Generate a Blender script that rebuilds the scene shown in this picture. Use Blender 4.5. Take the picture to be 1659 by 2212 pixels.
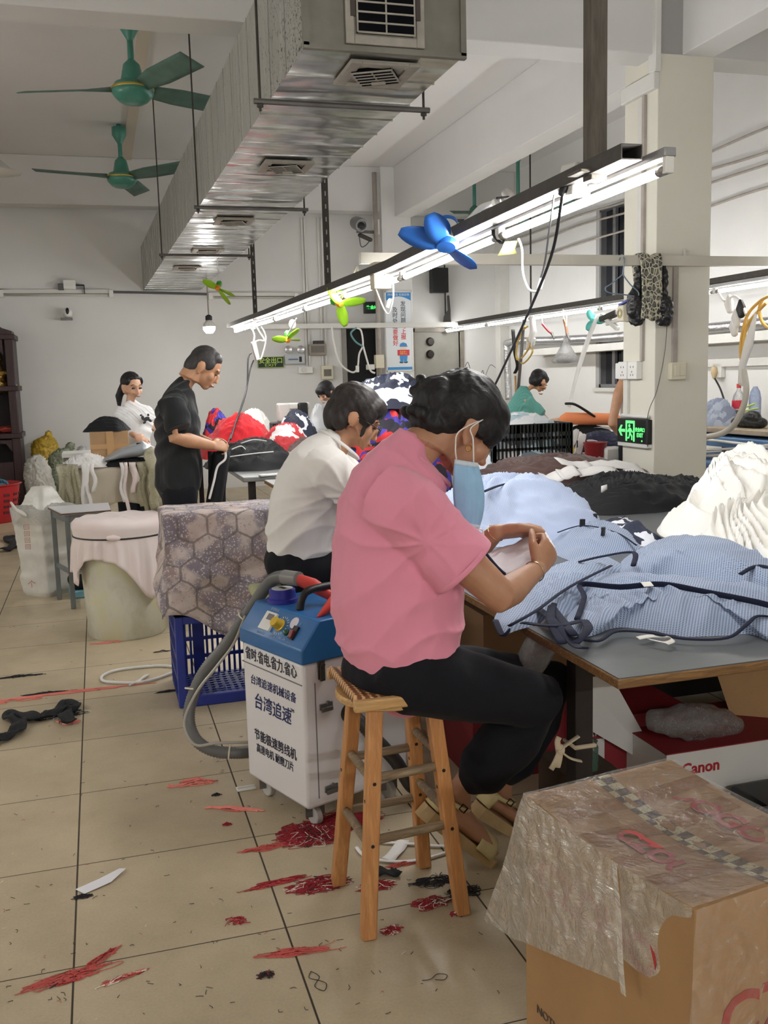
import bpy, bmesh, math, random
import numpy as np
from mathutils import Vector, Matrix, Euler, noise
for _o in list(bpy.data.objects): bpy.data.objects.remove(_o)
S = bpy.context.scene
COL = S.collection
PI = math.pi
# ------------------------------------------------------------------ camera (position and aim of the phone)
FPX = 2068.56
CAM_R = [Vector((0.95785, -0.28596, -0.0274967)), Vector((0.0659756, 0.125809, 0.989858)), Vector((0.279604, 0.94995, -0.139372))]
CAM_P = Vector((0.16593, -2.62618, 1.60801))
cd = bpy.data.cameras.new('camera'); cam = bpy.data.objects.new('camera', cd); COL.objects.link(cam)
cd.sensor_fit = 'VERTICAL'; cd.sensor_height = 36.0; cd.lens = FPX / 2212 * 36.0
cd.clip_start = 0.05; cd.clip_end = 100
m = Matrix.Identity(4)
for i, v in enumerate((CAM_R[0], CAM_R[1], -CAM_R[2])):
    for k in range(3): m[k][i] = v[k]
m.translation = CAM_P
cam.matrix_world = m
S.camera = cam
# ------------------------------------------------------------------ world, exposure
w = bpy.data.worlds.new('night'); S.world = w; w.use_nodes = True
w.node_tree.nodes['Background'].inputs[0].default_value = (0.012, 0.014, 0.02, 1)
w.node_tree.nodes['Background'].inputs[1].default_value = 1.0
S.view_settings.view_transform = 'Standard'; S.view_settings.look = 'None'
S.view_settings.gamma = 1.0; S.view_settings.use_curve_mapping = False
S.view_settings.exposure = 2.1
TUBE_POWER = 27.0; TUBE_REAR = 11.0; FILL_BACK = 52.0; FILL_LEFT = 44.0
S.cycles.use_denoising = True
S.cycles.max_bounces = 8; S.cycles.diffuse_bounces = 5; S.cycles.glossy_bounces = 3
S.cycles.transmission_bounces = 6; S.cycles.transparent_max_bounces = 12
S.cycles.sample_clamp_indirect = 6.0

def _ray(px, py):
    return CAM_R[0] * ((px - 829.5) / FPX) - CAM_R[1] * ((py - 1106) / FPX) + CAM_R[2]
def at_y(px, py, Y):
    d = _ray(px, py); return CAM_P + d * ((Y - CAM_P.y) / d.y)
def at_x(px, py, X):
    d = _ray(px, py); return CAM_P + d * ((X - CAM_P.x) / d.x)
def at_z(px, py, Z):
    d = _ray(px, py); return CAM_P + d * ((Z - CAM_P.z) / d.z)
def V(*a): return Vector(a if len(a) == 3 else a[0])
# ------------------------------------------------------------------ materials
def lin(c):
    def f(u):
        u /= 255.0
        return u / 12.92 if u <= 0.04045 else ((u + 0.055) / 1.055) ** 2.4
    return (f(c[0]), f(c[1]), f(c[2]), 1.0)
MATS = {}
class NT:
    """small node-tree helper"""
    def __init__(s, name):
        s.m = bpy.data.materials.new(name); s.m.use_nodes = True
        s.t = s.m.node_tree; s.b = s.t.nodes['Principled BSDF']; s.o = s.t.nodes['Material Output']
        s._c = None
    def n(s, typ, **kw):
        x = s.t.nodes.new(typ)
        for k, v in kw.items():
            if k.startswith('i_'):
                key = k[2:]
                key = int(key) if key.isdigit() else key.replace('_', ' ')
                x.inputs[key].default_value = v
            else: setattr(x, k, v)
        return x
    def l(s, a, b): s.t.links.new(a, b)
    def co(s, kind='Object'):
        if s._c is None: s._c = s.n('ShaderNodeTexCoord')
        return s._c.outputs[kind]
    def mapped(s, scale=(1, 1, 1), rot=(0, 0, 0), kind='Object', loc=(0, 0, 0)):
        mp = s.n('ShaderNodeMapping'); s.l(s.co(kind), mp.inputs[0])
        mp.inputs['Scale'].default_value = scale; mp.inputs['Rotation'].default_value = rot; mp.inputs['Location'].default_value = loc
        return mp.outputs[0]
    def noise(s, scale=5, detail=3, rough=0.5, vec=None, dist=0.0):
        x = s.n('ShaderNodeTexNoise'); x.inputs['Scale'].default_value = scale; x.inputs['Detail'].default_value = detail
        x.inputs['Roughness'].default_value = rough; x.inputs['Distortion'].default_value = dist
        s.l(vec if vec is not None else s.co(), x.inputs['Vector']); return x.outputs[0]
    def voro(s, scale=5, feature='F1', vec=None, out='Distance', rnd=1.0):
        x = s.n('ShaderNodeTexVoronoi', feature=feature); x.inputs['Scale'].default_value = scale
        x.inputs['Randomness'].default_value = rnd
        s.l(vec if vec is not None else s.co(), x.inputs['Vector']); return x.outputs[out]
    def ramp(s, fac, stops, interp='LINEAR'):
        x = s.n('ShaderNodeValToRGB'); x.color_ramp.interpolation = interp
        e = x.color_ramp.elements
        while len(e) < len(stops): e.new(0.5)
        for q, (p, c) in zip(e, stops):
            q.position = p; q.color = c if len(c) == 4 else (c[0], c[1], c[2], 1)
        s.l(fac, x.inputs[0]); return x.outputs[0]
    def mix(s, fac, a, b, mode='MIX'):
        x = s.n('ShaderNodeMix', data_type='RGBA', blend_type=mode)
        for sock, v in ((x.inputs['Factor'], fac), (x.inputs['A'], a), (x.inputs['B'], b)):
            pass
        s._set(x.inputs[0], fac); s._set(x.inputs[6], a); s._set(x.inputs[7], b)
        return x.outputs[2]
    def math(s, op, a, b=0.0, c=None):
        x = s.n('ShaderNodeMath', operation=op); s._set(x.inputs[0], a); s._set(x.inputs[1], b)
        if c is not None: s._set(x.inputs[2], c)
        return x.outputs[0]
    def sep(s, vec):
        x = s.n('ShaderNodeSeparateXYZ'); s.l(vec, x.inputs[0]); return x.outputs
    def _set(s, sock, v):
        if hasattr(v, 'is_linked') or isinstance(v, bpy.types.NodeSocket): s.l(v, sock)
        else: sock.default_value = v
    def base(s, v): s._set(s.b.inputs['Base Color'], v)
    def rough(s, v): s._set(s.b.inputs['Roughness'], v)
    def metal(s, v): s._set(s.b.inputs['Metallic'], v)
    def bump(s, h, strength=0.3, dist=0.01):
        x = s.n('ShaderNodeBump'); x.inputs['Strength'].default_value = strength; x.inputs['Distance'].default_value = dist
        s.l(h, x.inputs['Height']); s.l(x.outputs[0], s.b.inputs['Normal'])
def mat(name, rgb=(128, 128, 128), rough=0.6, metal=0.0, var=0.0, vscale=6.0, bump=0.0, bscale=60.0, bdist=0.004, spec=0.5, emit=None, estr=1.0, stretch=(1, 1, 1)):
    if name in MATS: return MATS[name]
    t = NT(name); c = lin(rgb)
    if var > 0:
        nz = t.noise(vscale, 4, 0.6, t.mapped(stretch))
        dk = tuple(c[i] * (1 - var) for i in range(3)) + (1,); lt = tuple(min(1, c[i] * (1 + var)) for i in range(3)) + (1,)
        t.base(t.ramp(nz, [(0.3, dk), (0.7, lt)]))
    else: t.base(c)
    t.rough(rough); t.metal(metal); t.b.inputs['Specular IOR Level'].default_value = spec
    if bump > 0: t.bump(t.noise(bscale, 3, 0.6, t.mapped(stretch)), bump, bdist)
    if emit is not None:
        t.b.inputs['Emission Color'].default_value = lin(emit); t.b.inputs['Emission Strength'].default_value = estr
    MATS[name] = t.m; return t.m
# ------------------------------------------------------------------ mesh builder
class MB:
    def __init__(s): s.v = []; s.f = []; s.mi = []; s.cur = 0
    def add(s, vs, fs):
        o = len(s.v); s.v.extend([tuple(q) for q in vs]); s.f.extend([tuple(i + o for i in q) for q in fs]); s.mi.extend([s.cur] * len(fs)); return s
    def box(s, c, d, rot=None, taper=1.0):
        hx, hy, hz = d[0] / 2, d[1] / 2, d[2] / 2
        vs = []
        for z in (-hz, hz):
            k = taper if z < 0 else 1.0
            vs += [Vector((-hx * k, -hy * k, z)), Vector((hx * k, -hy * k, z)), Vector((hx * k, hy * k, z)), Vector((-hx * k, hy * k, z))]
        if rot is not None:
            M = rot if isinstance(rot, Matrix) else Euler(rot).to_matrix()
            vs = [M @ q for q in vs]
        vs = [q + Vector(c) for q in vs]
        return s.add(vs, [(0, 3, 2, 1), (4, 5, 6, 7), (0, 1, 5, 4), (1, 2, 6, 5), (2, 3, 7, 6), (3, 0, 4, 7)])
    def box2(s, a, b):
        return s.box([(a[i] + b[i]) / 2 for i in range(3)], [abs(b[i] - a[i]) for i in range(3)])
    def hexa(s, b4, t4):
        return s.add(list(b4) + list(t4), [(0, 3, 2, 1), (4, 5, 6, 7), (0, 1, 5, 4), (1, 2, 6, 5), (2, 3, 7, 6), (3, 0, 4, 7)])
    def bar(s, a, b, w, h, up=(0, 0, 1)):
        a, b = Vector(a), Vector(b); d = (b - a).normalized(); up = Vector(up)
        if abs(d.dot(up)) > 0.98: up = Vector((0, 1, 0))
        x = d.cross(up).normalized(); z = x.cross(d).normalized()
        q = [-x * w / 2 - z * h / 2, x * w / 2 - z * h / 2, x * w / 2 + z * h / 2, -x * w / 2 + z * h / 2]
        return s.add([a + k for k in q] + [b + k for k in q], [(0, 1, 2, 3), (7, 6, 5, 4), (0, 4, 5, 1), (1, 5, 6, 2), (2, 6, 7, 3), (3, 7, 4, 0)])
    def cyl(s, a, b, r0, r1=None, n=16, cap=True):
        r1 = r0 if r1 is None else r1
        return s.tube([a, b], [r0, r1], n, cap)
    def tube(s, pts, r, n=8, cap=True, flat=1.0, side=None, closed=False):
        pts = [Vector(p) for p in pts]; k = len(pts)
        rs = r if isinstance(r, (list, tuple)) else [r] * k
        o = len(s.v); prev = Vector(side) if side is not None else None; vs = []
        for i, p in enumerate(pts):
            if closed: d = pts[(i + 1) % k] - pts[i - 1]
            else: d = (pts[min(i + 1, k - 1)] - pts[max(i - 1, 0)])
            if d.length < 1e-9: d = Vector((0, 0, 1))
            d.normalize()
            if prev is None and flat != 1.0 and abs(d.z) < 0.9: prev = d.cross(Vector((0, 0, 1)))
            if prev is None or abs(prev.dot(d)) > 0.999: prev = Vector((0, 0, 1)) if abs(d.z) < 0.9 else Vector((1, 0, 0))
            x = (prev - d * prev.dot(d)).normalized(); y = d.cross(x); prev = x
            for j in range(n):
                a = 2 * PI * j / n
                vs.append(p + x * (math.cos(a) * rs[i]) + y * (math.sin(a) * rs[i] * flat))
        fs = []
        for i in range(k if closed else k - 1):
            for j in range(n):
                a = i * n + j; b = i * n + (j + 1) % n; i2 = (i + 1) % k
                fs.append((a, b, i2 * n + (j + 1) % n, i2 * n + j))
        if cap and not closed:
            fs.append(tuple(range(n - 1, -1, -1))); fs.append(tuple(range((k - 1) * n, k * n)))
        return s.add(vs, fs)
    def loft(s, pts, rx, ry, side=(0, 1, 0), n=20, cap=3):
        """closed tube with elliptical sections (rx along 'side', ry across) and domed ends"""
        pts = [Vector(p) for p in pts]; k = len(pts); rx = list(rx); ry = list(ry)
        if cap:
            d0 = (pts[0] - pts[1]).normalized(); d1 = (pts[-1] - pts[-2]).normalized()
            P0, X0, Y0, P1, X1, Y1 = [], [], [], [], [], []
            for i in range(1, cap + 1):
                a = PI / 2 * i / (cap + 0.35)
                rr0 = min(rx[0], ry[0]); rr1 = min(rx[-1], ry[-1])
                P0.append(pts[0] + d0 * rr0 * math.sin(a)); X0.append(rx[0] * math.cos(a)); Y0.append(ry[0] * math.cos(a))
                P1.append(pts[-1] + d1 * rr1 * math.sin(a)); X1.append(rx[-1] * math.cos(a)); Y1.append(ry[-1] * math.cos(a))
            pts = P0[::-1] + pts + P1; rx = X0[::-1] + rx + X1; ry = Y0[::-1] + ry + Y1; k = len(pts)
        vs = []; side = Vector(side)
        for i, p in enumerate(pts):
            d = (pts[min(i + 1, k - 1)] - pts[max(i - 1, 0)]).normalized()
            x = (side - d * side.dot(d))
            x = x.normalized() if x.length > 1e-6 else Vector((1, 0, 0))
            y = d.cross(x)
            for j in range(n):
                a = 2 * PI * j / n
                vs.append(p + x * (math.cos(a) * rx[i]) + y * (math.sin(a) * ry[i]))
        fs = []
        for i in range(k - 1):
            for j in range(n):
                fs.append((i * n + j, i * n + (j + 1) % n, (i + 1) * n + (j + 1) % n, (i + 1) * n + j))
        fs.append(tuple(range(n - 1, -1, -1))); fs.append(tuple(range((k - 1) * n, k * n)))
        return s.add(vs, fs)
    def ell(s, c, r, rot=None, nu=20, nv=14):
        vs = []; fs = []
        M = (rot if isinstance(rot, Matrix) else Euler(rot).to_matrix()) if rot is not None else Matrix.Identity(3)
        for i in range(nv + 1):
            th = PI * i / nv
            for j in range(nu):
                ph = 2 * PI * j / nu
                q = Vector((r[0] * math.sin(th) * math.cos(ph), r[1] * math.sin(th) * math.sin(ph), r[2] * math.cos(th)))
                vs.append(M @ q + Vector(c))
        for i in range(nv):
            for j in range(nu):
                fs.append((i * nu + j, (i + 1) * nu + j, (i + 1) * nu + (j + 1) % nu, i * nu + (j + 1) % nu))
        return s.add(vs, fs)
    def lathe(s, prof, c=(0, 0, 0), n=24, axis=None, closed=False):
        """prof = [(r, h), ...] about axis"""
        ax = Vector(axis).normalized() if axis is not None else Vector((0, 0, 1))
        x = ax.orthogonal().normalized() if abs(ax.z) < 0.999 else Vector((1, 0, 0)); y = ax.cross(x); vs = []; k = len(prof)
        for r, h in prof:
            for j in range(n):
                a = 2 * PI * j / n
                vs.append(Vector(c) + ax * h + x * (r * math.cos(a)) + y * (r * math.sin(a)))
        fs = []
        for i in range(k - 1):
            for j in range(n): fs.append((i * n + j, i * n + (j + 1) % n, (i + 1) * n + (j + 1) % n, (i + 1) * n + j))
        if not closed:
            fs.append(tuple(range(n - 1, -1, -1))); fs.append(tuple(range((k - 1) * n, k * n)))
        return s.add(vs, fs)
    def prism(s, poly, o, u, v, t):
        """polygon (2-D) in plane o,u,v extruded by vector t"""
        o, u, v, t = Vector(o), Vector(u), Vector(v), Vector(t); n = len(poly)
        a = [o + u * p[0] + v * p[1] for p in poly]; b = [q + t for q in a]
        return s.add(a + b, [tuple(range(n - 1, -1, -1)), tuple(range(n, 2 * n))] + [(i, (i + 1) % n, n + (i + 1) % n, n + i) for i in range(n)])
    def grid(s, P):
        """P[i][j] points -> open sheet"""
        k = len(P); n = len(P[0]); vs = [q for r in P for q in r]
        return s.add(vs, [(i * n + j, i * n + j + 1, (i + 1) * n + j + 1, (i + 1) * n + j) for i in range(k - 1) for j in range(n - 1)])
    def mesh(s, name):
        me = bpy.data.meshes.new(name); me.from_pydata(s.v, [], s.f); me.update(); return me
    def build(s, name, mats, parent=None, smooth=False, bevel=0.0, solid=0.0, sub=0, loc=None):
        me = s.mesh(name)
        for mm in (mats if isinstance(mats, (list, tuple)) else [mats]): me.materials.append(mm)
        me.polygons.foreach_set('material_index', s.mi)
        bm = bmesh.new(); bm.from_mesh(me); bmesh.ops.recalc_face_normals(bm, faces=bm.faces); bm.to_mesh(me); bm.free()
        o = bpy.data.objects.new(name, me); COL.objects.link(o)
        if smooth: me.polygons.foreach_set('use_smooth', [True] * len(me.polygons))
        if bevel > 0:
            b = o.modifiers.new('bevel', 'BEVEL'); b.width = bevel; b.segments = 2; b.limit_method = 'ANGLE'; b.angle_limit = 0.6; b.harden_normals = False
            me.polygons.foreach_set('use_smooth', [True] * len(me.polygons)); set_sharp(me)
        elif smooth == 'auto': set_sharp(me)
        if solid: x = o.modifiers.new('solid', 'SOLIDIFY'); x.thickness = solid; x.offset = 0
        if sub: x = o.modifiers.new('sub', 'SUBSURF'); x.levels = sub; x.render_levels = sub
        if parent is not None: o.parent = parent; o.matrix_parent_inverse = parent_inv(parent)
        return o
def parent_inv(p): 
    return (Matrix.Translation(p.location) @ p.rotation_euler.to_matrix().to_4x4()).inverted() if p.type == 'EMPTY' else Matrix.Identity(4)
def set_sharp(me, ang=0.7):
    bm = bmesh.new(); bm.from_mesh(me)
    for e in bm.edges:
        if len(e.link_faces) == 2 and e.calc_face_angle(0) > ang: e.smooth = False
    bm.to_mesh(me); bm.free()
def tag(o, label, cat, group=None, kind=None):
    o['label'] = label; o['category'] = cat
    if group: o['group'] = group
    if kind: o['kind'] = kind
    return o
def thing(name, label, cat, loc=(0, 0, 0), group=None):
    o = bpy.data.objects.new(name, None); COL.objects.link(o); o.location = Vector(loc); o.empty_display_size = 0.1
    return tag(o, label, cat, group)
def struct(o): o['kind'] = 'structure'; return o
def plab(o, label): o['label'] = label; return o
def organic(name, mb, mats, parent=None, voxel=0.012, smooth=6, disp=None, sm_fac=0.5, post=None):
    """union of overlapping closed shapes -> one continuous smooth surface, optional displacement along normals"""
    me = mb.mesh(name + '_raw'); o = bpy.data.objects.new(name, me); COL.objects.link(o)
    bm = bmesh.new(); bm.from_mesh(me); bmesh.ops.recalc_face_normals(bm, faces=bm.faces); bm.to_mesh(me); bm.free()
    r = o.modifiers.new('r', 'REMESH'); r.mode = 'VOXEL'; r.voxel_size = voxel
    if smooth: x = o.modifiers.new('s', 'SMOOTH'); x.factor = sm_fac; x.iterations = smooth
    dg = bpy.context.evaluated_depsgraph_get(); dg.update()
    nm = bpy.data.meshes.new_from_object(o.evaluated_get(dg)); nm.name = name
    o.modifiers.clear(); o.data = nm; bpy.data.meshes.remove(me)
    for mm in (mats if isinstance(mats, (list, tuple)) else [mats]): nm.materials.append(mm)
    n = len(nm.vertices)
    if disp is not None and n:
        co = np.empty(n * 3); nm.vertices.foreach_get('co', co); co = co.reshape(-1, 3)
        no = np.empty(n * 3); nm.vertices.foreach_get('normal', no); no = no.reshape(-1, 3)
        d = np.array([disp(c, q) for c, q in zip(co, no)])
        co = co + no * d[:, None]; nm.vertices.foreach_set('co', co.ravel()); nm.update()
    if post is not None and n:
        co = np.empty(n * 3); nm.vertices.foreach_get('co', co); co = post(co.reshape(-1, 3)); nm.vertices.foreach_set('co', co.ravel()); nm.update()
    nm.polygons.foreach_set('use_smooth', [True] * len(nm.polygons))
    if parent is not None: o.parent = parent; o.matrix_parent_inverse = parent_inv(parent)
    return o
def paint(o, fn):
    """fn(center)->material index per face"""
    for p in o.data.polygons: p.material_index = fn(p.center)
    return o
def nz(p, s=1.0, seed=0.0):
    return noise.noise(Vector((p[0] * s + seed * 7.3, p[1] * s - seed * 3.1, p[2] * s + seed)))
def folds(p, R, sc, seed=0.0):
    """ridged noise stretched along one axis of frame R (rows) -> -1..1"""
    q = R @ Vector(p); q = Vector((q.x * sc[0] + seed * 5.1, q.y * sc[1] + seed, q.z * sc[2] - seed * 2.7))
    return noise.noise(q)
def crease(p, fr, seed=0.0, wob=4.0):
    """long curving cloth creases, about -0.6..0.4: narrow crests, broad valleys"""
    p = Vector(p); s = Vector((seed * 3.7, seed * 1.3, -seed * 2.1)); w_ = noise.noise(p * 1.9 + s) * wob; v = noise.noise(p * 4.3 - s) * wob * .45
    a1 = noise.noise(p * 1.1 + s * 2) * 2.2 + seed; d = Vector((math.cos(a1), math.sin(a1), .8 * math.sin(a1 * 2)))
    f1 = .5 - .5 * math.cos(p.dot(d) * fr + 2 * (w_ + v)); a2 = a1 + 1.3; d = Vector((math.cos(a2), math.sin(a2), .6)); f2 = .5 - .5 * math.cos(p.dot(d) * fr * 1.6 - w_ * 2.4 + v * 2 + 2)
    m_ = max(0, min(1, .5 + 1.6 * noise.noise(p * 2.6 + s * 3))); return ((1 - f1) ** 1.4) * (1 - m_) + ((1 - f2) ** 1.4) * m_ - .4
def catmull(pts, n=8):
    pts = [Vector(p) for p in pts]; out = []
    for i in range(len(pts) - 1):
        p0 = pts[max(i - 1, 0)]; p1 = pts[i]; p2 = pts[i + 1]; p3 = pts[min(i + 2, len(pts) - 1)]
        for k in range(n):
            t = k / n
            out.append(0.5 * ((2 * p1) + (p2 - p0) * t + (2 * p0 - 5 * p1 + 4 * p2 - p3) * t * t + (3 * p1 - p0 - 3 * p2 + p3) * t ** 3))
    return out + [pts[-1]]
def curve_obj(name, pts, r, m, parent=None, n=6, res=8, flat=1.0):
    return MB().tube(catmull(pts, res), r, n, flat=flat).build(name, m, parent, smooth=True)
def text(name, body, o, u, v, size, m, parent=None, depth=0.0006, xs=1.0, align='CENTER', off=0.0, vert=False, gap=1.0, bold=0.0, shear=0.0):
    """lettering: mesh standing at o, running along u, upright along v"""
    c = bpy.data.curves.new(name, 'FONT'); c.body = body; c.size = size; c.align_x = align; c.align_y = 'CENTER'; c.extrude = depth; c.resolution_u = 3
    c.offset = bold; c.shear = shear
    c.space_line = gap
    t = bpy.data.objects.new(name, c); COL.objects.link(t)
    dg = bpy.context.evaluated_depsgraph_get(); dg.update()
    me = bpy.data.meshes.new_from_object(t.evaluated_get(dg)); bpy.data.objects.remove(t); bpy.data.curves.remove(c)
    u = Vector(u).normalized(); v = Vector(v).normalized(); nn = u.cross(v).normalized(); o = Vector(o) + nn * off
    M = Matrix(((u.x * xs, v.x, nn.x, o.x), (u.y * xs, v.y, nn.y, o.y), (u.z * xs, v.z, nn.z, o.z), (0, 0, 0, 1)))
    me.transform(M); me.materials.clear(); me.materials.append(m); me.name = name
    ob = bpy.data.objects.new(name, me); COL.objects.link(ob)
    if parent is not None: ob.parent = parent; ob.matrix_parent_inverse = parent_inv(parent)
    return ob
def copy_thing(root, loc=None, rot=None, label=None, group=None):
    r = root.copy(); COL.objects.link(r)
    for ch in list(root.children):
        c = ch.copy(); COL.objects.link(c); c.parent = r; c.matrix_parent_inverse = ch.matrix_parent_inverse.copy()
        for g in list(ch.children):
            d = g.copy(); COL.objects.link(d); d.parent = c; d.matrix_parent_inverse = g.matrix_parent_inverse.copy()
    if loc is not None: r.location = Vector(loc)
    if rot is not None: r.rotation_euler = rot
    if label: r['label'] = label
    if group: r['group'] = group
    return r
# ------------------------------------------------------------------ common materials
def wall_mat(name, rgb, var=0.05, dirt=0.5):
    t = NT(name); c = lin(rgb)
    n1 = t.noise(1.3, 5, 0.6); n2 = t.noise(28, 4, 0.7)
    a = t.mix(t.ramp(n1, [(0.35, (0, 0, 0)), (0.75, (1, 1, 1))]), tuple(c[i] * (1 - var) for i in range(3)) + (1,), c)
    sp = t.ramp(n2, [(0.66, (0, 0, 0)), (0.74, (1, 1, 1))])
    gate = t.math('MULTIPLY', sp, dirt * 0.55)
    t.base(t.mix(gate, a, tuple(x * 0.55 for x in c[:3]) + (1,)))
    t.rough(0.75); t.b.inputs['Specular IOR Level'].default_value = 0.25
    t.bump(t.noise(90, 3, 0.6), 0.12, 0.003)
    return t.m
M_wall = wall_mat('white wall paint', (222, 222, 220))
M_wallR = wall_mat('scuffed white wall paint', (228, 228, 226), 0.06, 0.9)
M_ceil = wall_mat('ceiling paint', (218, 217, 216), 0.03, 0.05)
M_colw = wall_mat('cream column paint', (222, 219, 206), 0.05, 0.5)
M_beam = wall_mat('beam plaster', (214, 213, 211), 0.05, 0.35)
M_dark = mat('night glass', (18, 20, 28), 0.15)
M_black = mat('black plastic', (22, 22, 24), 0.45)
M_blackrub = mat('black rubber', (26, 26, 28), 0.7)
M_white = mat('white plastic', (226, 226, 222), 0.4)
M_cream = mat('cream plastic', (218, 212, 190), 0.45)
M_steel = mat('dull steel', (120, 118, 116), 0.45, 0.7, 0.15, 9)
M_dsteel = mat('dark steel', (70, 66, 62), 0.55, 0.4, 0.25, 14)
M_chrome = mat('chrome', (205, 205, 208), 0.18, 1.0)
M_wire = mat('grey wire', (90, 90, 92), 0.6)
M_alu = mat('aluminium frame', (165, 166, 168), 0.4, 0.8, 0.08, 8)
M_cond = mat('white conduit', (214, 213, 208), 0.5, 0, 0.05, 4)
M_conde = mat('dirty conduit', (168, 160, 152), 0.55, 0, 0.15, 7)

def tile_mat():
    t = NT('beige floor tile'); co = t.co(); X, Y, Z = t.sep(co)
    fx = t.math('FRACT', t.math('DIVIDE', X, 0.6)); fy = t.math('FRACT', t.math('DIVIDE', Y, 0.6))
    def edge(f, wd):
        d = t.math('MINIMUM', f, t.math('SUBTRACT', 1.0, f))
        x = t.n('ShaderNodeMapRange'); t.l(d, x.inputs[0]); x.inputs[1].default_value = wd; x.inputs[2].default_value = wd * 1.7; x.inputs[3].default_value = 1; x.inputs[4].default_value = 0
        return x.outputs[0]
    g = t.math('MAXIMUM', edge(fx, 0.0036), edge(fy, 0.0026))
    ix = t.math('FLOOR', t.math('DIVIDE', X, 0.6)); iy = t.math('FLOOR', t.math('DIVIDE', Y, 0.6))
    cmb = t.n('ShaderNodeCombineXYZ'); t.l(ix, cmb.inputs[0]); t.l(iy, cmb.inputs[1])
    wn = t.n('ShaderNodeTexWhiteNoise'); t.l(cmb.outputs[0], wn.inputs[0])
    c = lin((192, 177, 149))
    tone = t.ramp(wn.outputs[0], [(0, tuple(x * 0.93 for x in c[:3])), (1, tuple(x * 1.05 for x in c[:3]))])
    sm = t.ramp(t.noise(2.2, 6, 0.65), [(0.35, (0.80, 0.79, 0.77)), (0.62, (1, 1, 1))])
    fine = t.ramp(t.noise(120, 2, 0.5), [(0.3, (0.93, 0.93, 0.93)), (0.7, (1.04, 1.04, 1.04))])
    col = t.mix(1.0, t.mix(1.0, tone, sm, 'MULTIPLY'), fine, 'MULTIPLY')
    t.base(t.mix(g, col, lin((62, 52, 40))))
    rg = t.ramp(t.noise(3.5, 4, 0.6), [(0.3, (0.36, 0.36, 0.36)), (0.75, (0.54, 0.54, 0.54))])
    t.rough(t.mix(g, rg, (0.9, 0.9, 0.9, 1)))
    t.bump(t.math('SUBTRACT', 1.0, g), 0.4, 0.002)
    return t.m
M_tile = tile_mat()
# ------------------------------------------------------------------ the room
CZ = 4.7
struct(MB().box2((-6, -6, -0.1), (6.8, 12.2, 0)).build('floor', M_tile))
struct(MB().box2((-6, -6, CZ), (6.8, 12.2, CZ + 0.1)).build('ceiling', M_ceil))
b = MB()
DX0, DX1, DZ = 3.93, 4.95, 2.37          # dark doorway
GX0, GX1, GZ = 5.0, 5.82, 2.30           # grey metal door right of the far column
b.box2((-6, 12, 0), (DX0, 12.2, CZ)); b.box2((DX0, 12, DZ), (6.8, 12.2, CZ)); b.box2((DX1, 12, 0), (GX0 + 0.02, 12.2, DZ)); b.box2((GX1, 12, 0), (6.8, 12.2, DZ)); b.box2((GX0, 12, GZ), (GX1, 12.2, DZ))
struct(b.build('wall_back', M_wall))
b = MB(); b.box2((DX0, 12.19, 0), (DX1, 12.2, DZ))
d1 = struct(b.build('door_1', mat('painted doorway dark', (30, 31, 34), 0.6)))  # dark sheet painted in for the unlit room beyond the opening
b = MB()
for a, c in (((DX0 - 0.07, 11.96, 0), (DX0, 12.08, DZ + 0.07)), ((DX1, 11.96, 0), (DX1 + 0.05, 12.08, DZ + 0.07)), ((DX0, 11.96, DZ), (DX1, 12.08, DZ + 0.07))): b.box2(a, c)
b.build('frame', mat('grey door frame', (150, 148, 142), 0.6, 0, 0.1, 5), d1)
b = MB(); b.box2((GX0 + 0.02, 12.05, 0), (GX1, 12.1, GZ))
d2 = struct(b.build('door_2', mat('grey door paint', (150, 148, 140), 0.6, 0, 0.12, 3)))
b = MB(); b.box2((GX0 - 0.02, 11.97, 0), (GX0 + 0.05, 12.06, GZ + 0.06)); b.box2((GX0, 11.97, GZ), (GX1 + 0.05, 12.06, GZ + 0.06)); b.box2((GX1, 11.97, 0), (GX1 + 0.06, 12.06, GZ + 0.06))
b.build('frame', mat('worn door frame', (128, 122, 112), 0.7, 0, 0.2, 6), d2)
for q in (at_y(931, 738, 12.0), at_y(931, 765, 12.0)):
    MB().lathe([(0.0, 0.05), (0.05, 0.05), (0.065, 0.02), (0.07, 0.0)], (q.x, 12.04, q.z), 20, (0, -1, 0)).build('lock', mat('round lock', (48, 44, 42), 0.35, 0.5), d2, smooth='auto')
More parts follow.
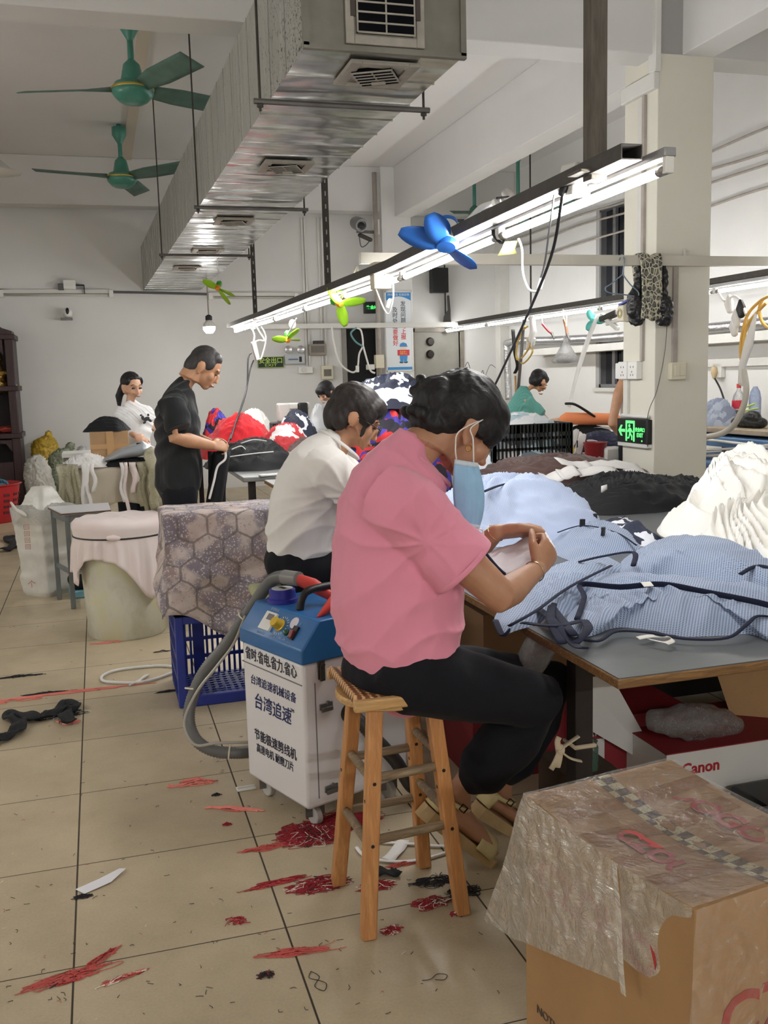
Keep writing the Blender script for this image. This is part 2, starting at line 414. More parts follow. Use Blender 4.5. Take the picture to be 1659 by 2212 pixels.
# right wall with windows
WX = 6.6
wins = [(7.4, 9.0, 2.52, 3.72), (7.4, 9.0, 1.39, 2.02), (1.6, 3.2, 1.39, 2.02)]
b = MB(); ys = [-6, 1.6, 3.2, 7.4, 9.0, 12.0]
for i in range(5):
    y0, y1 = ys[i], ys[i + 1]; hs = sorted([(q[2], q[3]) for q in wins if q[0] == y0]); z = 0
    for lo, hi in hs: b.box2((WX, y0, z), (WX + 0.2, y1, lo)); z = hi
    b.box2((WX, y0, z), (WX + 0.2, y1, CZ))
struct(b.build('wall_right', M_wallR))
for k, (y0, y1, z0, z1) in enumerate(wins):
    b = MB(); b.box2((WX + 0.13, y0, z0), (WX + 0.14, y1, z1)); wn_ = struct(b.build('window_%d' % (k + 1), M_dark))
    b = MB(); t_ = 0.045
    b.box2((WX + 0.05, y0, z0), (WX + 0.15, y1, z0 + t_)); b.box2((WX + 0.05, y0, z1 - t_), (WX + 0.15, y1, z1)); b.box2((WX + 0.05, y0, z0), (WX + 0.15, y0 + t_, z1)); b.box2((WX + 0.05, y1 - t_, z0), (WX + 0.15, y1, z1))
    b.box2((WX + 0.08, y1 - 0.36, z0), (WX + 0.12, y1 - 0.29, z1)); b.box2((WX + 0.07, (y0 + y1) / 2 - 0.03, z0), (WX + 0.12, (y0 + y1) / 2 + 0.03, z1))
    b.build('frame', M_alu, wn_)
    MB().box2((WX - 0.03, y0 - 0.03, z0 - 0.05), (WX + 0.13, y1 + 0.03, z0)).build('sill', M_cond, wn_)
struct(MB().box2((-6.2, -6, 0), (-6, 12.2, CZ)).build('wall_left', M_wall))
struct(MB().box2((-6.2, -6.2, 0), (6.8, -6, CZ)).build('wall_front', M_wall))
struct(MB().box2((4.41, 4.1, 0), (4.9, 4.58, CZ)).build('column', M_colw, bevel=0.006))
struct(MB().box2((4.41, 11.5, 0), (4.87, 12.0, CZ)).build('column', M_wall, bevel=0.006))
struct(MB().box2((-6, 4.1, 3.97), (6.6, 4.40, CZ)).build('beam', M_beam, bevel=0.008))
struct(MB().box2((-6, 11.55, 4.06), (6.6, 11.85, CZ)).build('beam', M_beam, bevel=0.008))
struct(MB().box2((4.62, -6, 3.98), (4.9, 11.6, CZ)).build('beam', M_beam, bevel=0.008))
# ceiling conduit batten running above the fans
tag(MB().box2((0.72, 4.4, CZ - 0.03), (0.84, 11.55, CZ)).build('ceiling_conduit', mat('beige conduit', (200, 190, 174), 0.6)), 'beige flat conduit along the ceiling beside the two green fans', 'conduit')
# ------------------------------------------------------------------ air duct
def duct_mat(name, rgb, rough, spots=0.0, streak=(3, 0.6, 3)):
    t = NT(name); c = lin(rgb)
    n = t.noise(4, 5, 0.6, t.mapped(streak))
    base = t.ramp(n, [(0.25, tuple(x * 0.72 for x in c[:3])), (0.75, c)])
    if spots:
        s = t.noise(55, 4, 0.7); y = t.sep(t.co())[1]
        gate = t.n('ShaderNodeMapRange'); t.l(y, gate.inputs[0]); gate.inputs[1].default_value = 1.3; gate.inputs[2].default_value = 2.4; gate.inputs[3].default_value = 0.10; gate.inputs[4].default_value = 0.0
        th = t.math('ADD', s, gate.outputs[0])
        base = t.mix(t.math('GREATER_THAN', th, 0.64), base, lin((48, 48, 46)))
    t.base(base); t.metal(0.85); t.rough(rough)
    t.bump(t.noise(1.2, 2, 0.4, t.mapped((2.0, 3.4, 2))), 0.75, 0.05)
    return t.m
M_duct = duct_mat('galvanised duct sheet', (205, 206, 204), 0.22)
M_ductside = duct_mat('dusty duct side', (196, 196, 190), 0.55, 1.0, (0.6, 12, 0.6))
M_ductend = mat('grey duct end', (134, 132, 124), 0.6, 0.3, 0.18, 5)
dn = 1.40; df = 12.0
def dl(y): return 1.075 - 0.0148 * (y - dn)
def dr(y): return 1.757 - 0.002 * (y - dn)
def db(y): return 2.95
def dt(y): return 3.50 + 0.006 * (y - dn)
duct = thing('air_duct', 'long galvanised square air duct hung under the ceiling', 'duct', (1.4, dn, 2.95))
b = MB()
ysd = list(np.linspace(dn, df, 40)); vs = []
for y in ysd: vs += [(dl(y), y, db(y)), (dr(y), y, db(y)), (dr(y), y, dt(y)), (dl(y), y, dt(y))]
fs = []; mi = []
for i in range(39):
    a = i * 4
    for k, mm in ((0, 0), (1, 0), (2, 1), (3, 1)): fs.append((a + k, a + (k + 1) % 4, a + 4 + (k + 1) % 4, a + 4 + k)); mi.append(mm)
fs.append((0, 3, 2, 1)); mi.append(2)
b.v = vs; b.f = fs; b.mi = mi
o = b.build('casing', [M_duct, M_ductside, M_ductend], duct)
b = MB(); y = dn + 0.02; k = 0
while y < df - 0.05:
    if k % 1 == 0: b.box2((dl(y) - 0.006, y - 0.006, db(y) - 0.005), (dr(y) + 0.006, y + 0.005, db(y) + 0.01))
    b.box2((dl(y) - 0.003, y - 0.005, db(y)), (dl(y) + 0.002, y + 0.005, dt(y)))
    y += 0.29 if y > 1.9 else 0.36; k += 1
b.build('seam', M_duct, duct)
b = MB(); b.box2((dl(dn) - 0.012, dn - 0.015, db(dn) - 0.012), (dr(dn) + 0.012, dn + 0.012, db(dn) + 0.012)); b.box2((dl(dn) - 0.012, dn - 0.015, 2.95), (dl(dn) + 0.012, dn + 0.012, 3.5)); b.box2((dr(dn) - 0.012, dn - 0.015, 2.95), (dr(dn) + 0.012, dn + 0.012, 3.5))
b.build('end_flange', M_ductend, duct)
M_vent = mat('grey register', (172, 168, 158), 0.5, 0.2, 0.15, 12); M_slot = mat('dark slot', (20, 21, 25), 0.95, spec=0.05)
def register(par, c, ux, uy, w, h, n, tilt=0.0, knob=True, fw=.16):
    """air register: frame lying in plane (ux, uy) at c, louvres turned in it"""
    ux = Vector(ux); uy = Vector(uy); nn = ux.cross(uy)
    c = Vector(c)
    R = Matrix((ux, uy, nn)).transposed()
    b = MB(); f = fw * h
    def put(bm, p, d, r=0.0):
        bm.box(c + ux * p[0] + uy * p[1] + nn * p[2], d, R @ Matrix.Rotation(r, 3, 'Z'))
    put(b, (0, 0, 0.004), (w, h, 0.008))
    for sgn in (-1, 1):
        put(b, (sgn * (w / 2 - f / 2), 0, 0.012), (f, h, 0.012)); put(b, (0, sgn * (h / 2 - f / 2), 0.012), (w - 2 * f, f, 0.012))
    fr = b.build('vent', M_vent, par, bevel=0.003)
    b = MB(); q = MB()
    iw, ih = w - 2.6 * f, h - 2.4 * f
    cr, sr = math.cos(tilt), math.sin(tilt)
    put(b, (0, 0, 0.016), (iw, ih, 0.02), tilt)
    b.build('slot', M_slot, fr)
    for i in range(n + 1):
        t_ = -ih / 2 + ih * i / n
        put(q, (-sr * t_, cr * t_, 0.027), (iw, 0.007, 0.006), tilt)
    for t_ in (-iw / 2, 0.0, iw / 2): put(q, (cr * t_, sr * t_, 0.025), (0.007, ih, 0.005), tilt)
    q.build('louvre', M_vent, fr)
    if knob:
        q = MB(); t_ = ih / 2 - ih * 1.3 / n
        put(q, (-sr * t_, cr * t_, 0.033), (iw * 0.36, ih * 0.11, 0.012), tilt); q.build('slider', M_vent, fr, bevel=0.004)
    return fr
# register on the near end of the duct
fr = register(duct, (1.41, dn - 0.006, 3.165), (1, 0, 0), (0, 0, 1), 0.34, 0.40, 8, fw=.09)
for q in (-.140, .140): MB().box((1.41 + q, dn - 0.024, 3.17), (0.020, 0.014, 0.2)).build('side_slot', mat('brown slot', (70, 60, 56), 0.5), fr)
for (px, py, tl, sz) in ((812, 160, -0.5, 1.0), (617, 360, -0.42, 1.0), (505, 478, -0.35, 1.0), (448, 541, -0.1, 1.0), (404, 579, -0.2, 1.0)):
    q = at_z(px, py, 2.935)
    register(duct, (q.x, q.y, 2.942), (-1, 0, 0), (0, 1, 0), 0.31 * sz, 0.32 * sz, 5, -tl)
# duct hangers
for k, (pl, pr, lab) in enumerate((((562, 226), (886, 240), 'nearest thin rod trapeze hanger under the air duct'), ((428, 452), (630, 461), 'middle thin rod trapeze hanger under the air duct'), ((350, 554), (498, 566), 'farthest thin rod trapeze hanger under the air duct'))):
    y = at_z(pl[0], pl[1], 2.90).y; x0 = at_y(pl[0], pl[1], y).x; x1 = dr(y) + 0.06
    h = thing('duct_hanger', lab, 'hanger', (x0, y, 2.9), 'rod hangers under the air duct')
    MB().tube([(x0 - 0.03, y, 2.915), (x1 + 0.03, y, 2.915)], 0.014, 8).build('crossbar', M_steel, h)
    for xx in (x0, x1): MB().tube([(xx, y, 2.87), (xx, y, CZ)], 0.0065, 6).build('rod', M_dsteel, h)
    for xx in (x0, x1): MB().cyl((xx, y, 2.888), (xx, y, 2.90), 0.016, n=6).build('nut', M_dsteel, h)
# ------------------------------------------------------------------ ceiling fans
M_fan = mat('green enamel', (72, 138, 122), 0.3, 0, 0.12, 8); M_fanb = mat('dusty green blade', (88, 118, 108), 0.5, 0, 0.2, 6); M_gold = mat('gold band', (196, 176, 96), 0.3, 0.8)
def ceiling_fan(c, drop, R, angs, label, droop=0.0):
    x, y, z = c
    f = thing('ceiling_fan', label, 'fan', (x, y, z), 'green ceiling fans')
    MB().lathe([(0.012, 0), (0.085, -0.02), (0.085, -0.11), (0.03, -0.20), (0.024, -0.22)], (x, y, z - 0.02), 20).build('canopy', M_fan, f, smooth=True)
    MB().tube([(x, y, z), (x, y, z - drop)], 0.026, 12).build('rod', M_fan, f, smooth=True)
    zz = z - drop
    MB().lathe([(0.03, 0.30), (0.07, 0.26), (0.10, 0.12), (0.125, 0.10)], (x, y, zz - 0.02), 24).build('motor_cup', M_fan, f, smooth=True)
    h = MB().lathe([(0.05, 0.12), (0.15, 0.09), (0.172, 0.05), (0.175, 0.01), (0.155, -0.02), (0.12, -0.055), (0.11, -0.055), (0.09, -0.07), (0.02, -0.075)], (x, y, zz), 32).build('motor', M_fan, f, smooth=True)
    MB().lathe([(0.173, 0.06), (0.179, 0.055), (0.179, 0.040), (0.176, 0.035)], (x, y, zz), 32).build('gold_band', M_gold, h, smooth=True)
    for a in angs:
        a = math.radians(a); d = Vector((math.cos(a), math.sin(a), 0)); s = Vector((-math.sin(a), math.cos(a), 0)); up = Vector((0, 0, 1))
        P = []
        for t in np.linspace(0, 1, 10):
            wd = (0.05 + 0.055 * min(1, t * 3)) ; r = 0.16 + (R - 0.16) * t
            ce = Vector((x, y, zz + 0.05 - droop * t * t)) + d * r
            P.append([ce + s * wd * q + up * (-q * 0.035) for q in (-1, -0.5, 0, 0.5, 1)])
        MB().grid(P).build('blade', M_fanb, f, smooth=True, solid=0.008)
    return f
q = at_z(277, 30, CZ - 0.02); ceiling_fan((q.x, q.y, CZ), (CZ - at_y(287, 205, q.y).z), 0.95, (163, 26, -64), 'larger nearer green ceiling fan by the air duct')
q = at_z(256, 272, CZ - 0.02); ceiling_fan((q.x, q.y, CZ), (CZ - at_y(263, 392, q.y).z), 1.02, (194, -46, 74), 'smaller farther green ceiling fan by the back beam', 0.0)
q = at_z(1098, 352, CZ - 0.02); ceiling_fan((5.9, 9.9, CZ), 0.95, 0.95, (175, 60, -60), 'green ceiling fan hanging behind the blue clip fan')
q = at_z(946, 428, CZ); ceiling_fan((5.7, 11.0, CZ), 0.9, 0.8, (190, 70, -50), 'pale green ceiling fan nearest the back right corner')
# ------------------------------------------------------------------ light rails with tubes
t_ = NT('lit tube'); t_.base((1, 1, 1, 1)); t_.b.inputs['Emission Color'].default_value = (1.0, 0.985, 0.96, 1); t_.b.inputs['Emission Strength'].default_value = TUBE_POWER; M_tube = t_.m
t_ = NT('lit tube of the rear row'); t_.base((1, 1, 1, 1)); t_.b.inputs['Emission Color'].default_value = (1.0, 0.985, 0.96, 1); t_.b.inputs['Emission Strength'].default_value = TUBE_REAR; M_tube2 = t_.m
t_ = NT('added left fill tube'); t_.b.inputs['Emission Color'].default_value = (1.0, 0.985, 0.96, 1); t_.b.inputs['Emission Strength'].default_value = FILL_LEFT; M_fill_left = t_.m  # for the unseen tubes added to lift the left side
t_ = NT('added back fill tube'); t_.b.inputs['Emission Color'].default_value = (1.0, 0.985, 0.96, 1); t_.b.inputs['Emission Strength'].default_value = FILL_BACK; M_fill_back = t_.m  # for the unseen tubes added behind the photographer as fill
M_fix = mat('aluminium batten', (168, 168, 170), 0.35, 0.6, 0.08, 10)
M_rail = mat('grey steel channel', (78, 75, 72), 0.7, 0.1, 0.15, 20)
def tube_light(a, b_, label, group, tm=None):
    a, b_ = Vector(a), Vector(b_); d = (b_ - a).normalized(); e = 0.03
    f = thing('tube_light', label, 'light', (a + b_) / 2, group)
    MB().tube([a + d * (e + 0.02), b_ - d * (e + 0.02)], 0.0155, 14).build('tube', tm or M_tube, f, smooth=True)
    for p, s in ((a, 1), (b_, -1)):
        MB().cyl(p + d * s * 0.018, p + d * s * (0.018 + 0.045), 0.0165, n=14).build('tube_cap', mat('tube cap', (150, 146, 142), 0.4, 0.5), f, smooth=True)
        MB().box(p + d * s * 0.012 + Vector((0, 0, 0.018)), (0.03, 0.02, 0.065)).build('holder', M_white, f, bevel=0.002)
    MB().bar(a + Vector((0, 0, 0.048)), b_ + Vector((0, 0, 0.048)), 0.042, 0.028).build('batten', M_fix, f, bevel=0.003)
    return f
RX = 1.907
pxs = [(1448, 362), (1080, 511), (869, 600), (743, 641), (659, 668), (594, 690), (546, 704), (508, 716)]
pts = [at_x(px, py, RX) for px, py in pxs]
for k in range(7):
    lab = ['nearest lit tube light above the grey work table', 'second lit tube light of the front row beneath the blue fan', 'third lit tube light of the front row, left of the blue fan', 'fourth lit tube light of the front row beside the lime clip fan', 'fifth lit tube light of the front row', 'sixth lit tube light of the front row', 'farthest lit tube light of the front row with white cord ends'][k]
    tube_light(pts[k], pts[k + 1], lab, 'tube lights over the work tables')
rail = thing('light_rail', 'grey steel channel hanging over the front table carrying lit tubes', 'rail', pts[0])
b = MB(); up = Vector((0, 0, 0.05)); off = Vector((-0.064, 0, 0))
P0 = pts[0] + (pts[1] - pts[0]) * 0.09
chain = [P0] + pts[1:]
for k in range(7):
    a, c = chain[k] + up + off, chain[k + 1] + up + off
    b.bar(a, c, 0.075, 0.004); b.bar(a + Vector((-0.036, 0, 0.022)), c + Vector((-0.036, 0, 0.022)), 0.004, 0.045); b.bar(a + Vector((0.036, 0, 0.022)), c + Vector((0.036, 0, 0.022)), 0.004, 0.045); b.bar(a + Vector((0, 0, 0.045)), c + Vector((0, 0, 0.045)), 0.075, 0.004)
b.build('channel', M_rail, rail)
pst = at_x(1285, 378, RX - 0.064)
b = MB(); b.box2((pst.x - 0.03, pst.y - 0.03, pst.z - 0.02), (pst.x + 0.03, pst.y + 0.03, CZ)); b.box((pst.x, pst.y, pst.z + 0.005), (0.16, 0.10, 0.01))
b.build('post', mat('weathered steel post', (98, 92, 84), 0.6, 0.3, 0.3, 12, stretch=(4, 4, 0.6)), rail, bevel=0.003)
for px, py in ((709, 614), (552, 682)):
    q = at_x(px, py, RX - 0.064); b = MB()
    b.box2((q.x - 0.022, q.y - 0.002, q.z - 0.05), (q.x + 0.022, q.y + 0.002, CZ)); b.box2((q.x - 0.022, q.y - 0.022, q.z - 0.05), (q.x - 0.018, q.y + 0.022, CZ))
    po = b.build('post', M_dsteel, rail)
    b = MB(); z = q.z + 0.1
    while z < CZ: b.box((q.x, q.y - 0.003, z), (0.009, 0.003, 0.032)); z += 0.09
    b.build('slot', mat('light slot', (176, 176, 172), 0.7), po)
# second row behind the column
RX2, RZ2 = 5.58, 2.30
px2 = [(963, 716), (1052, 702), (1147, 688), (1298, 667), (1545, 630), (1760, 598)]
pts2 = [at_x(px, py, RX2) for px, py in px2]
l2 = ['farthest lit tube light of the rear row by the grey door', 'lit tube light of the rear row under the black fan cap', 'lit tube light of the rear row above the tongs', 'lit tube light of the rear row passing behind the cream column', 'lit tube light of the rear row right of the cream column']
for k in range(5): tube_light(pts2[k], pts2[k + 1], l2[k], 'tube lights of the rear row', M_tube2)
rail2 = thing('light_rail', 'thin steel rail carrying the rear row of tubes behind the column', 'rail', pts2[0])
b = MB()
for k in range(5): b.bar(pts2[k] + Vector((0, 0, 0.095)), pts2[k + 1] + Vector((0, 0, 0.095)), 0.06, 0.05)
b.build('channel', M_rail, rail2)
b = MB()
for p in (pts2[0], pts2[2]): b.tube([p + Vector((0, 0, 0.1)), (p.x, p.y, CZ)], 0.012, 6)
b.build('rod', M_dsteel, rail2)

# unseen tubes added left of and behind the photographer to brighten the scene
for k, (a, c) in enumerate((((-3.4, -2.2, 2.4), (-3.4, -0.9, 2.4)), ((-3.4, 1.2, 2.4), (-3.4, 2.5, 2.4)), ((-3.4, 4.6, 2.4), (-3.4, 5.9, 2.4)))):
    f_ = tube_light(a, c, ['added fill tube light out of view at the far left, nearest', 'added fill tube light out of view at the far left, middle', 'added fill tube light out of view at the far left, farthest'][k], 'added fill tubes at the far left', M_fill_left)
    for p in (a, c): MB().tube([Vector(p) + Vector((0, 0, .06)), (p[0], p[1], CZ)], .006, 5).build('hanging_rod', M_dsteel, f_)
for k, (a, c) in enumerate((((0.3, -4.9, 2.4), (1.65, -4.9, 2.4)), ((1.75, -4.9, 2.4), (3.1, -4.9, 2.4)))):
    f_ = tube_light(a, c, ['added fill tube light behind the photographer, left', 'added fill tube light behind the photographer, right'][k], 'added fill tubes behind the photographer', M_fill_back)
    for p in (a, c): MB().tube([Vector(p) + Vector((0, 0, .06)), (p[0], p[1], CZ)], .006, 5).build('hanging_rod', M_dsteel, f_)
# ------------------------------------------------------------------ wood stool under the pink woman
def wood_mat(name, a, b_, scale=1.0, rough=0.5, axis='Z'):
    t = NT(name); st = {'Z': (14, 14, 1.0), 'X': (1.0, 14, 14), 'Y': (14, 1.0, 14)}[axis]
    n = t.noise(3.0 * scale, 5, 0.6, t.mapped(st), 0.6); n2 = t.noise(9 * scale, 3, 0.6, t.mapped(st))
    c = t.ramp(n, [(0.3, lin(a)), (0.5, lin(b_)), (0.62, lin(a)), (0.8, lin(b_))])
    t.base(t.mix(t.ramp(n2, [(0.35, (0.55, 0.55, 0.55)), (0.6, (1, 1, 1))]), lin(tuple(int(q * 0.75) for q in a)), c))
    t.rough(rough); t.bump(n2, 0.15, 0.003); return t.m
M_wood = wood_mat('orange pine', (212, 156, 100), (190, 128, 74), 1.0, 0.42)
M_woodl = wood_mat('pale pine', (214, 178, 124), (196, 150, 92), 1.0, 0.45, 'X')
M_rung = wood_mat('worn grey rung', (158, 138, 108), (120, 100, 76), 1.0, 0.7, 'X')
st = thing('wooden_stool', 'tall square-legged pine stool the pink-shirted woman sits on', 'stool', (0.96, 0.04, 0))
feet = [(0.818, -0.128), (1.122, -0.098), (1.103, 0.205), (0.806, 0.188)]
tops = [(0.872, -0.075), (1.052, -0.055), (1.045, 0.13), (0.865, 0.118)]
for (fx, fy), (tx, ty) in zip(feet, tops):
    b = MB(); h = 0.0215
    q0 = [Vector((fx + sx * h, fy + sy * h, 0)) for sx, sy in ((-1, -1), (1, -1), (1, 1), (-1, 1))]
    q1 = [Vector((tx + sx * h, ty + sy * h, 0.665)) for sx, sy in ((-1, -1), (1, -1), (1, 1), (-1, 1))]
    b.hexa(q0, q1); lg = b.build('leg', M_wood, st, bevel=0.005)
    for z, a in ((0.455, (0, -1)), (0.275, (0, -1)), (0.40, (-1, 0))):
        k = z / 0.665; p = Vector((fx + (tx - fx) * k, fy + (ty - fy) * k, z)) + Vector((a[0], a[1], 0)) * 0.0205
        MB().cyl(p - Vector((a[0], a[1], 0)) * 0.004, p + Vector((a[0], a[1], 0)) * 0.002, 0.0055, n=10).build('screw_hole', M_black, lg)
def legp(i, z): 
    k = z / 0.665; return Vector((feet[i][0] + (tops[i][0] - feet[i][0]) * k, feet[i][1] + (tops[i][1] - feet[i][1]) * k, z))
for i, j, zs in ((0, 1, (0.463, 0.282)), (0, 3, (0.458, 0.265)), (3, 2, (0.439, 0.258)), (1, 2, (0.50, 0.32))):
    for z in zs:
        a, c = legp(i, z), legp(j, z); d = (c - a).normalized()
        MB().tube([a + d * 0.008, c + d * 0.012], 0.0135, 12).build('rung', M_rung, st, smooth='auto')
MB().lathe([(0.01, 0), (0.145, 0), (0.158, 0.006), (0.16, 0.016), (0.155, 0.026), (0.01, 0.028)], (0.945, 0.03, 0.664), 36).build('seat', M_woodl, st, smooth='auto')
b = MB()
P = [[Vector((0.80 + 0.318 * i / 10, -0.125 + 0.30 * j / 10, 0.700 + 0.018 * (abs(i / 10 - 0.5) * 2) ** 3)) for j in range(11)] for i in range(11)]
b.grid(P)
t = NT('woven cane'); co = t.sep(t.co())
wv = t.math('ADD', t.math('SINE', t.math('MULTIPLY', co[0], 260)), t.math('MULTIPLY', t.math('SINE', t.math('MULTIPLY', co[1], 300)), 0.6))
t.base(t.ramp(wv, [(0.2, lin((120, 74, 44))), (0.75, lin((222, 176, 122)))])); t.rough(0.4); t.bump(wv, 0.4, 0.003)
b.build('woven_seat_top', t.m, st, smooth=True, solid=0.022)
for y in (-.137, .185): MB().box((0.96, y, 0.701), (0.33, 0.024, 0.034)).build('seat_edge_board', M_woodl, st, bevel=0.006)
# ------------------------------------------------------------------ thread trimming machine
A0 = Vector((0.637, 0.951, 0)); mu = Vector((0.364, -0.931, 0)).normalized(); mn = Vector((0.931, 0.364, 0)).normalized(); ML = 0.425; MD = 0.46
def mp(u_, d_, z): return A0 + mu * u_ + mn * d_ + Vector((0, 0, z))
M_mwhite = mat('white powder coat', (226, 224, 226), 0.35); M_mblue = mat('blue sheet metal', (44, 104, 164), 0.32, 0, 0.04, 30); M_navy = mat('navy print', (24, 34, 92), 0.5)
M_ink = mat('dark navy print', (34, 34, 56), 0.5); M_hose = mat('grey corrugated hose', (106, 106, 104), 0.42); M_red = mat('red plastic', (206, 66, 58), 0.38)
mc = thing('thread_trimming_machine', 'white and blue wheeled cabinet machine with grey hose beside the stool', 'machine', mp(ML / 2, MD / 2, 0))
b = MB(); b.hexa([mp(0, 0, .085), mp(ML, 0, .085), mp(ML, MD, .085), mp(0, MD, .085)], [mp(0, 0, .622), mp(ML, 0, .622), mp(ML, MD, .622), mp(0, MD, .622)])
body = b.build('cabinet', M_mwhite, mc, bevel=0.012)
b = MB(); e = 0.0015
b.hexa([mp(-e, -e, .544), mp(ML - 0.01, -e, .544), mp(ML - 0.01, 0.01, .544), mp(-e, 0.01, .544)], [mp(-e, -e, .548), mp(ML - 0.01, -e, .548), mp(ML - 0.01, 0.01, .548), mp(-e, 0.01, .548)])
b.hexa([mp(ML - .01, 0.045, .12), mp(ML + e, 0.045, .12), mp(ML + e, 0.049, .12), mp(ML - .01, 0.049, .12)], [mp(ML - .01, 0.045, .548), mp(ML + e, 0.045, .548), mp(ML + e, 0.049, .548), mp(ML - .01, 0.049, .548)])
b.build('seam', mat('shadow gap', (120, 118, 122), 0.6), body)
b = MB(); w = 0.006
pr = [(-w, .622), (-w, .674), (.072, .770), (MD + w, .770), (MD + w, .622)]
L0 = [mp(-w, d_, z) for d_, z in pr]; L1 = [mp(ML + w, d_, z) for d_, z in pr]
b.add(L0 + L1, [(0, 1, 2, 3, 4), (9, 8, 7, 6, 5)] + [(i, 5 + i, 5 + (i + 1) % 5, (i + 1) % 5) for i in range(5)])
top = b.build('blue_hood', M_mblue, mc, bevel=0.006)
fn = -mn
UP = Vector((0, 0, 1))
for body_t, uu, zz, sz, xs, mm in (('省时.省电.省力.省心', .206, .583, .052, .80, M_ink), ('台湾追速机械设备', .214, .486, .040, 1.0, M_navy), ('台湾追速', .205, .405, .066, 1.0, M_navy), ('节能极速剪线机', .213, .271, .046, .92, M_ink), ('高速电机 耐磨刀片', .208, .219, .038, .84, M_ink)):
    text('lettering', body_t, mp(uu, -0.0012, zz), mu, UP, sz, mm, body, xs=xs, depth=0.0005, bold=0.0006 if sz > 0.04 else 0.0003, shear=0.12 if mm is M_navy else 0)
text('lettering', 'TM', mp(.345, -0.0012, .437), mu, UP, .017, M_navy, body, depth=0.0005)
# slanted control panel
sl0 = Vector((0, 0, 0)); sd = (mp(0, .072, .770) - mp(0, -w, .674)).normalized(); sn = mu.cross(sd).normalized()
def sp(u_, k, off=0.0): return mp(u_, -w, .674) + sd * k + sn * off
if sn.dot(Vector((-1, -0.3, 0.5))) < 0: sn = -sn
SR = Matrix((mu, sd, sn)).transposed()
MB().box(sp(.155, .062, .004), (.072, .072, .01), SR).build('display_bezel', M_white, top)
MB().box(sp(.160, .078, .0095), (.038, .024, .002), SR).build('display', mat('lcd grey', (120, 112, 110), 0.3), top)
MB().lathe([(.024, 0), (.024, .004), (.021, .006), (.019, .034), (.017, .036), (.0, .036)], sp(.232, .062, 0), 24, sn).build('dial_knob', mat('brass yellow', (222, 186, 64), 0.3, 0.4), top, smooth='auto')
b = MB()
for k in range(14):
    a = -0.7 + 4.6 * k / 13; b.box(sp(.240 + .036 * math.cos(a - 1.2), .062 + .034 * math.sin(a - 1.2), .001), (.008, .002, .001), SR @ Matrix.Rotation(a - 1.2, 3, 'Z'))
b.build('dial_scale', M_white, top)
MB().lathe([(.0, .002), (.022, .002), (.022, 0)], sp(.305, .088, 0), 20, sn).build('sticker', mat('white sticker', (214, 210, 220), 0.5), top)
MB().lathe([(.013, 0), (.012, .006), (.006, .01), (0, .011)], sp(.292, .045, 0), 18, sn).build('indicator_lamp', mat('green lamp', (30, 78, 44), 0.25), top, smooth=True)
MB().box(sp(.338, .052, .004), (.028, .052, .01), SR).build('switch_frame', M_black, top)
MB().box(sp(.336, .045, .010), (.021, .030, .012), SR @ Matrix.Rotation(0.2, 3, 'X')).build('rocker_switch', mat('dark red rocker', (120, 38, 36), 0.25), top, bevel=0.002)
M_silk = mat('silver print', (150, 172, 196), 0.5)
text('lettering', '自动加油', sp(.150, .112, .001), mu, sd, .014, M_silk, top, depth=0.0003)
text('lettering', 'SYSTEM', sp(.140, .012, .001), mu, sd, .015, M_silk, top, depth=0.0003)
text('lettering', '手动加油', sp(.222, .016, .001), mu, sd, .010, M_silk, top, depth=0.0003)
text('lettering', '油位 油量', sp(.285, .018, .001), mu, sd, .010, M_silk, top, depth=0.0003)
text('lettering', '开', sp(.342, .090, .001), mu, sd, .011, M_silk, top, depth=0.0003)
text('lettering', '关机', sp(.335, .012, .001), mu, sd, .010, M_silk, top, depth=0.0003)
c_ = mp(.09, .135, .770)
MB().lathe([(.060, 0), (.060, .016), (.052, .019), (.050, .048), (.045, .052), (0, .052)], c_, 32).build('blue_cap', mat('royal blue plastic', (44, 48, 146), 0.35), top, smooth='auto')
MB().lathe([(.040, 0), (.040, .0015), (0, .0015)], c_ + Vector((0, 0, .052)), 28).build('cap_disc', M_white, top)
text('lettering', '油箱', c_ + Vector((0, 0, .0545)), mu, mn, .020, M_ink, top, depth=0.0003)
h0, h1 = mp(.25, .11, .768), mp(.25, .33, .768)
MB().tube(catmull([h0, h0 + Vector((0, 0, .045)) + mn * .012, h0 + Vector((0, 0, .07)) + mn * .05, h1 + Vector((0, 0, .07)) - mn * .05, h1 + Vector((0, 0, .045)) - mn * .012, h1], 5), 0.0145, 10).build('carry_handle', M_black, top, smooth=True)
# red trimming tool heads resting on the hood and their hose
b = MB(); q0, q1 = at_y(640, 1250, .86), at_y(712, 1285, .80)
b.loft([q0, q0.lerp(q1, .5) + Vector((0, 0, .006)), q1], [.019, .024, .017], [.021, .027, .02], side=(0, 1, 0), n=16)
nz_ = b.build('hand_trimmer', M_red, mc, smooth=True)
b = MB(); r0 = mp(.385, .10, .772); r1 = mp(.36, .31, .80)
b.loft([r0, r0.lerp(r1, .35) + Vector((0, 0, .028)), r0.lerp(r1, .75) + Vector((0, 0, .036)), r1], [.006, .024, .026, .02], [.008, .028, .03, .02], side=(1, 0, 0), n=16)
rt = b.build('trimmer_head', M_red, mc, smooth=True)
MB().lathe([(.011, 0), (.012, .006), (.007, .009), (0, .009)], r0.lerp(r1, .5) + mu * .022 + Vector((0, 0, .03)), 16, mu).build('screw', M_chrome, rt, smooth='auto')
